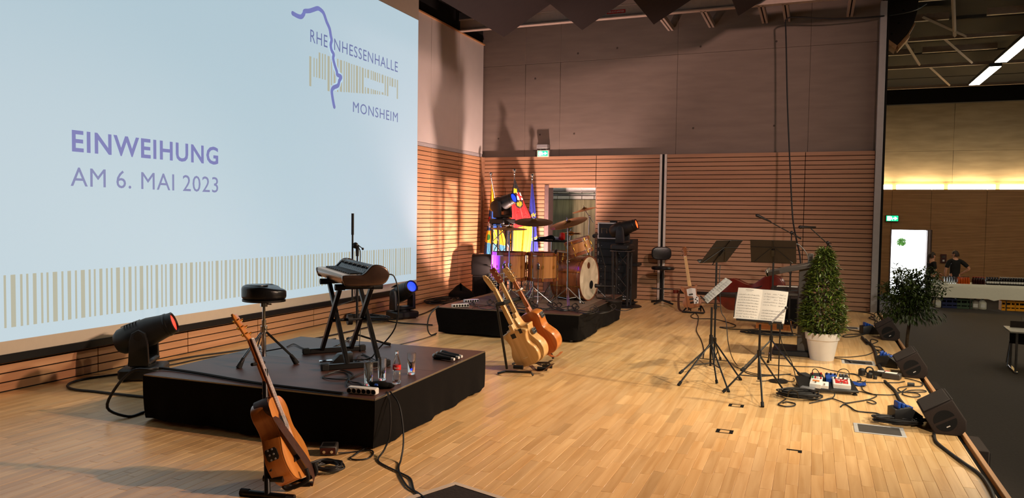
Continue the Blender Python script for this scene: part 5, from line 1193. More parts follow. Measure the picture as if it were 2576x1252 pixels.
boom_stand('black boom stand behind the square black music desk', tuple(pE), FD(1987, 585, d_).z, tuple(FD(1925, 551, d_)), tuple(FD(2015, 600, d_)), 'microphone high on the boom behind the square music desk', (-.85, .1, .40))
# bass amplifier with papers, wooden pedal board
p0 = FY(1945, 722, 11.9); am = thing('bass_amplifier', 'black amplifier cabinet partly hidden by the white sheet music', 'amplifier', (FY(1975, 760, 11.9).x, 11.9, 0))
o = MB(); o.box(-.20, .20, -.14, .16, .04, .60, .012); o.build('cabinet', MATS['speaker_black'], am)
o = MB(); o.box(-.17, .17, -.15, -.135, .08, .44, .006); o.build('grille', MATS['black_cloth'], am)
o = MB(); o.box(-.17, .17, -.15, -.135, .48, .57, .004); o.build('control_panel', MATS['panel_dark'], am)
for i in range(5): o = MB(); o.lathe([(.012, .15), (.010, .165), (0, .165)], 8, T=basis((-.13 + i * .06, .0, .525), (1, 0, 0), (0, 0, 1), (0, -1, 0))); o.build('knob', MATS['grey_metal'], am)
for x in (-.15, .15):
    for y in (-.1, .12): o = MB(); o.lathe([(.02, 0), (.02, .04)], 8, T=rotm(loc=(x, y, 0))); o.build('rubber_foot', MATS['rubber'], am)
q = MB(); q.box(am.location.x - .12, am.location.x + .16, 11.82, 12.0, .601, .607); q.box(am.location.x - .10, am.location.x + .17, 11.80, 11.97, .607, .611); tag(q.build('paper_stack', MATS['paper']), 'loose white papers lying on the black amplifier cabinet', 'papers')
wood('board_wood', (206, 132, 66), (178, 104, 46), axis=0, rough=.5)
p = FZ(1945, 829); wbd = thing('pedal_board', 'wooden pedal board behind the music stands, crowded with small pedals', 'pedal board', (p.x, p.y, 0))
o = MB(); o.prism([(0, 0), (.26, 0), (.26, .12), (.0, .06)], -.24, .24, .004, T=basis((0, 0, 0), (0, 1, 0), (0, 0, 1), (1, 0, 0))); o.build('board', MATS['board_wood'], wbd)
for i in range(5):
    t = thing('effect_pedal', ['grey effect pedal at the end of the wooden board', 'black effect pedal second on the wooden board', 'silver effect pedal in the middle of the wooden board', 'dark effect pedal fourth on the wooden board', 'black effect pedal at the far end of the wooden board'][i], 'effect pedal', (p.x - .19 + i * .095, p.y + .12, .088), 0, 'pedals on the wooden board')
    T = rotm(RAD(13)); o = MB(); o.box(-.034, .034, -.055, .055, .0, .045, .005, T=T); o.build('housing', MATS[['grey_metal', 'black_metal', 'steel', 'panel_dark', 'black_plastic'][i]], t)
    o = MB(); o.lathe([(.010, .045), (.008, .058), (0, .058)], 8, T=T @ rotm(loc=(0, -.03, 0))); o.build('foot_switch', MATS['chrome'], t)
    for k in (-1, 1): o = MB(); o.lathe([(.008, .045), (.007, .06), (0, .06)], 8, T=T @ rotm(loc=(k * .018, .03, 0))); o.build('knob', MATS['black_plastic'], t)

# ------------------------------------------------------------------ wedge monitors along the stage edge
def wedge(label, y0, dx=0.0):
    """profile measured on the side panel; the speaker face points up and toward the players"""
    L = .42; t = thing('floor_monitor', label, 'loudspeaker', (.881 + dx, y0, 0))
    pr = [(0, 0), (-.085, .147), (.107, .273), (.208, .119), (.208, .047), (.172, 0)]
    S = basis((0, L, 0), (1, 0, 0), (0, 0, 1), (0, -1, 0))
    o = MB(); o.prism(pr, 0, L, .014, T=S, steps=3); o.build('cabinet', MATS['speaker_black'], t)
    a = Vector((-.085, 0, .147)); b = Vector((.107, 0, .273)); u = (b - a).normalized(); n = Vector((-u.z, 0, u.x)); w = (b - a).length
    G = basis(a + n * .001, u, (0, 1, 0), n) if u.cross(Vector((0, 1, 0))).dot(n) > 0 else basis(a + n * .001 + Vector((0, L, 0)), u, (0, -1, 0), n)
    o = MB(); o.box(.012, w - .012, .012, L - .012, 0, .008, .003, T=G); o.build('grille', MATS['grille_mesh'], t)
    E = basis((.066, -.001, .107), (1, 0, 0), (0, 0, 1), (0, -1, 0)) @ rotm(0, 0, RAD(31)); r = .076
    for s_ in (-1, 1):
        o = MB(); o.prism([(r * cos(th), s_ * (r * sin(th) * .92 + .010)) for th in [pi * k / 14 for k in range(15)]], 0, .002, T=E); o.build('handle_recess', MATS['hole'], t)
    o = MB(); o.box(-.015, .012, -.050, -.042, .002, .004, T=E); o.build('badge', MATS['alu'], t)
    o = MB(); o.tube([(b.x + .004, .01, b.z - .004), (b.x + .004, L - .01, b.z - .004)], .004, 6); o.build('edge_bead', MATS['black_paint'], t)
    return t
mat('grille_mesh', (40, 33, 30), .7, var=.3, scale=220, bump=.3)
wedge('dark wedge monitor on the stage edge, nearest to the camera', 6.42)
wedge('dark wedge monitor on the stage edge, middle one of three', 8.62, .012)
wedge('dark wedge monitor on the stage edge, farthest, by the slatted wall', 11.2)
def blue_box(label, x, y, k):
    t = thing('stage_box', label, 'stage box', (x, y, 0), RAD(20 * k))
    o = MB(); o.prism([(-.10, 0), (.12, 0), (.12, .06), (.02, .13), (-.10, .11)], -.07, .07, .008, T=basis((0, 0, 0), (1, 0, 0), (0, 0, 1), (0, -1, 0))); o.build('housing', MATS['black_plastic'], t)
    for i in range(4): o = MB(); o.box(-.07 + i * .032, -.046 + i * .032, -.05, .03, .11, .165 - .012 * i, .006); o.build('blue_plug', MATS['blue_plastic'], t)
    o = MB(); o.rod((.10, -.05, .03), (.16, -.06, .03), .014, 8); o.build('connector', MATS['steel'], t)
blue_box('black stage box with blue plugs beside the nearest wedge monitor', .70, 6.72, 1)
blue_box('black stage box with blue plugs beside the middle wedge monitor', .78, 9.2, -1)
blue_box('black stage box with blue plugs beside the farthest wedge monitor', .74, 11.75, 1)
p = FZ(2243, 952); t = thing('adapter_box', 'grey power adapter with a pale label lying before the middle wedge monitor', 'adapter', (p.x, p.y, 0), RAD(-15))
o = MB(); o.box(-.085, .085, -.05, .05, 0, .06, .008); o.build('housing', MATS['lectern_grey'], t); o = MB(); o.box(-.06, .05, -.04, .035, .06, .0612); o.build('label_plate', MATS['paper'], t)
p = FZ(2212, 945); mat('pink', (230, 60, 110), .5); t = thing('power_plug_strip', 'black plug strip with a pink end beside the grey adapter', 'adapter', (p.x, p.y, 0), RAD(-8))
o = MB(); o.box(-.10, .09, -.03, .03, 0, .045, .006); o.build('housing', MATS['black_plastic'], t); o = MB(); o.box(-.02, .05, -.025, .025, .045, .055, .003); o.build('label_plate', MATS['white_plastic'], t); o = MB(); o.box(.05, .09, -.024, .024, .044, .056, .003); o.build('pink_end', MATS['pink'], t)
for i, (x, y, r) in enumerate(((2187, 950, .030), (2168, 942, .036), (2201, 953, .02))):
    p = FZ(x, y); t = thing('plug', ['round black plug on the floor before the grey adapter', 'black plug with a ring handle on the floor behind the pedal board', 'small black plug head on the floor by the plug strip'][i], 'plug', (p.x, p.y, 0)); o = MB(); o.lathe([(0, 0), (r, 0), (r, r * 1.4), (r * .6, r * 1.8), (0, r * 1.8)], 12); o.build('body', MATS['black_plastic'], t)
    if i == 1: o = MB(); o.tube([(.07 + .035 * cos(a), .0, .05 + .035 * sin(a)) for a in [k * pi / 8 for k in range(16)]], .008, 6, closed=True); o.build('ring', MATS['black_plastic'], t)

# ------------------------------------------------------------------ black pedal board with pedals
p = FZ(2085, 985); PB = Vector((p.x, p.y, 0)); PR = RAD(9)
pb = thing('pedal_board', 'black tilted pedal board with white pedals before the white pot', 'pedal board', PB, PR)
TP = rotm(RAD(7), 0, 0, (0, 0, .055))
o = MB(); o.box(-.27, .24, -.10, .25, -.022, 0, .004, T=TP); o.build('board', MATS['black_metal'], pb)
for x, y in ((-.24, -.08), (.21, -.08), (-.24, .22), (.21, .22)): z = (TP @ Vector((x, y, -.02))).z; o = MB(); o.rod((x, y, .01), (x, y, z), .006, 8); o.lathe([(.022, 0), (.022, .012), (.008, .02)], 10, T=rotm(loc=(x, y, 0))); o.build('foot', MATS['black_metal'], pb)
def fx(label, x, y, w, d, h, m, knobs, km, rot=0, extra=None):
    M_ = rotm(0, 0, PR, PB) @ TP @ rotm(0, 0, RAD(rot), (x, y, .001)); t = thing('effect_pedal', label, 'effect pedal'); t.matrix_world = M_
    o = MB(); o.prism([(-d / 2, 0), (d / 2, 0), (d / 2, h), (-d / 2, h * .68)], -w / 2, w / 2, .005, T=basis((0, 0, 0), (0, 1, 0), (0, 0, 1), (1, 0, 0))); o.build('housing', MATS[m], t)
    sl = h * .32 / d
    for k in range(knobs):
        kx = -w * .36 + w * .72 * k / max(1, knobs - 1); ky = d * .28; o = MB(); o.lathe([(.0085, 0), (.0075, .016), (0, .017)], 10, T=rotm(math.atan(sl), 0, 0, (kx, ky, h * .84 + ky * sl))); o.build('knob', MATS[km if isinstance(km, str) else km[k % len(km)]], t)
    o = MB(); o.lathe([(.009, 0), (.008, .012), (0, .012)], 10, T=rotm(loc=(0, -d * .30, h * .84 - d * .3 * sl))); o.build('foot_switch', MATS['chrome'], t)
    if extra:
        a, b, c, e, m2 = extra; o = MB(); o.add([(a, c, h * .84 + c * sl + .0012), (b, c, h * .84 + c * sl + .0012), (b, e, h * .84 + e * sl + .0012), (a, e, h * .84 + e * sl + .0012)], [(0, 1, 2, 3)]); o.build('printed_panel', MATS[m2], t)
    return t, sl, h
t, sl, h = fx('large white effect pedal with a red printed panel', .11, .02, .15, .17, .055, 'white_plastic', 4, ('black_plastic', 'grey_metal'), -6, (-.055, .055, -.055, .045, 'red_plastic'))
o = MB(); rr = random.Random(3)
for k in range(14): x, y = rr.uniform(-.045, .045), rr.uniform(-.045, .035); o.box(x, x + rr.uniform(.006, .02), y, y + .007, h * .84 + y * sl + .0010, h * .84 + y * sl + .0022)
o.build('printed_marks', MATS['white_plastic'], t, stuff=True)
fx('white effect pedal with green and red knobs at the near corner of the black board', -.115, .0, .10, .18, .055, 'white_plastic', 4, ('green_plastic', 'red_plastic', 'white_plastic', 'red_plastic'), -14, (-.03, .03, -.03, .01, 'board_wood'))
fx('small plain white effect pedal at the front rim of the black board', -.05, -.045, .075, .085, .04, 'white_plastic', 0, 'chrome', -10)
fx('blue effect pedal behind the white ones', .045, .165, .10, .12, .05, 'blue_plastic', 3, 'black_plastic', -4)
fx('dark grey effect pedal at the back of the black board', -.075, .175, .11, .11, .045, 'panel_dark', 2, 'red_plastic', 6)
fx('black effect pedal at the back corner of the black board', .165, .18, .08, .11, .045, 'black_metal', 3, 'grey_metal', 0)
p = FZ(2034, 966); t = thing('wah_pedal', 'black rocker pedal on the floor beside the black pedal board', 'effect pedal', (p.x, p.y, 0), RAD(38))
o = MB(); o.box(-.05, .05, -.11, .11, .008, .05, .008); o.build('housing', MATS['black_metal'], t); o = MB(); o.box(-.047, .047, -.115, .115, .065, .085, .008, T=rotm(RAD(6))); o.build('rocker', MATS['rubber'], t)
p = FZ(2032, 987); mat('clear_plastic', (220, 222, 226), .2, trans=.8, var=.02); t = thing('plastic_box', 'small translucent plastic box beside the black pedal board', 'box', (p.x, p.y, 0), RAD(-14)); o = MB(); o.box(-.06, .06, -.04, .04, 0, .05, .006); o.build('body', MATS['clear_plastic'], t)
o = MB(); o.box(-.062, .062, -.042, .042, .042, .052, .004); o.build('lid', MATS['clear_plastic'], t)
p = FZ(2153, 968); q = MB(); q.slab(lambda u, v: (p.x - .08 + .17 * u, p.y - .07 + .14 * v, .004 + .012 * abs(sin(5 * u + 3 * v))), 8, 6, (0, 0, .004)); tag(q.build('cloth', MATS['blue_plastic']), 'crumpled blue cloth beside the black pedal board', 'cloth')

# ------------------------------------------------------------------ things on the near riser: glasses, bottle, microphones, power strip
mat('glass', (250, 252, 252), .03, trans=1.0, ior=1.45, var=.0, spec=.5)
def tumbler(label, px, py):
    p = FZ(px, py, RZ); t = thing('drinking_glass', label, 'glass', (p.x, p.y, RZ + .001), 0, 'tall glasses on the near riser')
    o = MB(); o.lathe([(0, 0), (.026, 0), (.029, .004), (.0335, .165), (.0325, .166), (.0315, .165), (.0272, .018), (.0, .014)], 28); o.build('tumbler', MATS['glass'], t)
tumbler('empty tall glass nearest to the power strip', 927, 969); tumbler('empty tall glass between another glass and the bottle', 961, 956); tumbler('empty tall glass on the far side of the bottle', 1035, 941)
p = FZ(998, 963, RZ); bo = thing('glass_bottle', 'small clear glass bottle with a red label among the tall glasses', 'bottle', (p.x, p.y, RZ + .001))
o = MB(); o.lathe([(0, 0), (.028, 0), (.030, .005), (.030, .05), (.026, .075), (.030, .10), (.030, .135), (.022, .165), (.0125, .20), (.0115, .225), (.0135, .228), (.0135, .236), (.010, .238), (.009, .225), (.010, .20), (.019, .165), (.027, .135), (.027, .02), (0, .012)], 28); o.build('body', MATS['glass'], bo)
mat('label_red', (205, 28, 30), .5, var=.03); o = MB(); o.lathe([(.0304, .10), (.0306, .102), (.0306, .134), (.0304, .136)], 28); lb = o.build('paper_label', MATS['label_red'], bo)
vd = (EYE - p); vd.z = 0; vd.normalize(); sd = Vector((-vd.y, vd.x, 0))
text('text_line', 'Coca-Cola', .036, .015, bo, MATS['white_plastic'], basis(vd * .0312 - sd * .018 + Vector((0, 0, .110)), sd, (0, 0, 1), vd), .01)
def hand_mic(label, a, b):
    A, B = FZ(a[0], a[1], RZ + .022), FZ(b[0], b[1], RZ + .020); m = thing('handheld_microphone', label, 'microphone', A, 0, 'wireless microphones on the near riser'); T = fr_axis((0, 0, 0), A - B); L = (A - B).length
    o = MB(); o.lathe([(.012, -L), (.016, -L + .02), (.018, -.08), (.022, -.05), (.023, -.03)], 14, T=T); o.build('body', MATS['black_plastic'], m)
    o = MB(); o.ball((0, 0, -.004), (.025, .025, .028), 14, 10, T=T); o.lathe([(.0255, -.012), (.027, -.006), (.0255, 0)], 14, T=T); o.build('grille', MATS['steel'], m)
    o = MB(); o.lathe([(.0, -L - .03), (.012, -L - .03), (.0125, -L), (0, -L)], 12, T=T); o.build('end_cap', MATS['white_plastic'], m)
hand_mic('wireless microphone nearest to the riser edge, first of three', (1094, 895), (1136, 902)); hand_mic('wireless microphone in the middle of the three', (1102, 890), (1148, 898)); hand_mic('wireless microphone farthest from the glasses, last of three', (1113, 886), (1156, 895))
def power_strip(label, c, d, n, L, m='white_plastic'):
    d = Vector(d).normalized(); t = thing('power_strip', label, 'power strip', c); T = basis((0, 0, 0), d, (-d.y, d.x, 0), (0, 0, 1))
    o = MB(); o.box(-L / 2, L / 2, -.028, .028, 0, .045, .006, T=T); o.build('housing', MATS[m], t)
    for i in range(n):
        o = MB(); x = -L / 2 + L * (i + .5) / n; o.lathe([(.0, 0), (.0155, 0), (.0155, .002)], 14, T=T @ basis((x, -.0285, .022), (1, 0, 0), (0, 0, 1), (0, -1, 0))); o.build('socket', MATS['hole'], t)
        o = MB(); o.lathe([(.0155, .0), (.019, .002), (.019, .003), (.0155, .003), (.0155, .0)], 14, T=T @ basis((x, -.0285, .022), (1, 0, 0), (0, 0, 1), (0, -1, 0))); o.build('socket_rim', MATS[m], t)
    return t
a, b = FZ(862, 992, RZ), FZ(940, 998, RZ); power_strip('white six-way power strip at the corner of the near riser', ((a + b) / 2) + Vector((.0, .06, .002)), b - a, 6, .215)
a, b = FZ(1134, 774, RZ), FZ(1176, 772, RZ); power_strip('white power strip on the drum riser', ((a + b) / 2) + Vector((0, .03, .002)), b - a, 6, .24)
a, b = FZ(1160, 762, RZ), FZ(1205, 760, RZ); power_strip('second white power strip behind the first on the drum riser', ((a + b) / 2) + Vector((0, .03, .002)), b - a, 6, .22)
p = FZ(955, 975, RZ); t = thing('cable_pouch', 'black pouch with a blue tag at the riser edge beside the glasses', 'pouch', (p.x, p.y, RZ))
o = MB(); o.ball((0, 0, .022), (.085, .05, .026), 14, 8); o.ball((.05, .02, .018), (.06, .04, .02), 12, 8); o.build('body', MATS['black_cloth'], t)
o = MB(); o.box(-.03, .0, -.046, -.02, .034, .046, .004, T=rotm(RAD(15), 0, RAD(20))); o.build('tag', MATS['blue_plastic'], t)
o = MB(); o.box(.03, .12, .02, .05, .025, .032, .003); o.build('strap', MATS['clear_plastic'], t)
p = FZ(828, 1140); di = thing('direct_box', 'small grey metal direct box with a red panel beside the orange guitar', 'direct box', (p.x, p.y, 0), RAD(28))
o = MB(); o.box(-.055, .055, -.06, .06, .004, .062, .006); o.build('housing', MATS['lectern_grey'], di); o = MB(); o.box(-.048, .048, -.0612, -.06, .012, .054); o.build('front_panel', MATS['dark_red'], di)
for i in (-1, 1): o = MB(); o.lathe([(.010, .061), (.010, .068), (0, .068)], 10, T=basis((i * .025, 0, .03), (1, 0, 0), (0, 0, 1), (0, -1, 0))); o.build('jack_socket', MATS['chrome'], di)
o = MB(); o.box(-.04, .04, -.04, .04, .062, .0632); o.build('top_label', MATS['black_metal'], di)

# ------------------------------------------------------------------ speakers, rack, stool and bag at the back
RT = RAD(22); p = FZ(1198, 748); sb = thing('subwoofer', 'black bass cabinet in the corner, standing under a wedge loudspeaker', 'loudspeaker', (-5.93, 13.42, 0), RT)
o = MB(); o.box(-.24, .27, -.28, .28, 0, .455, .012); o.build('cabinet', MATS['speaker_dark'], sb)
o = MB(); o.box(-.21, .24, -.292, -.275, .03, .42, .006); o.build('grille', MATS['black_cloth'], sb)
for z in (.1, .3): o = MB(); o.box(-.252, -.236, -.10, .10, z, z + .05, .01); o.build('handle', MATS['black_metal'], sb)
tm = thing('loudspeaker', 'black wedge loudspeaker lying on the bass cabinet by the flags', 'loudspeaker', (-5.93, 13.42, .457), RT)
o = MB(); o.prism([(-.26, 0), (.24, 0), (.24, .06), (.16, .33), (.10, .38), (-.20, .38), (-.26, .28)], -.26, .26, .012, T=basis((0, 0, 0), (0, -1, 0), (0, 0, 1), (1, 0, 0)) @ rotm()); o.build('cabinet', MATS['speaker_dark'], tm)
o = MB(); o.lathe([(.07, 0), (.085, .006), (.085, .012), (0, .012)], 20, T=basis((-.262, 0, .18), (0, 1, 0), (0, 0, 1), (-1, 0, 0))); o.build('handle_plate', MATS['black_metal'], tm)
o = MB(); o.box(.10, .13, -.262, -.24, .18, .20); o.build('badge', MATS['alu'], tm)
p = FZ(1150, 748); bg = thing('black_bag', 'crumpled black cloth bag on the floor by the screen wall', 'bag', (p.x + .22, p.y - .3, 0))
o = MB(); rr = random.Random(5)
o.grid(lambda u, v: ((.22 * (1 - v ** 4) * (1 + .18 * sin(6.28 * u * 3 + 1)) + .02) * cos(6.28 * u), (.20 * (1 - v ** 4) * (1 + .2 * sin(6.28 * u * 2)) + .02) * sin(6.28 * u), .24 * v * (1 + .3 * cos(6.28 * u - 2.2) * v)), 20, 8, closed=True); o.build('cloth', MATS['black_cloth'], bg)
# amplifier rack with flight case
a = FY(1502, 600, 13.75); b = FY(1592, 600, 13.75); X0, X1 = a.x, b.x; ZR = a.z
rkx = (X0 + X1) / 2; W2 = (X1 - X0) / 2; rack = thing('amplifier_rack', 'tall black equipment rack behind the drum kit with two columns of indicator lights', 'equipment rack', (rkx, 13.9, 0))
o = MB(); o.box(-W2, W2, -.16, .30, .06, ZR, .006); o.build('frame', MATS['black_paint'], rack)
for i in range(7):
    z0 = .14 + i * (ZR - .18) / 7; o = MB(); o.box(-W2 + .025, W2 - .025, -.172, -.155, z0, z0 + (ZR - .18) / 7 - .012, .004); u = o.build('rack_unit', MATS['black_metal'], rack)
    for x in (-W2 * .72, W2 * .28): o = MB(); o.lathe([(.006, 0), (.004, .004), (0, .004)], 8, T=basis((x, -.172, z0 + .06), (1, 0, 0), (0, 0, 1), (0, -1, 0))); o.build('indicator', MATS['alu'], u)
    o = MB(); o.box(-W2 + .03, -W2 + .05, -.195, -.17, z0 + .02, z0 + .1, .004); o.build('handle', MATS['steel'], u)
for z in (.07, .12): o = MB(); o.box(-W2 - .004, W2 + .004, -.166, -.15, z, z + .018); o.build('edge_trim', MATS['alu'], rack)
for x in (-W2 + .06, W2 - .06):
    for y in (-.1, .24): o = MB(); o.lathe([(.03, -.012), (.03, .012)], 12, T=basis((x, y, .03), (0, 1, 0), (0, 0, 1), (1, 0, 0))); o.build('caster', MATS['rubber'], rack)
fa, fb_ = FY(1506, 597, 13.7), FY(1546, 560, 13.7); fc = thing('flight_case', 'small black flight case with aluminium edges on top of the rack', 'flight case', ((fa.x + fb_.x) / 2 + .03, 13.86, ZR + .001)); w = (fb_.x - fa.x) / 2 + .05; hh = fb_.z - ZR
o = MB(); o.box(-w, w, -.16, .18, 0, hh, .004); o.build('case', MATS['black_paint'], fc)
for z in (0, hh - .022): o = MB(); o.box(-w - .003, w + .003, -.164, -.15, z, z + .022, .003); o.build('edge_rail', MATS['alu'], fc)
for x in (-w, w - .022): o = MB(); o.box(x, x + .022, -.165, -.15, 0, hh, .003); o.build('edge_rail', MATS['alu'], fc)
for x in (-.12, .05): o = MB(); o.tube([(x, -.165, hh * .35), (x, -.175, hh * .65), (x + .10, -.175, hh * .65), (x + .10, -.165, hh * .35)], .007, 6); o.build('handle', MATS['steel'], fc)
q = MB(); q.box(fc.location.x + .0, fc.location.x + .13, 13.80, 13.90, ZR + hh + .001, ZR + hh + .038, .012); tag(q.build('small_box', MATS['black_plastic']), 'small black box lying on top of the flight case', 'box')
# bass stool
p = FZ(1667, 766); st_ = thing('bass_stool', 'tall black stool with an oval backrest in front of the wall rails', 'stool', (-2.60, 14.02, 0), RAD(-70 + 0))
zs = FY(1667, 672, 14.0).z; zb = FY(1672, 638, 14.1).z
o = MB(); o.rod((0, 0, .05), (0, 0, zs - .04), .022, 10); o.build('post', MATS['black_metal'], st_)
o = MB(); o.lathe([(0, zs - .05), (.20, zs - .045), (.215, zs - .02), (.20, zs + .012), (0, zs + .02)], 26); o.build('seat', MATS['black_leather'], st_)
o = MB(); out = [(.185 * (abs(cos(a)) ** .6) * (1 if cos(a) >= 0 else -1), .125 * (abs(sin(a)) ** .7) * (1 if sin(a) >= 0 else -1)) for a in [2 * pi * k / 32 for k in range(32)]]; T = basis((-.20, 0, zb), (0, 1, 0), (0, 0, 1), (1, 0, 0)); o.prism(out, -.03, .03, .02, T=T, steps=3); o.build('backrest', MATS['black_leather'], st_)
o = MB(); o.tube(spline([(-.02, 0, zs - .05), (-.16, 0, zs - .05), (-.22, 0, zs + .02), (-.22, 0, zb)], 4), .014, 8, flat=2.0); o.build('back_support', MATS['black_metal'], st_)
for k in range(4): a = pi / 4 + k * pi / 2; o = MB(); o.rod((0, 0, .07), (.24 * cos(a), .24 * sin(a), .018), .018, 8); o.build('leg', MATS['black_metal'], st_)
o = MB(); o.rod((0, -.20, .28), (0, .20, .28), .012, 8); o.build('foot_rest', MATS['black_metal'], st_)
# keyboard end / arm beside the rack
p = FY(1602, 665, 13.9); q = MB(); q.box(p.x - .22, p.x + .05, 13.75, 14.1, p.z - .03, p.z + .03, .01); q.box(p.x - .19, p.x - .15, 13.8, 14.05, 0, p.z - .03, .005); q.box(p.x - .22, p.x + .0, 13.8, 14.05, 0, .02, .004); tag(q.build('side_table', MATS['black_metal']), 'narrow black side table half hidden by the truss tower near the rack', 'table')
# ------------------------------------------------------------------ flags in the corner
mat('flag_cloth', (255, 255, 255), .75, var=.03, attr='tint', sheen=.1)
def C3(r, g, b): return lin((r, g, b))
BLK, RED, GOLD, BLUE, LBL, WHT, GRN, NAVY, BRN = C3(14, 12, 12), C3(196, 16, 22), C3(238, 190, 30), C3(20, 70, 150), C3(70, 150, 200), C3(235, 228, 220), C3(40, 130, 40), C3(24, 34, 140), C3(70, 40, 20)
def flag(label, poletop, polebot, L, R, colour, nu, nv, fold, phase, Yf):
    """L, R: lists of picture points down the two free edges, on the plane y = Yf"""
    a, b = FY(*poletop, Yf + .04), FY(*polebot, Yf + .04); b = a + (b - a) * (a.z / (a.z - b.z)); base = Vector((b.x, b.y, 0)); t = thing('flag', label, 'flag', base)
    o = MB(); o.rod((0, 0, .03), a - base, .014, 10); o.build('pole', MATS['chrome'], t)
    o = MB(); o.ball(tuple(a - base + Vector((0, 0, .02))), .042, 14, 10); o.lathe([(.02, -.06), (.026, -.05), (.02, -.03)], 10, T=rotm(loc=a - base)); o.build('finial', MATS['chrome'], t)
    o = MB(); o.lathe([(0, 0), (.20, 0), (.20, .02), (.05, .06), (0, .06)], 22); o.build('foot', MATS['black_metal'], t)
    LP, RP = spline([FY(*p, Yf) for p in L], 8), spline([FY(*p, Yf) for p in R], 8)
    def at(P, v): k = v * (len(P) - 1); i = min(int(k), len(P) - 2); return P[i].lerp(P[i + 1], k - i)
    def f(u, v):
        p = at(LP, v).lerp(at(RP, v), u) - base; w = .25 + .75 * min(1, v * 2.2); return Vector((p.x, p.y + fold * w * sin(u * 11 + phase + 1.2 * v) + .4 * fold * w * sin(u * 23 + 2 * v), p.z))
    o = MB()
    for i in range(nu):
        for j in range(nv):
            o.c = colour((i + .5) / nu, (j + .5) / nv, at(LP, (j + .5) / nv).lerp(at(RP, (j + .5) / nv), (i + .5) / nu))
            o.add([f(i / nu, j / nv), f((i + 1) / nu, j / nv), f((i + 1) / nu, (j + 1) / nv), f(i / nu, (j + 1) / nv)], [(0, 1, 2, 3)])
    me = o.build('cloth', MATS['flag_cloth'], t, tint=True, sharp=60); bm = bmesh.new(); bm.from_mesh(me.data); bmesh.ops.remove_doubles(bm, verts=bm.verts, dist=.0004); bm.to_mesh(me.data); bm.free()
def pxof(p): d = (p - EYE).dot(FWD); return CX + FPX * (p - EYE).dot(RGT) / d, CY - FPX * (p - EYE).dot(UPV) / d
def c_yellow(u, v, p):
    x, y = pxof(p)
    if y < 527 + (x - 1228) * .35: return GOLD
    if y < 580 + (x - 1228) * -.1:
        if x < 1234 and 545 < y < 557: return RED
        if 1224 < x < 1237 and 556 < y < 572 and (x * 3 + y) % 11 < 7: return WHT
        return BLUE
    if y < 608 + (x - 1214) * .16:
        if (x - 1229) ** 2 / 45 + (y - 596) ** 2 / 60 < 1: return GRN
        return GOLD
    return LBL if x > 1226 else BLUE
def c_rlp(u, v, p):
    x, y = pxof(p)
    if 1299 < x < 1318 and 484 < y < 503 and x - 1299 > (484 - y) * .2:
        return RED if abs(x - 1308 - (y - 494) * .3) < 2.2 or abs(y - 493 - (x - 1308) * .45) < 2.0 else WHT
    if (x - 1307) ** 2 / 110 + (y - 511) ** 2 / 190 < 1:
        if y > 501: return GOLD if ((x - 1307) ** 2 + (y - 513) ** 2 < 60 and (int(x * 1.1 + y * .7) % 3 != 0)) else BLK
    if 1287 < x < 1297 and 503 < y < 516: return WHT if 9 < (x - 1292) ** 2 + (y - 509) ** 2 < 24 else RED
    if y < 506 - (x - 1294) * .25 and y < 508: 
        if 1293 < x < 1299 and 474 < y < 485: return GOLD
        return BLK
    if y < 574 - (x - 1300) * .45: return RED
    return GOLD
def c_eu(u, v, p):
    x, y = pxof(p)
    for sx, sy in ((1343, 540), (1337, 543), (1336, 601), (1349, 598)):
        dx, dy = x - sx, y - sy; r = math.hypot(dx, dy); a = math.atan2(dx, -dy)
        if r < 3.0 + 2.0 * cos(5 * a): return GOLD
    return NAVY
flag('yellow and blue flag with a green grape on a chrome pole, nearest the screen wall', (1234, 440), (1262, 600), [(1236, 463), (1228, 540), (1218, 600), (1213, 648)], [(1238, 463), (1256, 540), (1272, 600), (1282, 648)], c_yellow, 44, 90, .05, .4, 14.12)
flag('black, red and gold flag with a coat of arms, middle one of three', (1294, 432), (1294, 640), [(1293, 450), (1281, 520), (1279, 580), (1283, 640)], [(1296, 450), (1318, 506), (1338, 560), (1332, 640)], c_rlp, 70, 100, .045, 1.2, 14.0)
flag('dark blue flag with golden stars on a chrome pole beside the open door', (1339, 444), (1330, 560), [(1337, 462), (1332, 520), (1331, 580), (1333, 640)], [(1340, 462), (1346, 520), (1349, 580), (1354, 640)], c_eu, 40, 100, .04, 2.1, 14.1)

# ------------------------------------------------------------------ hanging loudspeakers
Yl = 15.8; base = FY(2262, 40, Yl); la = thing('line_array', 'black loudspeaker column hanging beside the grey corner post', 'loudspeaker', tuple(base))
cols = [[(2222, -70), (2316, -70), (2314, -26), (2222, -20)], [(2222, -19), (2314, -25), (2308, 26), (2222, 38)], [(2222, 39), (2308, 27), (2300, 55), (2284, 82), (2257, 113), (2222, 88)]]
for c in cols:
    o = MB(); o.prism([((FY(*q, Yl) - base).x, (FY(*q, Yl) - base).z) for q in c], 0, .40, .006, T=basis((0, .4, 0), (1, 0, 0), (0, 0, 1), (0, -1, 0))); o.build('cabinet', MATS['speaker_black'], la)
for q0, q1 in (((2222, 89), (2257, 114)), ((2257, 114), (2285, 83)), ((2285, 83), (2301, 56))):
    a, b = FY(*q0, Yl) - base, FY(*q1, Yl) - base; d = (b - a).normalized(); n = Vector((d.z, 0, -d.x)); n = n if n.z < 0 else -n; k = .10 if q0[0] < 2270 else .05
    o = MB(); o.prism([(a.x, a.z), (b.x, b.z), (b.x + n.x * k * .4, b.z + n.z * k), (a.x + n.x * k * .4, a.z + n.z * k)], 0, .40, .002, T=basis((0, .4, 0), (1, 0, 0), (0, 0, 1), (0, -1, 0))); o.build('wooden_edge', MATS['trim_wood'], la)
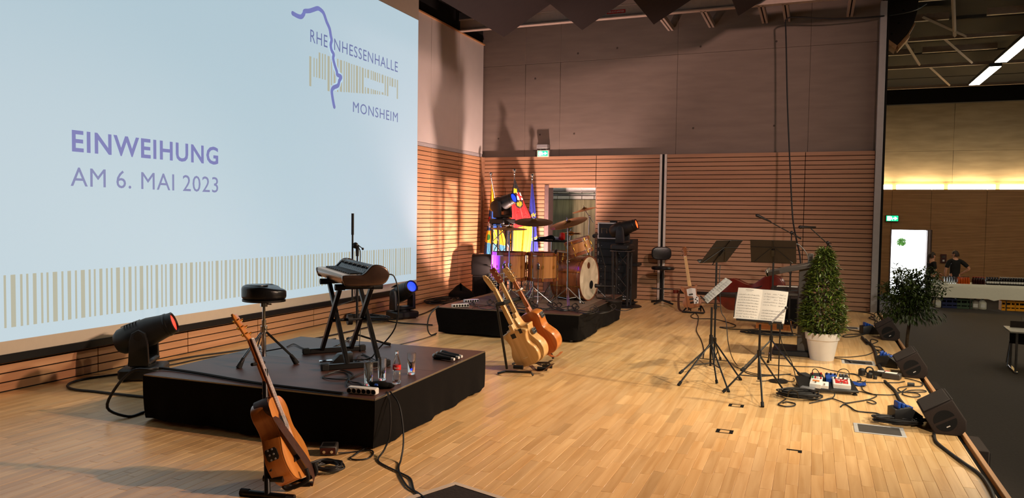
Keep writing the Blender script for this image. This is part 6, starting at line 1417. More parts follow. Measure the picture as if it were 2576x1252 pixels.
for q_ in ((2273, 26), (2261, 58), (2243, 85)): o = MB(); p = FY(*q_, Yl) - base; o.lathe([(.02, 0), (.016, .004), (0, .004)], 10, T=basis((p.x, -.001, p.z), (1, 0, 0), (0, 0, 1), (0, -1, 0))); o.build('rigging_hole', MATS['hole'], la)
o = MB(); 
for x in (-.15, .15): o.rod((x, .2, (FY(2262, -68, Yl) - base).z), (x, .2, 6.3 - base.z), .012, 6)
o.build('suspension', MATS['steel'], la)

# ------------------------------------------------------------------ floor boxes, tape marks, stage rug
def floor_box(label, pts, opening=None):
    P = [FZ(*p) for p in pts]; x0, x1 = sum(p.x for p in (P[0], P[3])) / 2, sum(p.x for p in (P[1], P[2])) / 2; y1, y0 = sum(p.y for p in P[:2]) / 2, sum(p.y for p in P[2:]) / 2
    t = thing('floor_box', label, 'floor box', ((x0 + x1) / 2, (y0 + y1) / 2, 0)); w, d = (x1 - x0) / 2, (y1 - y0) / 2
    for a in ((-w, w, -d, -d + .025), (-w, w, d - .025, d), (-w, -w + .03, -d + .025, d - .025), (w - .03, w, -d + .025, d - .025)): o = MB(); o.box(a[0], a[1], a[2], a[3], .0006, .004, .001); o.build('frame', MATS['alu'], t)
    o = MB(); o.box(-w + .03, w - .03, -d + .025, d - .025, .0006, .003); o.build('lid', MATS['grey_metal'], t)
    if opening: o = MB(); o.box(opening[0] * w, opening[1] * w, -d * .55, d * .3, .003, .0036); o.build('opening', MATS['hole'], t)
mat('box_grey', (70, 66, 62), .5, .3, var=.1); MATS['grey_metal'] = MATS['box_grey']
cc_ = lambda x, y: (2080 + x / 2.544, 760 + y / 2.544)
floor_box('grey floor socket box with a dark open slot beside the white pot', [cc_(*q) for q in ((92, 365), (300, 378), (315, 404), (98, 395))], (-.35, .42))
floor_box('closed grey floor socket box near the nearest wedge monitor', [cc_(*q) for q in ((168, 768), (492, 810), (510, 865), (178, 833))])
floor_box('closed grey floor socket box behind the laurel bush near the slatted wall', [(2111, 821), (2161, 823), (2164, 828), (2112, 827)])
def tape(label, loc, parts):
    t = thing('tape_mark', label, 'tape mark', loc, 0)
    for a in parts: o = MB(); o.box(a[0], a[1], a[2], a[3], .0005, .0014); o.build('strip', MATS['black_cloth'], t)
fr4 = [(-.062, -.035, -.05, .05), (.035, .062, -.05, .05), (-.035, .035, .036, .05), (-.035, .035, -.05, -.036)]
tape('black rectangular tape mark on the floor in front of the white sheet music stand', (-.584, 6.672, 0), fr4); tape('black rectangular tape mark nearer to the open middle of the floor', (-.588, 5.82, 0), fr4)
tape('black L-shaped tape mark, nearest of the tape marks', (-.09, 5.545, 0), [(-.05, .05, -.012, .012), (.025, .05, -.05, -.012)])
mat('rug_dark', (40, 30, 26), .95, var=.25, scale=60, bump=.4); mat('binding', (206, 188, 168), .8, var=.06)
A = Vector((-1.95, 4.004, 0)); u = Vector((-.132, -.316, 0)).normalized(); v = Vector((.344, -.104, 0)).normalized()
rg = thing('rug', 'dark rug with a pale bound edge lying nearest to the camera', 'rug', A)
o = MB(); o.slab(lambda a, b: u * (.035 + 1.6 * a) + v * (.035 + 1.4 * b) + Vector((0, 0, .001)), 8, 8, (0, 0, .006)); o.build('pile', MATS['rug_dark'], rg)
for a, b, c, k0 in ((u, v, 1.65, 0), (v, u, 1.45, .0362)):
    o = MB(); o.slab(lambda s, q, a=a, b=b, c=c, k0=k0: a * (k0 + c * s) + b * (.036 * q) + Vector((0, 0, .001 + .0 * s)), 16, 2, (0, 0, .009)); o.build('bound_edge', MATS['binding'], rg)

# ------------------------------------------------------------------ cables
def fl(label, pts, r=.0055, z=.007, sc=1.0, ox=0, oy=0, name='cable', zz=None):
    P = []
    for i, p in enumerate(pts): h = zz[i] if zz else z + .003 * (i % 2); P.append(FZ(ox + p[0] / sc, oy + p[1] / sc, h))
    return cable(name, P, label, r, smooth=6)
K = dict(sc=4.472, ox=1880, oy=780)
fl('thin cable from the white-sheet stand to the black pedal board', [(-120, 640), (0, 690), (110, 715), (330, 730), (440, 720), (560, 745), (700, 730), (790, 712)], .004, **K)
fl('long cable running from the square black desk to the plug strip', [(150, 600), (240, 610), (420, 625), (600, 632), (800, 640), (900, 665), (1020, 690), (1150, 715), (1280, 735), (1380, 748)], .0045, **K)
fl('short cable ending in a plug beside the black rocker pedal', [(100, 795), (200, 795), (300, 775), (400, 772), (470, 800), (530, 790), (520, 760)], .004, **K)
P0 = FZ(2012, 988, .03)
cable('cable', [FD(1964, 800, 7.25), FD(1963, 815, 7.22), FD(1964, 850, 7.22), FD(1974, 880, 7.25), FD(1992, 912, 7.3), FD(2002, 950, 7.35), P0], 'thin cable hanging from the silver microphone to the coil on the floor', .004)
fl('cable arching over the back of the pedal board beside the rocker pedal', [(735, 760), (733, 680), (765, 660), (800, 690), (825, 750)], .004, zz=[.10, .17, .19, .17, .10], **K)
fl('cable arching over the blue effect pedal', [(1000, 752), (1030, 680), (1090, 660), (1140, 690), (1150, 770)], .004, zz=[.10, .15, .17, .12, .01], **K)
fl('cable looping from the blue cloth toward the plugs', [(1090, 750), (1150, 712), (1230, 725), (1280, 770), (1250, 805), (1180, 800)], .005, **K)
fl('long cable curving from the black pedal board to the middle wedge', [(1210, 905), (1290, 918), (1380, 940), (1500, 950), (1650, 948), (1745, 910), (1790, 880)], .005, **K)
fl('looping cable in front of the black pedal board', [(1330, 790), (1290, 850), (1310, 905), (1400, 940), (1455, 962), (1400, 992), (1330, 1010), (1150, 1040), (1090, 1060)], .005, **K)
fl('cable from the black coil to the small white pedal', [(690, 1000), (850, 1010), (960, 985), (980, 930), (930, 895)], .005, zz=[.01, .01, .01, .03, .08], **K)
fl('cable from the black coil running under the looping cable', [(700, 1045), (850, 1012), (940, 990), (1050, 1025), (1120, 1042), (1320, 1012)], .005, **K)
fl('cable winding from the pedal board to the stage box by the nearest wedge', [(1050, 1085), (1090, 1058), (1160, 1090), (1220, 1130), (1320, 1145), (1460, 1160), (1530, 1200), (1562, 1218), (1590, 1180), (1660, 1145), (1760, 1130)], .006, **K)
fl('small loop of cable on the floor before the nearest wedge', [(1325, 1010), (1400, 1015), (1450, 1042), (1410, 1052), (1345, 1030)], .005, **K)
fl('cable from behind the white pot into the floor box slot', [(965, 535), (1060, 548), (1130, 562), (1170, 590)], .005, **K)
fl('cable from behind the white pot to the cable run', [(975, 525), (1150, 525), (1330, 505), (1410, 475)], .005, **K)
fl('thick dark cable run along the stage edge past the floor box', [(1290, 300), (1330, 345), (1400, 390), (1440, 470), (1460, 560), (1500, 650), (1560, 720)], .017, z=.016, **K)
fl('tangled cable beside the thick cable run, the upper tangle', [(1300, 300), (1350, 385), (1470, 350), (1390, 330), (1420, 430), (1530, 455), (1460, 480), (1440, 440), (1540, 500), (1585, 530), (1520, 570), (1540, 610)], .006, **K)
fl('tangled cable beside the thick cable run, the lower tangle', [(1330, 320), (1420, 400), (1500, 420), (1560, 500), (1545, 580), (1580, 620), (1640, 610), (1620, 560), (1560, 540), (1530, 600), (1600, 640)], .006, **K)
fl('flat loop of cable between the laurel bush and the farthest wedge', [(1040, 200), (1180, 225), (1330, 255), (1260, 268), (1160, 270), (1080, 285), (1090, 300), (1180, 298), (1280, 280), (1345, 262)], .007, **K)
fl('cable lifting from the flat loop to the farthest wedge', [(1300, 250), (1340, 205), (1390, 168), (1420, 190)], .006, zz=[.01, .06, .10, .05], **K)
fl('tangled cable along the stage edge behind the farthest wedge', [(1040, 5), (1200, 10), (1380, 35), (1440, 70), (1370, 80), (1400, 100), (1470, 130), (1430, 150), (1440, 110), (1390, 60)], .007, **K)
K2 = dict(sc=4.172, ox=2120, oy=820)
fl('looping cable with an in-line plug between the two nearer wedges', [(650, 545), (740, 565), (830, 595), (825, 628), (715, 632), (610, 640), (580, 658), (620, 688), (760, 692), (875, 686), (830, 670), (700, 675), (625, 710), (720, 742), (810, 735), (780, 706), (650, 692), (560, 695)], .005, **K2)
p = FZ(2120 + 715 / 4.172, 820 + 630 / 4.172); q = MB(); q.rod((p.x - .03, p.y, .018), (p.x + .03, p.y, .018), .018, 10); tag(q.build('plug', MATS['black_plastic']), 'round in-line plug on the looping cable between the nearer wedges', 'plug')
fl('thick dark cable run from the grey adapter to the nearest stage box', [(440, 575), (490, 620), (550, 680), (600, 770), (660, 840), (680, 880)], .013, z=.013, **K2)
fl('thin cable from the grey adapter along the pedal board side', [(650, 580), (560, 592), (400, 590), (250, 588), (150, 575)], .005, **K2)
K3 = dict(sc=2.544, ox=2080, oy=760)
fl('thick dark cable from the nearest wedge toward the camera', [(685, 840), (700, 890), (770, 950), (880, 1030), (980, 1100), (1040, 1180), (1075, 1260), (1090, 1330)], .011, z=.011, **K3)
def coil(label, c, rx, ry, n, r, seed, z0=.006, rot=0.0, name='cable_coil'):
    rn = random.Random(seed); P = []
    for i in range(n * 12):
        a = 2 * pi * i / 12; k = 1 - .25 * rn.random() - .2 * sin(i * .13); x, y = rx * k * cos(a), ry * k * sin(a); P.append((c[0] + x * cos(rot) - y * sin(rot), c[1] + x * sin(rot) + y * cos(rot), z0 + r + r * 1.1 * (i / 12) * .55 + rn.random() * r))
    mb = MB(); mb.tube(spline(P, 2), r, 6); tag(mb.build(name, MATS['cable']), label, 'cable')
c = FZ(2008, 1000); coil('large coil of black cable on the floor before the pedal board', c, .17, .12, 13, .006, 1)
fl('single loop of cable lying beside the large coil', [(430, 1000), (370, 1040), (350, 1060), (420, 1080), (520, 1075), (535, 1050), (450, 1030), (400, 1040)], .006, sc=4.472, ox=1880, oy=780)
fl('cable loop standing up from the large coil', [(455, 975), (470, 915), (515, 898), (560, 920), (575, 985)], .006, zz=[.03, .09, .12, .09, .03], sc=4.472, ox=1880, oy=780)
c = FZ(2262, 1068); coil('bundle of black cable beside the nearest stage box', (c.x - .02, c.y, 0), .17, .08, 8, .007, 2)
c = FZ(830, 1182); coil('tangle of black cable on the floor behind the orange guitar', (c.x - .02, c.y, 0), .11, .09, 7, .006, 3)
c = FZ(1930, 842); coil('flat coil of cable in front of the wooden pedal board', (c.x, c.y - .02, 0), .34, .17, 5, .007, 4)
c = FZ(935, 806); coil('heap of black cable on the floor by the screen wall behind the keyboard', (c.x, c.y - .1, 0), .34, .15, 9, .012, 5)
c = FZ(1120, 757); coil('heap of dark cable on the floor beside the drum riser', (c.x + .12, c.y - .3, 0), .22, .5, 7, .012, 6)
c = FZ(1605, 752); coil('loop of black cable hanging beside the truss tower by the rack', (c.x + .03, 13.6, 0), .14, .10, 5, .009, 7)
# stage left, around the near riser
K4 = dict(sc=2.544, ox=0, oy=760)
fl('thick dark cable looping from the red-lens light across the floor to the riser', [(790, 455), (700, 468), (560, 487), (460, 512), (432, 538), (480, 558), (600, 570), (760, 588), (930, 606)], .011, z=.011, **K4)
cable('cable', [FZ(862, 989, RZ + .012), FZ(800, 982, RZ + .012), FZ(640, 962, RZ + .012), FZ(500, 938, RZ + .012), FZ(410, 926, RZ + .014), FZ(375, 929, RZ + .02), Vector((-4.83, 4.26, .37)), Vector((-4.95, 4.22, .25)), Vector((-5.02, 4.19, .08)), FZ(322, 1047, .012), FZ(362, 1036, .012)], 'thick dark cable along the front of the near riser and over its corner', .011)
fl('dark cable along the skirting under the screen', [(985, 395), (1100, 372), (1250, 345), (1450, 318), (1700, 282), (1900, 250), (2150, 205), (2350, 160)], .010, z=.01, **K4)
fl('second dark cable farther from the skirting under the screen', [(990, 412), (1120, 395), (1320, 355), (1600, 315), (1900, 270), (2150, 232)], .008, z=.008, **K4)
cable('cable', [FZ(972, 985, RZ + .01), FZ(968, 1003, .30), FZ(940, 1050, .16), FZ(931, 1082, .09), FZ(925, 1118, .02), FZ(898, 1140, .007), FZ(881, 1152, .007), FZ(900, 1156, .007), FZ(927, 1152, .007), FZ(939, 1140, .007), FZ(930, 1132, .007), FZ(880, 1137, .007), FZ(852, 1139, .02)], 'cable dropping from the riser corner, the one looping to the direct box', .005)
cable('cable', [FZ(975, 986, RZ + .01), FZ(982, 1025, .29), FZ(981, 1090, .13), FZ(967, 1130, .04), FZ(951, 1155, .008), FZ(966, 1169, .007), FZ(1012, 1191, .007), FZ(1033, 1204, .007), FZ(1041, 1231, .007), FZ(1052, 1243, .007)], 'cable dropping from the riser corner, the middle one of three', .006)
cable('cable', [FZ(981, 984, RZ + .01), FZ(1002, 1013, .31), FZ(1012, 1058, .21), FZ(1015, 1113, .10), FZ(1009, 1154, .02), FZ(1003, 1175, .008), FZ(1008, 1196, .008), FZ(1026, 1224, .008), FZ(1053, 1240, .008), FZ(1080, 1262, .008)], 'cable dropping from the riser corner, the one farthest from the guitar', .006)
K5 = dict(sc=2.898, ox=760, oy=820, z=RZ + .006)
fl('ring of thin cable on the near riser in front of the keyboard stand', [(190, 345), (280, 322), (350, 335), (370, 360), (310, 385), (200, 382), (150, 368), (230, 340), (330, 345), (350, 400), (420, 415), (460, 440)], .005, **K5)
fl('cable running behind the glasses on the near riser', [(440, 200), (520, 240), (600, 275), (640, 290), (560, 300), (460, 330), (340, 390), (345, 440), (450, 455)], .005, **K5)
fl('cable between the drum stool and the keyboard stand', [(-110, 150), (-60, 130), (0, 158), (60, 175), (130, 190), (220, 185), (330, 178)], .005, **K5)
fl('cable curling under the keyboard stand', [(270, 270), (380, 272), (420, 240), (480, 245), (490, 225), (420, 215), (390, 245), (430, 262)], .005, **K5)
fl('reddish brown thin cable between the two risers', [(705, 135), (780, 118), (880, 92), (975, 62)], .005, sc=2.898, ox=760, oy=820)
cable('cable', [Vector((-4.66, 9.02, .375)), FZ(1086, 785, .30), FZ(1077, 805, .20), FZ(1076, 828, .08), FZ(1084, 842, .012), FZ(1098, 838, .012)], 'black cable bowing out from the corner of the drum riser', .009)
fl('dark cable on the floor from the blue-lens light to the drum riser', [(900, 808), (960, 806), (1010, 812), (1060, 815), (1088, 817)], .010, z=.010)
fl('second dark cable on the floor beside the blue-lens light', [(940, 800), (1000, 803), (1060, 790), (1100, 772), (1128, 760)], .010, z=.010)
rn = random.Random(21)
dsc = ['beside the white power strips', 'in front of the floor toms', 'under the first cymbal stand', 'around the bass drum stand', 'at the rim near the bass drum', 'between the floor toms and the riser edge', 'behind the first cymbal stand', 'before the bass drum head']
for i in range(8):
    x = 1175 + i * 40; P = []; ph = rn.uniform(0, 6)
    for k in range(16): P.append(FZ(x + k * 8 + 16 * sin(k * 1.15 + ph), 766 + i * 1.6 + 8 * cos(k * 1.15 + ph) + 5 * sin(k * .4 + 2 * ph), RZ + .013 + .004 * (k % 2)))
    cable('cable', P, 'tangled black cable on the drum riser ' + dsc[i], .0055)
# right half: cables of the bass and the tall stands
K6 = dict(sc=3.9125, ox=1600, oy=560)
fl('thin cable from the bass guitar toward the sideways music stand', [(575, 880), (612, 920), (608, 990), (595, 1060), (640, 1150), (668, 1250), (662, 1330)], .006, **K6)
fl('thin dark cable meandering from the bass stand to the wooden pedal board', [(570, 895), (540, 915), (580, 942), (740, 945), (850, 965), (975, 1005), (950, 1028), (825, 1026), (900, 1042), (1080, 1050), (1200, 1045)], .007, **K6)
b = FZ(1796, 918); cable('cable', [FY(1812, 668, b.y), FY(1810, 700, b.y - .05), FY(1814, 780, b.y - .1), FY(1826, 806, b.y - .15), FZ(1833, 868, .30), FZ(1848, 910, .02), FZ(1880, 938, .006), FZ(1925, 943, .006), FZ(1990, 940, .006)], 'thin cable hanging from the leaning black desk and running to the pedals', .0045)
cable('cable', [FY(1976, 50, 14.1), FY(1978, 120, 14.1), FY(1981, 260, 14.05), FY(1988, 430, 13.9), FY(1994, 545, 13.7), FY(2003, 600, 13.4), FY(2013, 650, 13.0), FY(2018, 740, 12.7), FZ(2010, 812, .01), FZ(1975, 828, .01)], 'long black cable hanging from the ceiling rail down behind the lectern', .014)
cable('cable', [FY(1976, 52, 14.1), FY(1984, 45, 14.1), FY(2010, 43, 14.15), FY(2080, 47, 14.25), FY(2150, 46, 14.35), FY(2205, 42, 14.42), FY(2240, 38, 14.55), FY(2300, 26, 14.7), FY(2330, 10, 15.4)], 'black cable sagging from the ceiling rail across to the hanging loudspeakers', .013)

bc = FY(2268, 607, 52); rb = random.Random(8); o = MB()
t = thing('outside_bush', 'small sunlit green bush seen through the bright hall door', 'bush', (bc.x, 52, HZ - .02))
for i in range(420):
    v = Vector((rb.gauss(0, 1), rb.gauss(0, 1), rb.gauss(0, 1))).normalized() * rb.random() ** .5; leaf(o, Vector((v.x * .26, v.y * .26, v.z * .20 + bc.z - HZ)), v + Vector((rb.uniform(-.5, .5), 0, rb.uniform(-.5, .5))), Vector((0, 0, 1)), .12, .03, (1, 1, 1, 1))
o.build('foliage', MATS['leaf_sun'], t)
o = MB(); o.rod((0, 0, 0), (0, 0, bc.z - HZ), .03, 8); o.build('stem', MATS['paving'], t)

# ------------------------------------------------------------------ people and drinks table in the hall
def skin_mesh(name, verts, edges, radii, m, parent, sub=2, root=0):
    me = bpy.data.meshes.new(name); me.from_pydata(verts, edges, []); ob = bpy.data.objects.new(name, me); COL.objects.link(ob)
    sk = ob.modifiers.new('s', 'SKIN'); sb_ = ob.modifiers.new('b', 'SUBSURF'); sb_.levels = sub; sb_.render_levels = sub
    for i, r in enumerate(radii):
        v = me.skin_vertices[0].data[i]; v.radius = r if isinstance(r, tuple) else (r, r); v.use_root = i == root
    dg = bpy.context.evaluated_depsgraph_get(); m2 = bpy.data.meshes.new_from_object(ob.evaluated_get(dg)); bpy.data.objects.remove(ob)
    m2.materials.clear(); m2.materials.append(m); m2.polygons.foreach_set('use_smooth', [True] * len(m2.polygons)); o = bpy.data.objects.new(name, m2); COL.objects.link(o); o.parent = parent; return o
mat('hair_brown', (46, 27, 17), .6, var=.3, scale=60); mat('shirt_black', (16, 15, 15), .9, var=.2); mat('trousers', (26, 26, 30), .9, var=.2)
def person(label, loc, rz, h, arms, hair, head_turn=0.0, female=False):
    """local: faces +y; h standing height; arms: {side: (elbow, wrist)}"""
    t = thing('person', label, 'person', loc, rz); k = h / 1.75; sw = .155 if female else .185
    V = []; E = []; R = []
    def add(p, r, pa=None):
        V.append(tuple(c * k for c in p)); R.append(tuple(x * k for x in r) if isinstance(r, tuple) else r * k)
        if pa is not None: E.append((pa, len(V) - 1))
        return len(V) - 1
    pel = add((0, 0, .95), (.15, .10)); wa = add((0, .0, 1.10), (.135, .095), pel); ch = add((0, -.01, 1.30), (.16, .11), wa); nb = add((0, -.01, 1.44), (.10, .075), ch); nk = add((0, .0, 1.52), .052, nb); h0 = add((0, .02, 1.59), (.072, .085), nk); h1 = add((0, .015, 1.67), (.078, .095), h0); add((0, .0, 1.725), (.05, .06), h1)
    for s in (-1, 1):
        el, wr = arms[s]; sh = add((s * sw, -.01, 1.42), .062, nb); e = add(el, .042, sh); w_ = add(wr, .030, e); d = (Vector(wr) - Vector(el)).normalized(); pm = add(tuple(Vector(wr) + d * .07), (.038, .020), w_)
        sd = Vector((s, 0, 0)) if abs(d.x) < .8 else Vector((0, 1, 0)); 
        for q in range(4): add(tuple(Vector(wr) + d * (.155 - .012 * abs(q - 1.3)) + sd * (-.027 + .018 * q)), .009, pm)
        add(tuple(Vector(wr) + d * .09 - sd * .055 + Vector((0, .02, 0))), .010, w_)
        hp = add((s * .095, 0, .90), .085, pel); kn = add((s * .10, .02, .50), .055, hp); an = add((s * .105, -.02, .09), .038, kn); add((s * .11, .13, .035), (.04, .03), an)
    skin_mesh('body', V, E, R, MATS['skin'], t)
    # shirt over chest and upper arms, trousers over the legs
    V, E, R = [], [], []
    a = add((0, 0, .84), (.168, .118)); b0 = add((0, 0, .95), (.166, .115), a); b = add((0, 0, 1.10), (.154, .112), b0); c = add((0, -.01, 1.30), (.178, .125), b); d = add((0, -.01, 1.46), (.11, .085), c)
    for s in (-1, 1): el = Vector(arms[s][0]); sh = Vector((s * sw, -.01, 1.42)); e = add(tuple(sh), .075, d); add(tuple(sh.lerp(el, .82)), .068, e)
    skin_mesh('shirt', V, E, R, MATS['shirt_black'], t)
    V, E, R = [], [], []
    a = add((0, 0, 1.0), (.155, .105))
    for s in (-1, 1): b = add((s * .095, 0, .88), .095, a); c = add((s * .10, .02, .50), .068, b); add((s * .105, -.01, .10), .055, c)
    skin_mesh('trousers', V, E, R, MATS['trousers'], t)
    H = rotm(0, 0, head_turn, (0, .012 * k, 1.655 * k)); o = MB()
    o.grid(lambda u, v: H @ Vector((.088 * k * cos(6.283 * u) * sin(v * 1.75 + .001), (.106 * sin(6.283 * u) * sin(v * 1.75 + .001) - .014) * k - .0 * v, (.118 * cos(v * 1.75) + .005 - (.055 * v if sin(6.283 * u) < .2 else -.03 * v)) * k)), 20, 8, closed=True); o.build('hair', MATS['hair_brown'], t)
    if hair == 'ponytail': o = MB(); o.tube(spline([H @ Vector((0, -.10 * k, .05)), H @ Vector((0, -.15 * k, .0)), H @ Vector((0, -.15 * k, -.14)), H @ Vector((0, -.12 * k, -.26))], 4), [.03] * 6 + [.026] * 4 + [.02, .015, .01], 8); o.build('ponytail', MATS['hair_brown'], t)
    o = MB(); 
    o.tube([H @ Vector((0, .092 * k, .005)), H @ Vector((0, .115 * k, -.028)), H @ Vector((0, .100 * k, -.034))], [.009, .013, .010], 6); o.build('nose', MATS['skin'], t)
    for s in (-1, 1):
        o = MB(); o.ball(tuple(H @ Vector((s * .032 * k, .086 * k, .006))), .010, 8, 6); o.build('eye', MATS['hole'], t)
        o = MB(); o.ball(tuple(H @ Vector((s * .083 * k, .0, -.012))), (.012, .02, .032), 8, 6); o.build('ear', MATS['skin'], t)
    mat('lips', (150, 80, 70), .6) if 'lips' not in MATS else None
    o = MB(); o.ball(tuple(H @ Vector((0, .092 * k, -.062))), (.026, .010, .007), 8, 6); o.build('mouth', MATS['lips'], t)
    return t
Yt = 26.3
pm_ = FY(2403, 660, 27.3); person('person in a black T-shirt behind the drinks table, back to the camera, one elbow out', (pm_.x, 27.3, HZ), RAD(8), 1.72, {-1: ((-.27, -.02, 1.14), (-.25, .08, .90)), 1: ((.40, -.10, 1.20), (.22, .10, 1.02))}, 'short', RAD(55))
pw = FY(2344, 668, 27.6); person('person with a brown ponytail in a dark top, standing sideways by the bright hall door', (pw.x, 27.6, HZ), RAD(-70), 1.64, {-1: ((-.22, .02, 1.12), (-.14, .20, 1.05)), 1: ((.22, .02, 1.12), (.16, .22, 1.02))}, 'ponytail', RAD(10), True)
mat('table_cloth', (226, 222, 204), .8, var=.02); mat('table_grey', (150, 144, 132), .5)
tl = FZ(2349, 772, HZ); TX0, TX1 = 3.38, 8.4; TS = .06
dt = thing('drinks_table', 'long folding table under the white cloth, its legs showing between the drink crates', 'table', (TX0, Yt, HZ), math.atan(TS))
o = MB(); o.box(.02, TX1 - TX0, -.0, .78, .725, .75); o.build('tabletop', MATS['table_grey'], dt)
for i in range(6):
    x = .12 + i * .95
    for y in (.08, .70): o = MB(); o.rod((x, y, 0), (x, y, .725), .016, 8); o.build('leg', MATS['steel'], dt)
q = MB(); q.mi = 0
q.slab(lambda u, v: ((TX1 - TX0 + .04) * u - .02, (-.012 - .02 * max(0, v - .5) * (1 + .8 * sin(u * 31)) if v > .5 else .80 * (1 - 2 * v)) + 0.0, .757 if v <= .5 else .757 - (v - .5) * 2 * (.42 + .05 * max(0, 1 - abs(u - .335) * 30))), 120, 16, (0, .0, .003))
o = q.build('table_cloth', MATS['table_cloth'], None, loc=(TX0, Yt, HZ)); o.rotation_euler = (0, 0, math.atan(TS)); tag(o, 'white cloth hanging over the front of the long drinks table', 'tablecloth')
TM = rotm(0, 0, math.atan(TS), (TX0, Yt, HZ + .761))
mat('juice_orange', (216, 96, 30), .15, trans=.35, var=.05); mat('cola_dark', (52, 16, 12), .12, trans=.2, var=.1); mat('bottle_black', (20, 16, 15), .15, var=.1)
def bottle_mesh(h, r, m1, capm, lab=None):
    o = MB(); o.lathe([(0, 0), (r, 0), (r * 1.04, .01), (r * 1.04, h * .55), (r * .9, h * .66), (r * .42, h * .82), (r * .38, h * .95), (0, h * .95)], 12)
    o.mi = 1; o.lathe([(r * .44, h * .94), (r * .46, h), (0, h)], 10)
    if lab: o.mi = 2; o.lathe([(r * 1.05, h * .2), (r * 1.07, h * .22), (r * 1.07, h * .44), (r * 1.05, h * .46)], 12)
    return o.mesh('bottle', [m1, capm] + ([lab] if lab else []))
def glass_mesh(h, r): o = MB(); o.lathe([(0, 0), (r * .8, 0), (r, h), (r * .93, h), (r * .74, .012), (0, .012)], 12); return o.mesh('drinking_glass', [MATS['glass']])
ORD = 'first second third fourth fifth sixth seventh eighth ninth tenth eleventh twelfth'.split()
def block(x0, x1, rows, pitch, me, name, what, cat, group):
    n = int((x1 - x0) / pitch)
    for j in range(rows):
        for i in range(n):
            o = bpy.data.objects.new(name, me); COL.objects.link(o); o.location = TM @ Vector((x0 + (i + .5) * pitch, .12 + j * pitch * .95, 0))
            tag(o, '%s %s from the laurel side, %s row on the drinks table' % (ORD[i], what, ('front', 'middle', 'back')[j]), cat, group)
block(-.0, .34, 3, .062, glass_mesh(.10, .028), 'drinking_glass', 'small upturned glass', 'glass', 'small glasses on the drinks table')
block(.36, .70, 3, .066, glass_mesh(.20, .030), 'drinking_glass', 'tall clear glass', 'glass', 'tall glasses on the drinks table')
block(.72, 1.10, 3, .066, bottle_mesh(.22, .030, MATS['juice_orange'], MATS['steel'], MATS['juice_orange']), 'bottle', 'orange bottle', 'bottle', 'orange bottles on the drinks table')
block(1.12, 1.46, 3, .066, bottle_mesh(.22, .030, MATS['cola_dark'], MATS['red_plastic']), 'bottle', 'dark red bottle', 'bottle', 'dark red bottles on the drinks table')
block(1.48, 1.82, 3, .068, bottle_mesh(.23, .030, MATS['bottle_black'], MATS['black_plastic'], MATS['white_plastic']), 'bottle', 'black-capped labelled bottle', 'bottle', 'black bottles on the drinks table')
block(1.84, 2.60, 3, .068, bottle_mesh(.24, .031, MATS['bottle_black'], MATS['white_plastic'], MATS['white_plastic']), 'bottle', 'pale-capped labelled bottle', 'bottle', 'pale-capped bottles on the drinks table')
mat('crate_yellow', (226, 150, 20), .45); mat('crate_blue', (28, 36, 78), .5); mat('crate_green', (60, 80, 60), .5)
def crate(label, x, m, w=.40, h=.29, y=.25, short=''):
    t = thing('drink_crate', label, 'crate', rotm(0, 0, math.atan(TS), (TX0, Yt, HZ)) @ Vector((x, y, 0)), math.atan(TS))
    for s in (-1, 1): o = MB(); o.box(s * w / 2 - .008, s * w / 2 + .008, -.15, .15, 0, h, .004); o.build('end_wall', MATS[m], t)
    o = MB(); o.box(-w / 2, w / 2, .14, .155, 0, h); o.box(-w / 2, w / 2, -.15, .15, 0, .012); o.build('back_and_floor', MATS[m], t)
    for z0, z1 in ((0, .07), (.10, .18), (h - .05, h)): o = MB(); o.box(-w / 2, w / 2, -.156, -.142, z0, z1, .003); o.build('front_slat', MATS[m], t)
    for x_ in (-.01 - w * .2, w * .2): o = MB(); o.box(x_ - .015, x_ + .015, -.155, -.143, 0, h); o.build('front_post', MATS[m], t)
    me = MATS['bottle_black']
    for i in range(5):
        for j in range(2):
            o = MB(); o.lathe([(0, .014), (.03, .014), (.03, .17), (.013, .24), (.013, .27), (0, .27)], 8, T=rotm(loc=(-w / 2 + .05 + i * (w - .1) / 4, -.07 + j * .13, 0))); b_ = o.build('bottle', me, None); b_.location = t.matrix_world.translation if 0 else t.location; b_.rotation_euler = t.rotation_euler; tag(b_, ORD[i] + ' dark bottle from the laurel side, ' + ('front' if j == 0 else 'back') + ' row, ' + short.replace(' under the drinks table', ''), 'bottle', 'bottles in the ' + short)
crate('dark blue crate under the cloth at the laurel end', .52, 'crate_blue', short='blue crate under the drinks table'); crate('dark green crate next to the blue crate under the table', .92, 'crate_green', short='green crate under the drinks table'); crate('yellow crate under the table, the one nearer the canisters', 2.08, 'crate_yellow', .34, short='yellow crate nearer the canisters'); crate('yellow crate under the table, the one farther from the canisters', 2.44, 'crate_yellow', .34, short='yellow crate farther from the canisters')
for i, x in enumerate((.20, 1.22, 1.42)):
    t = thing('water_canister', ['pale round canister under the table beside the laurel crown', 'grey round canister between the crates under the table', 'pale round canister in front of the bare table legs'][i], 'canister', rotm(0, 0, math.atan(TS), (TX0, Yt, HZ)) @ Vector((x, .20, 0)))
    o = MB(); o.lathe([(0, 0), (.10, 0), (.115, .02), (.115, .20), (.06, .27), (.035, .30), (0, .30)], 16); o.build('body', MATS['table_cloth' if i != 1 else 'table_grey'], t); o = MB(); o.lathe([(.04, .295), (.04, .33), (0, .33)], 10); o.build('cap', MATS['black_plastic'], t)
    o = MB(); o.box(-.06, .06, -.118, -.112, .06, .17); o.build('paper_label', MATS['white_plastic'], t)
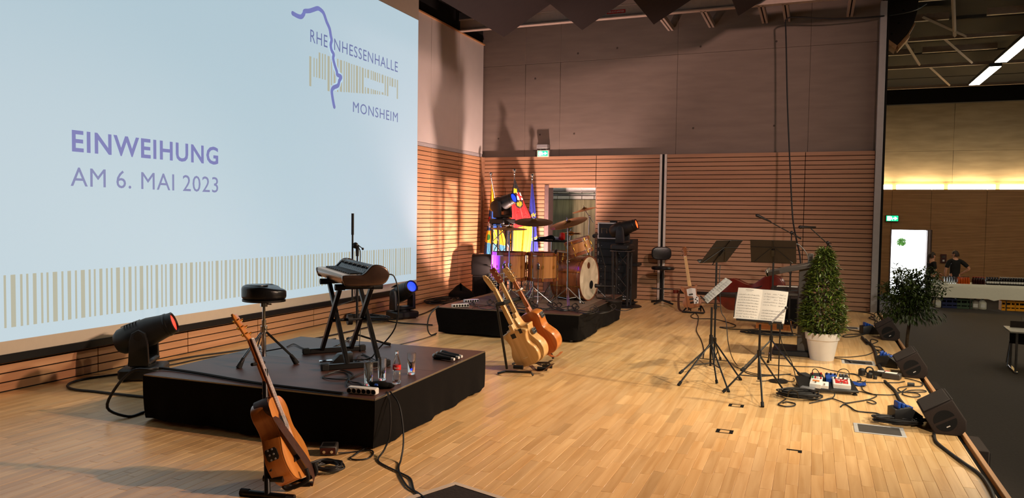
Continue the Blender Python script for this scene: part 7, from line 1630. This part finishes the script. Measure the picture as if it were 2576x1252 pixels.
# near hall table with chair, loudspeaker boxes below the stage edge
tz = HZ + .74; a = FZ(2541, 833, tz); nt_ = thing('hall_table', 'grey hall table cut by the picture edge', 'table', (a.x, a.y, HZ), RAD(-4))
o = MB(); o.box(0, 1.8, 0, .80, .71, .74, .006); o.build('tabletop', MATS['table_grey'], nt_)
for x in (.12, 1.68):
    for y in (.1, .70): o = MB(); o.rod((x, y, .02), (x, y, .71), .02, 8); o.build('leg', MATS['steel'], nt_)
    o = MB(); o.box(x - .03, x + .03, .02, .78, 0, .03, .006); o.build('foot_bar', MATS['steel'], nt_)
gl = bpy.data.objects.new('drinking_glass', glass_mesh(.14, .035)); COL.objects.link(gl); gl.location = FZ(2574, 815, tz + .001); tag(gl, 'single empty glass on the grey hall table', 'glass')
cp = FZ(2552, 920, HZ); chh = thing('chair', 'dark chair with chrome legs in front of the grey hall table', 'chair', (cp.x + .12, cp.y, HZ), RAD(170))
o = MB(); o.slab(lambda u, v: (-.22 + .44 * u, -.21 + .42 * v, .44 - .03 * sin(pi * u) * sin(pi * v)), 6, 6, (0, 0, .02)); o.build('seat', MATS['dark_leather'], chh)
o = MB(); o.slab(lambda u, v: (-.22 + .44 * u, .21 + .04 * v - .03 * sin(pi * u), .46 + .40 * v), 6, 6, (0, .02, 0)); o.build('backrest', MATS['dark_leather'], chh)
for s in (-1, 1):
    o = MB(); o.tube(spline([(s * .24, -.26, .012), (s * .20, -.16, .42), (s * .20, .14, .43)], 4), .011, 8); o.build('leg', MATS['chrome'], chh); o = MB(); o.tube([(s * .24, .26, .012), (s * .20, .14, .43)], .011, 8); o.build('leg', MATS['chrome'], chh)
for i, (q0, zt) in enumerate((((2491, 1134), -.50), ((2373, 980), -.50))):
    p = FZ(*q0, zt); t = thing('front_subwoofer', ['black bass box on the hall floor below the stage edge, nearer to the camera', 'black bass box on the hall floor below the stage edge, farther away'][i], 'loudspeaker', (p.x - .3, p.y + .25, HZ)); o = MB(); o.box(1.13 - p.x + .3, .3, -.25, .25, 0, zt - HZ, .012); o.build('cabinet', MATS['speaker_black'], t); o = MB(); o.box(.295, .31, -.22, .22, .03, zt - HZ - .03, .004); o.build('grille', MATS['black_cloth'], t)
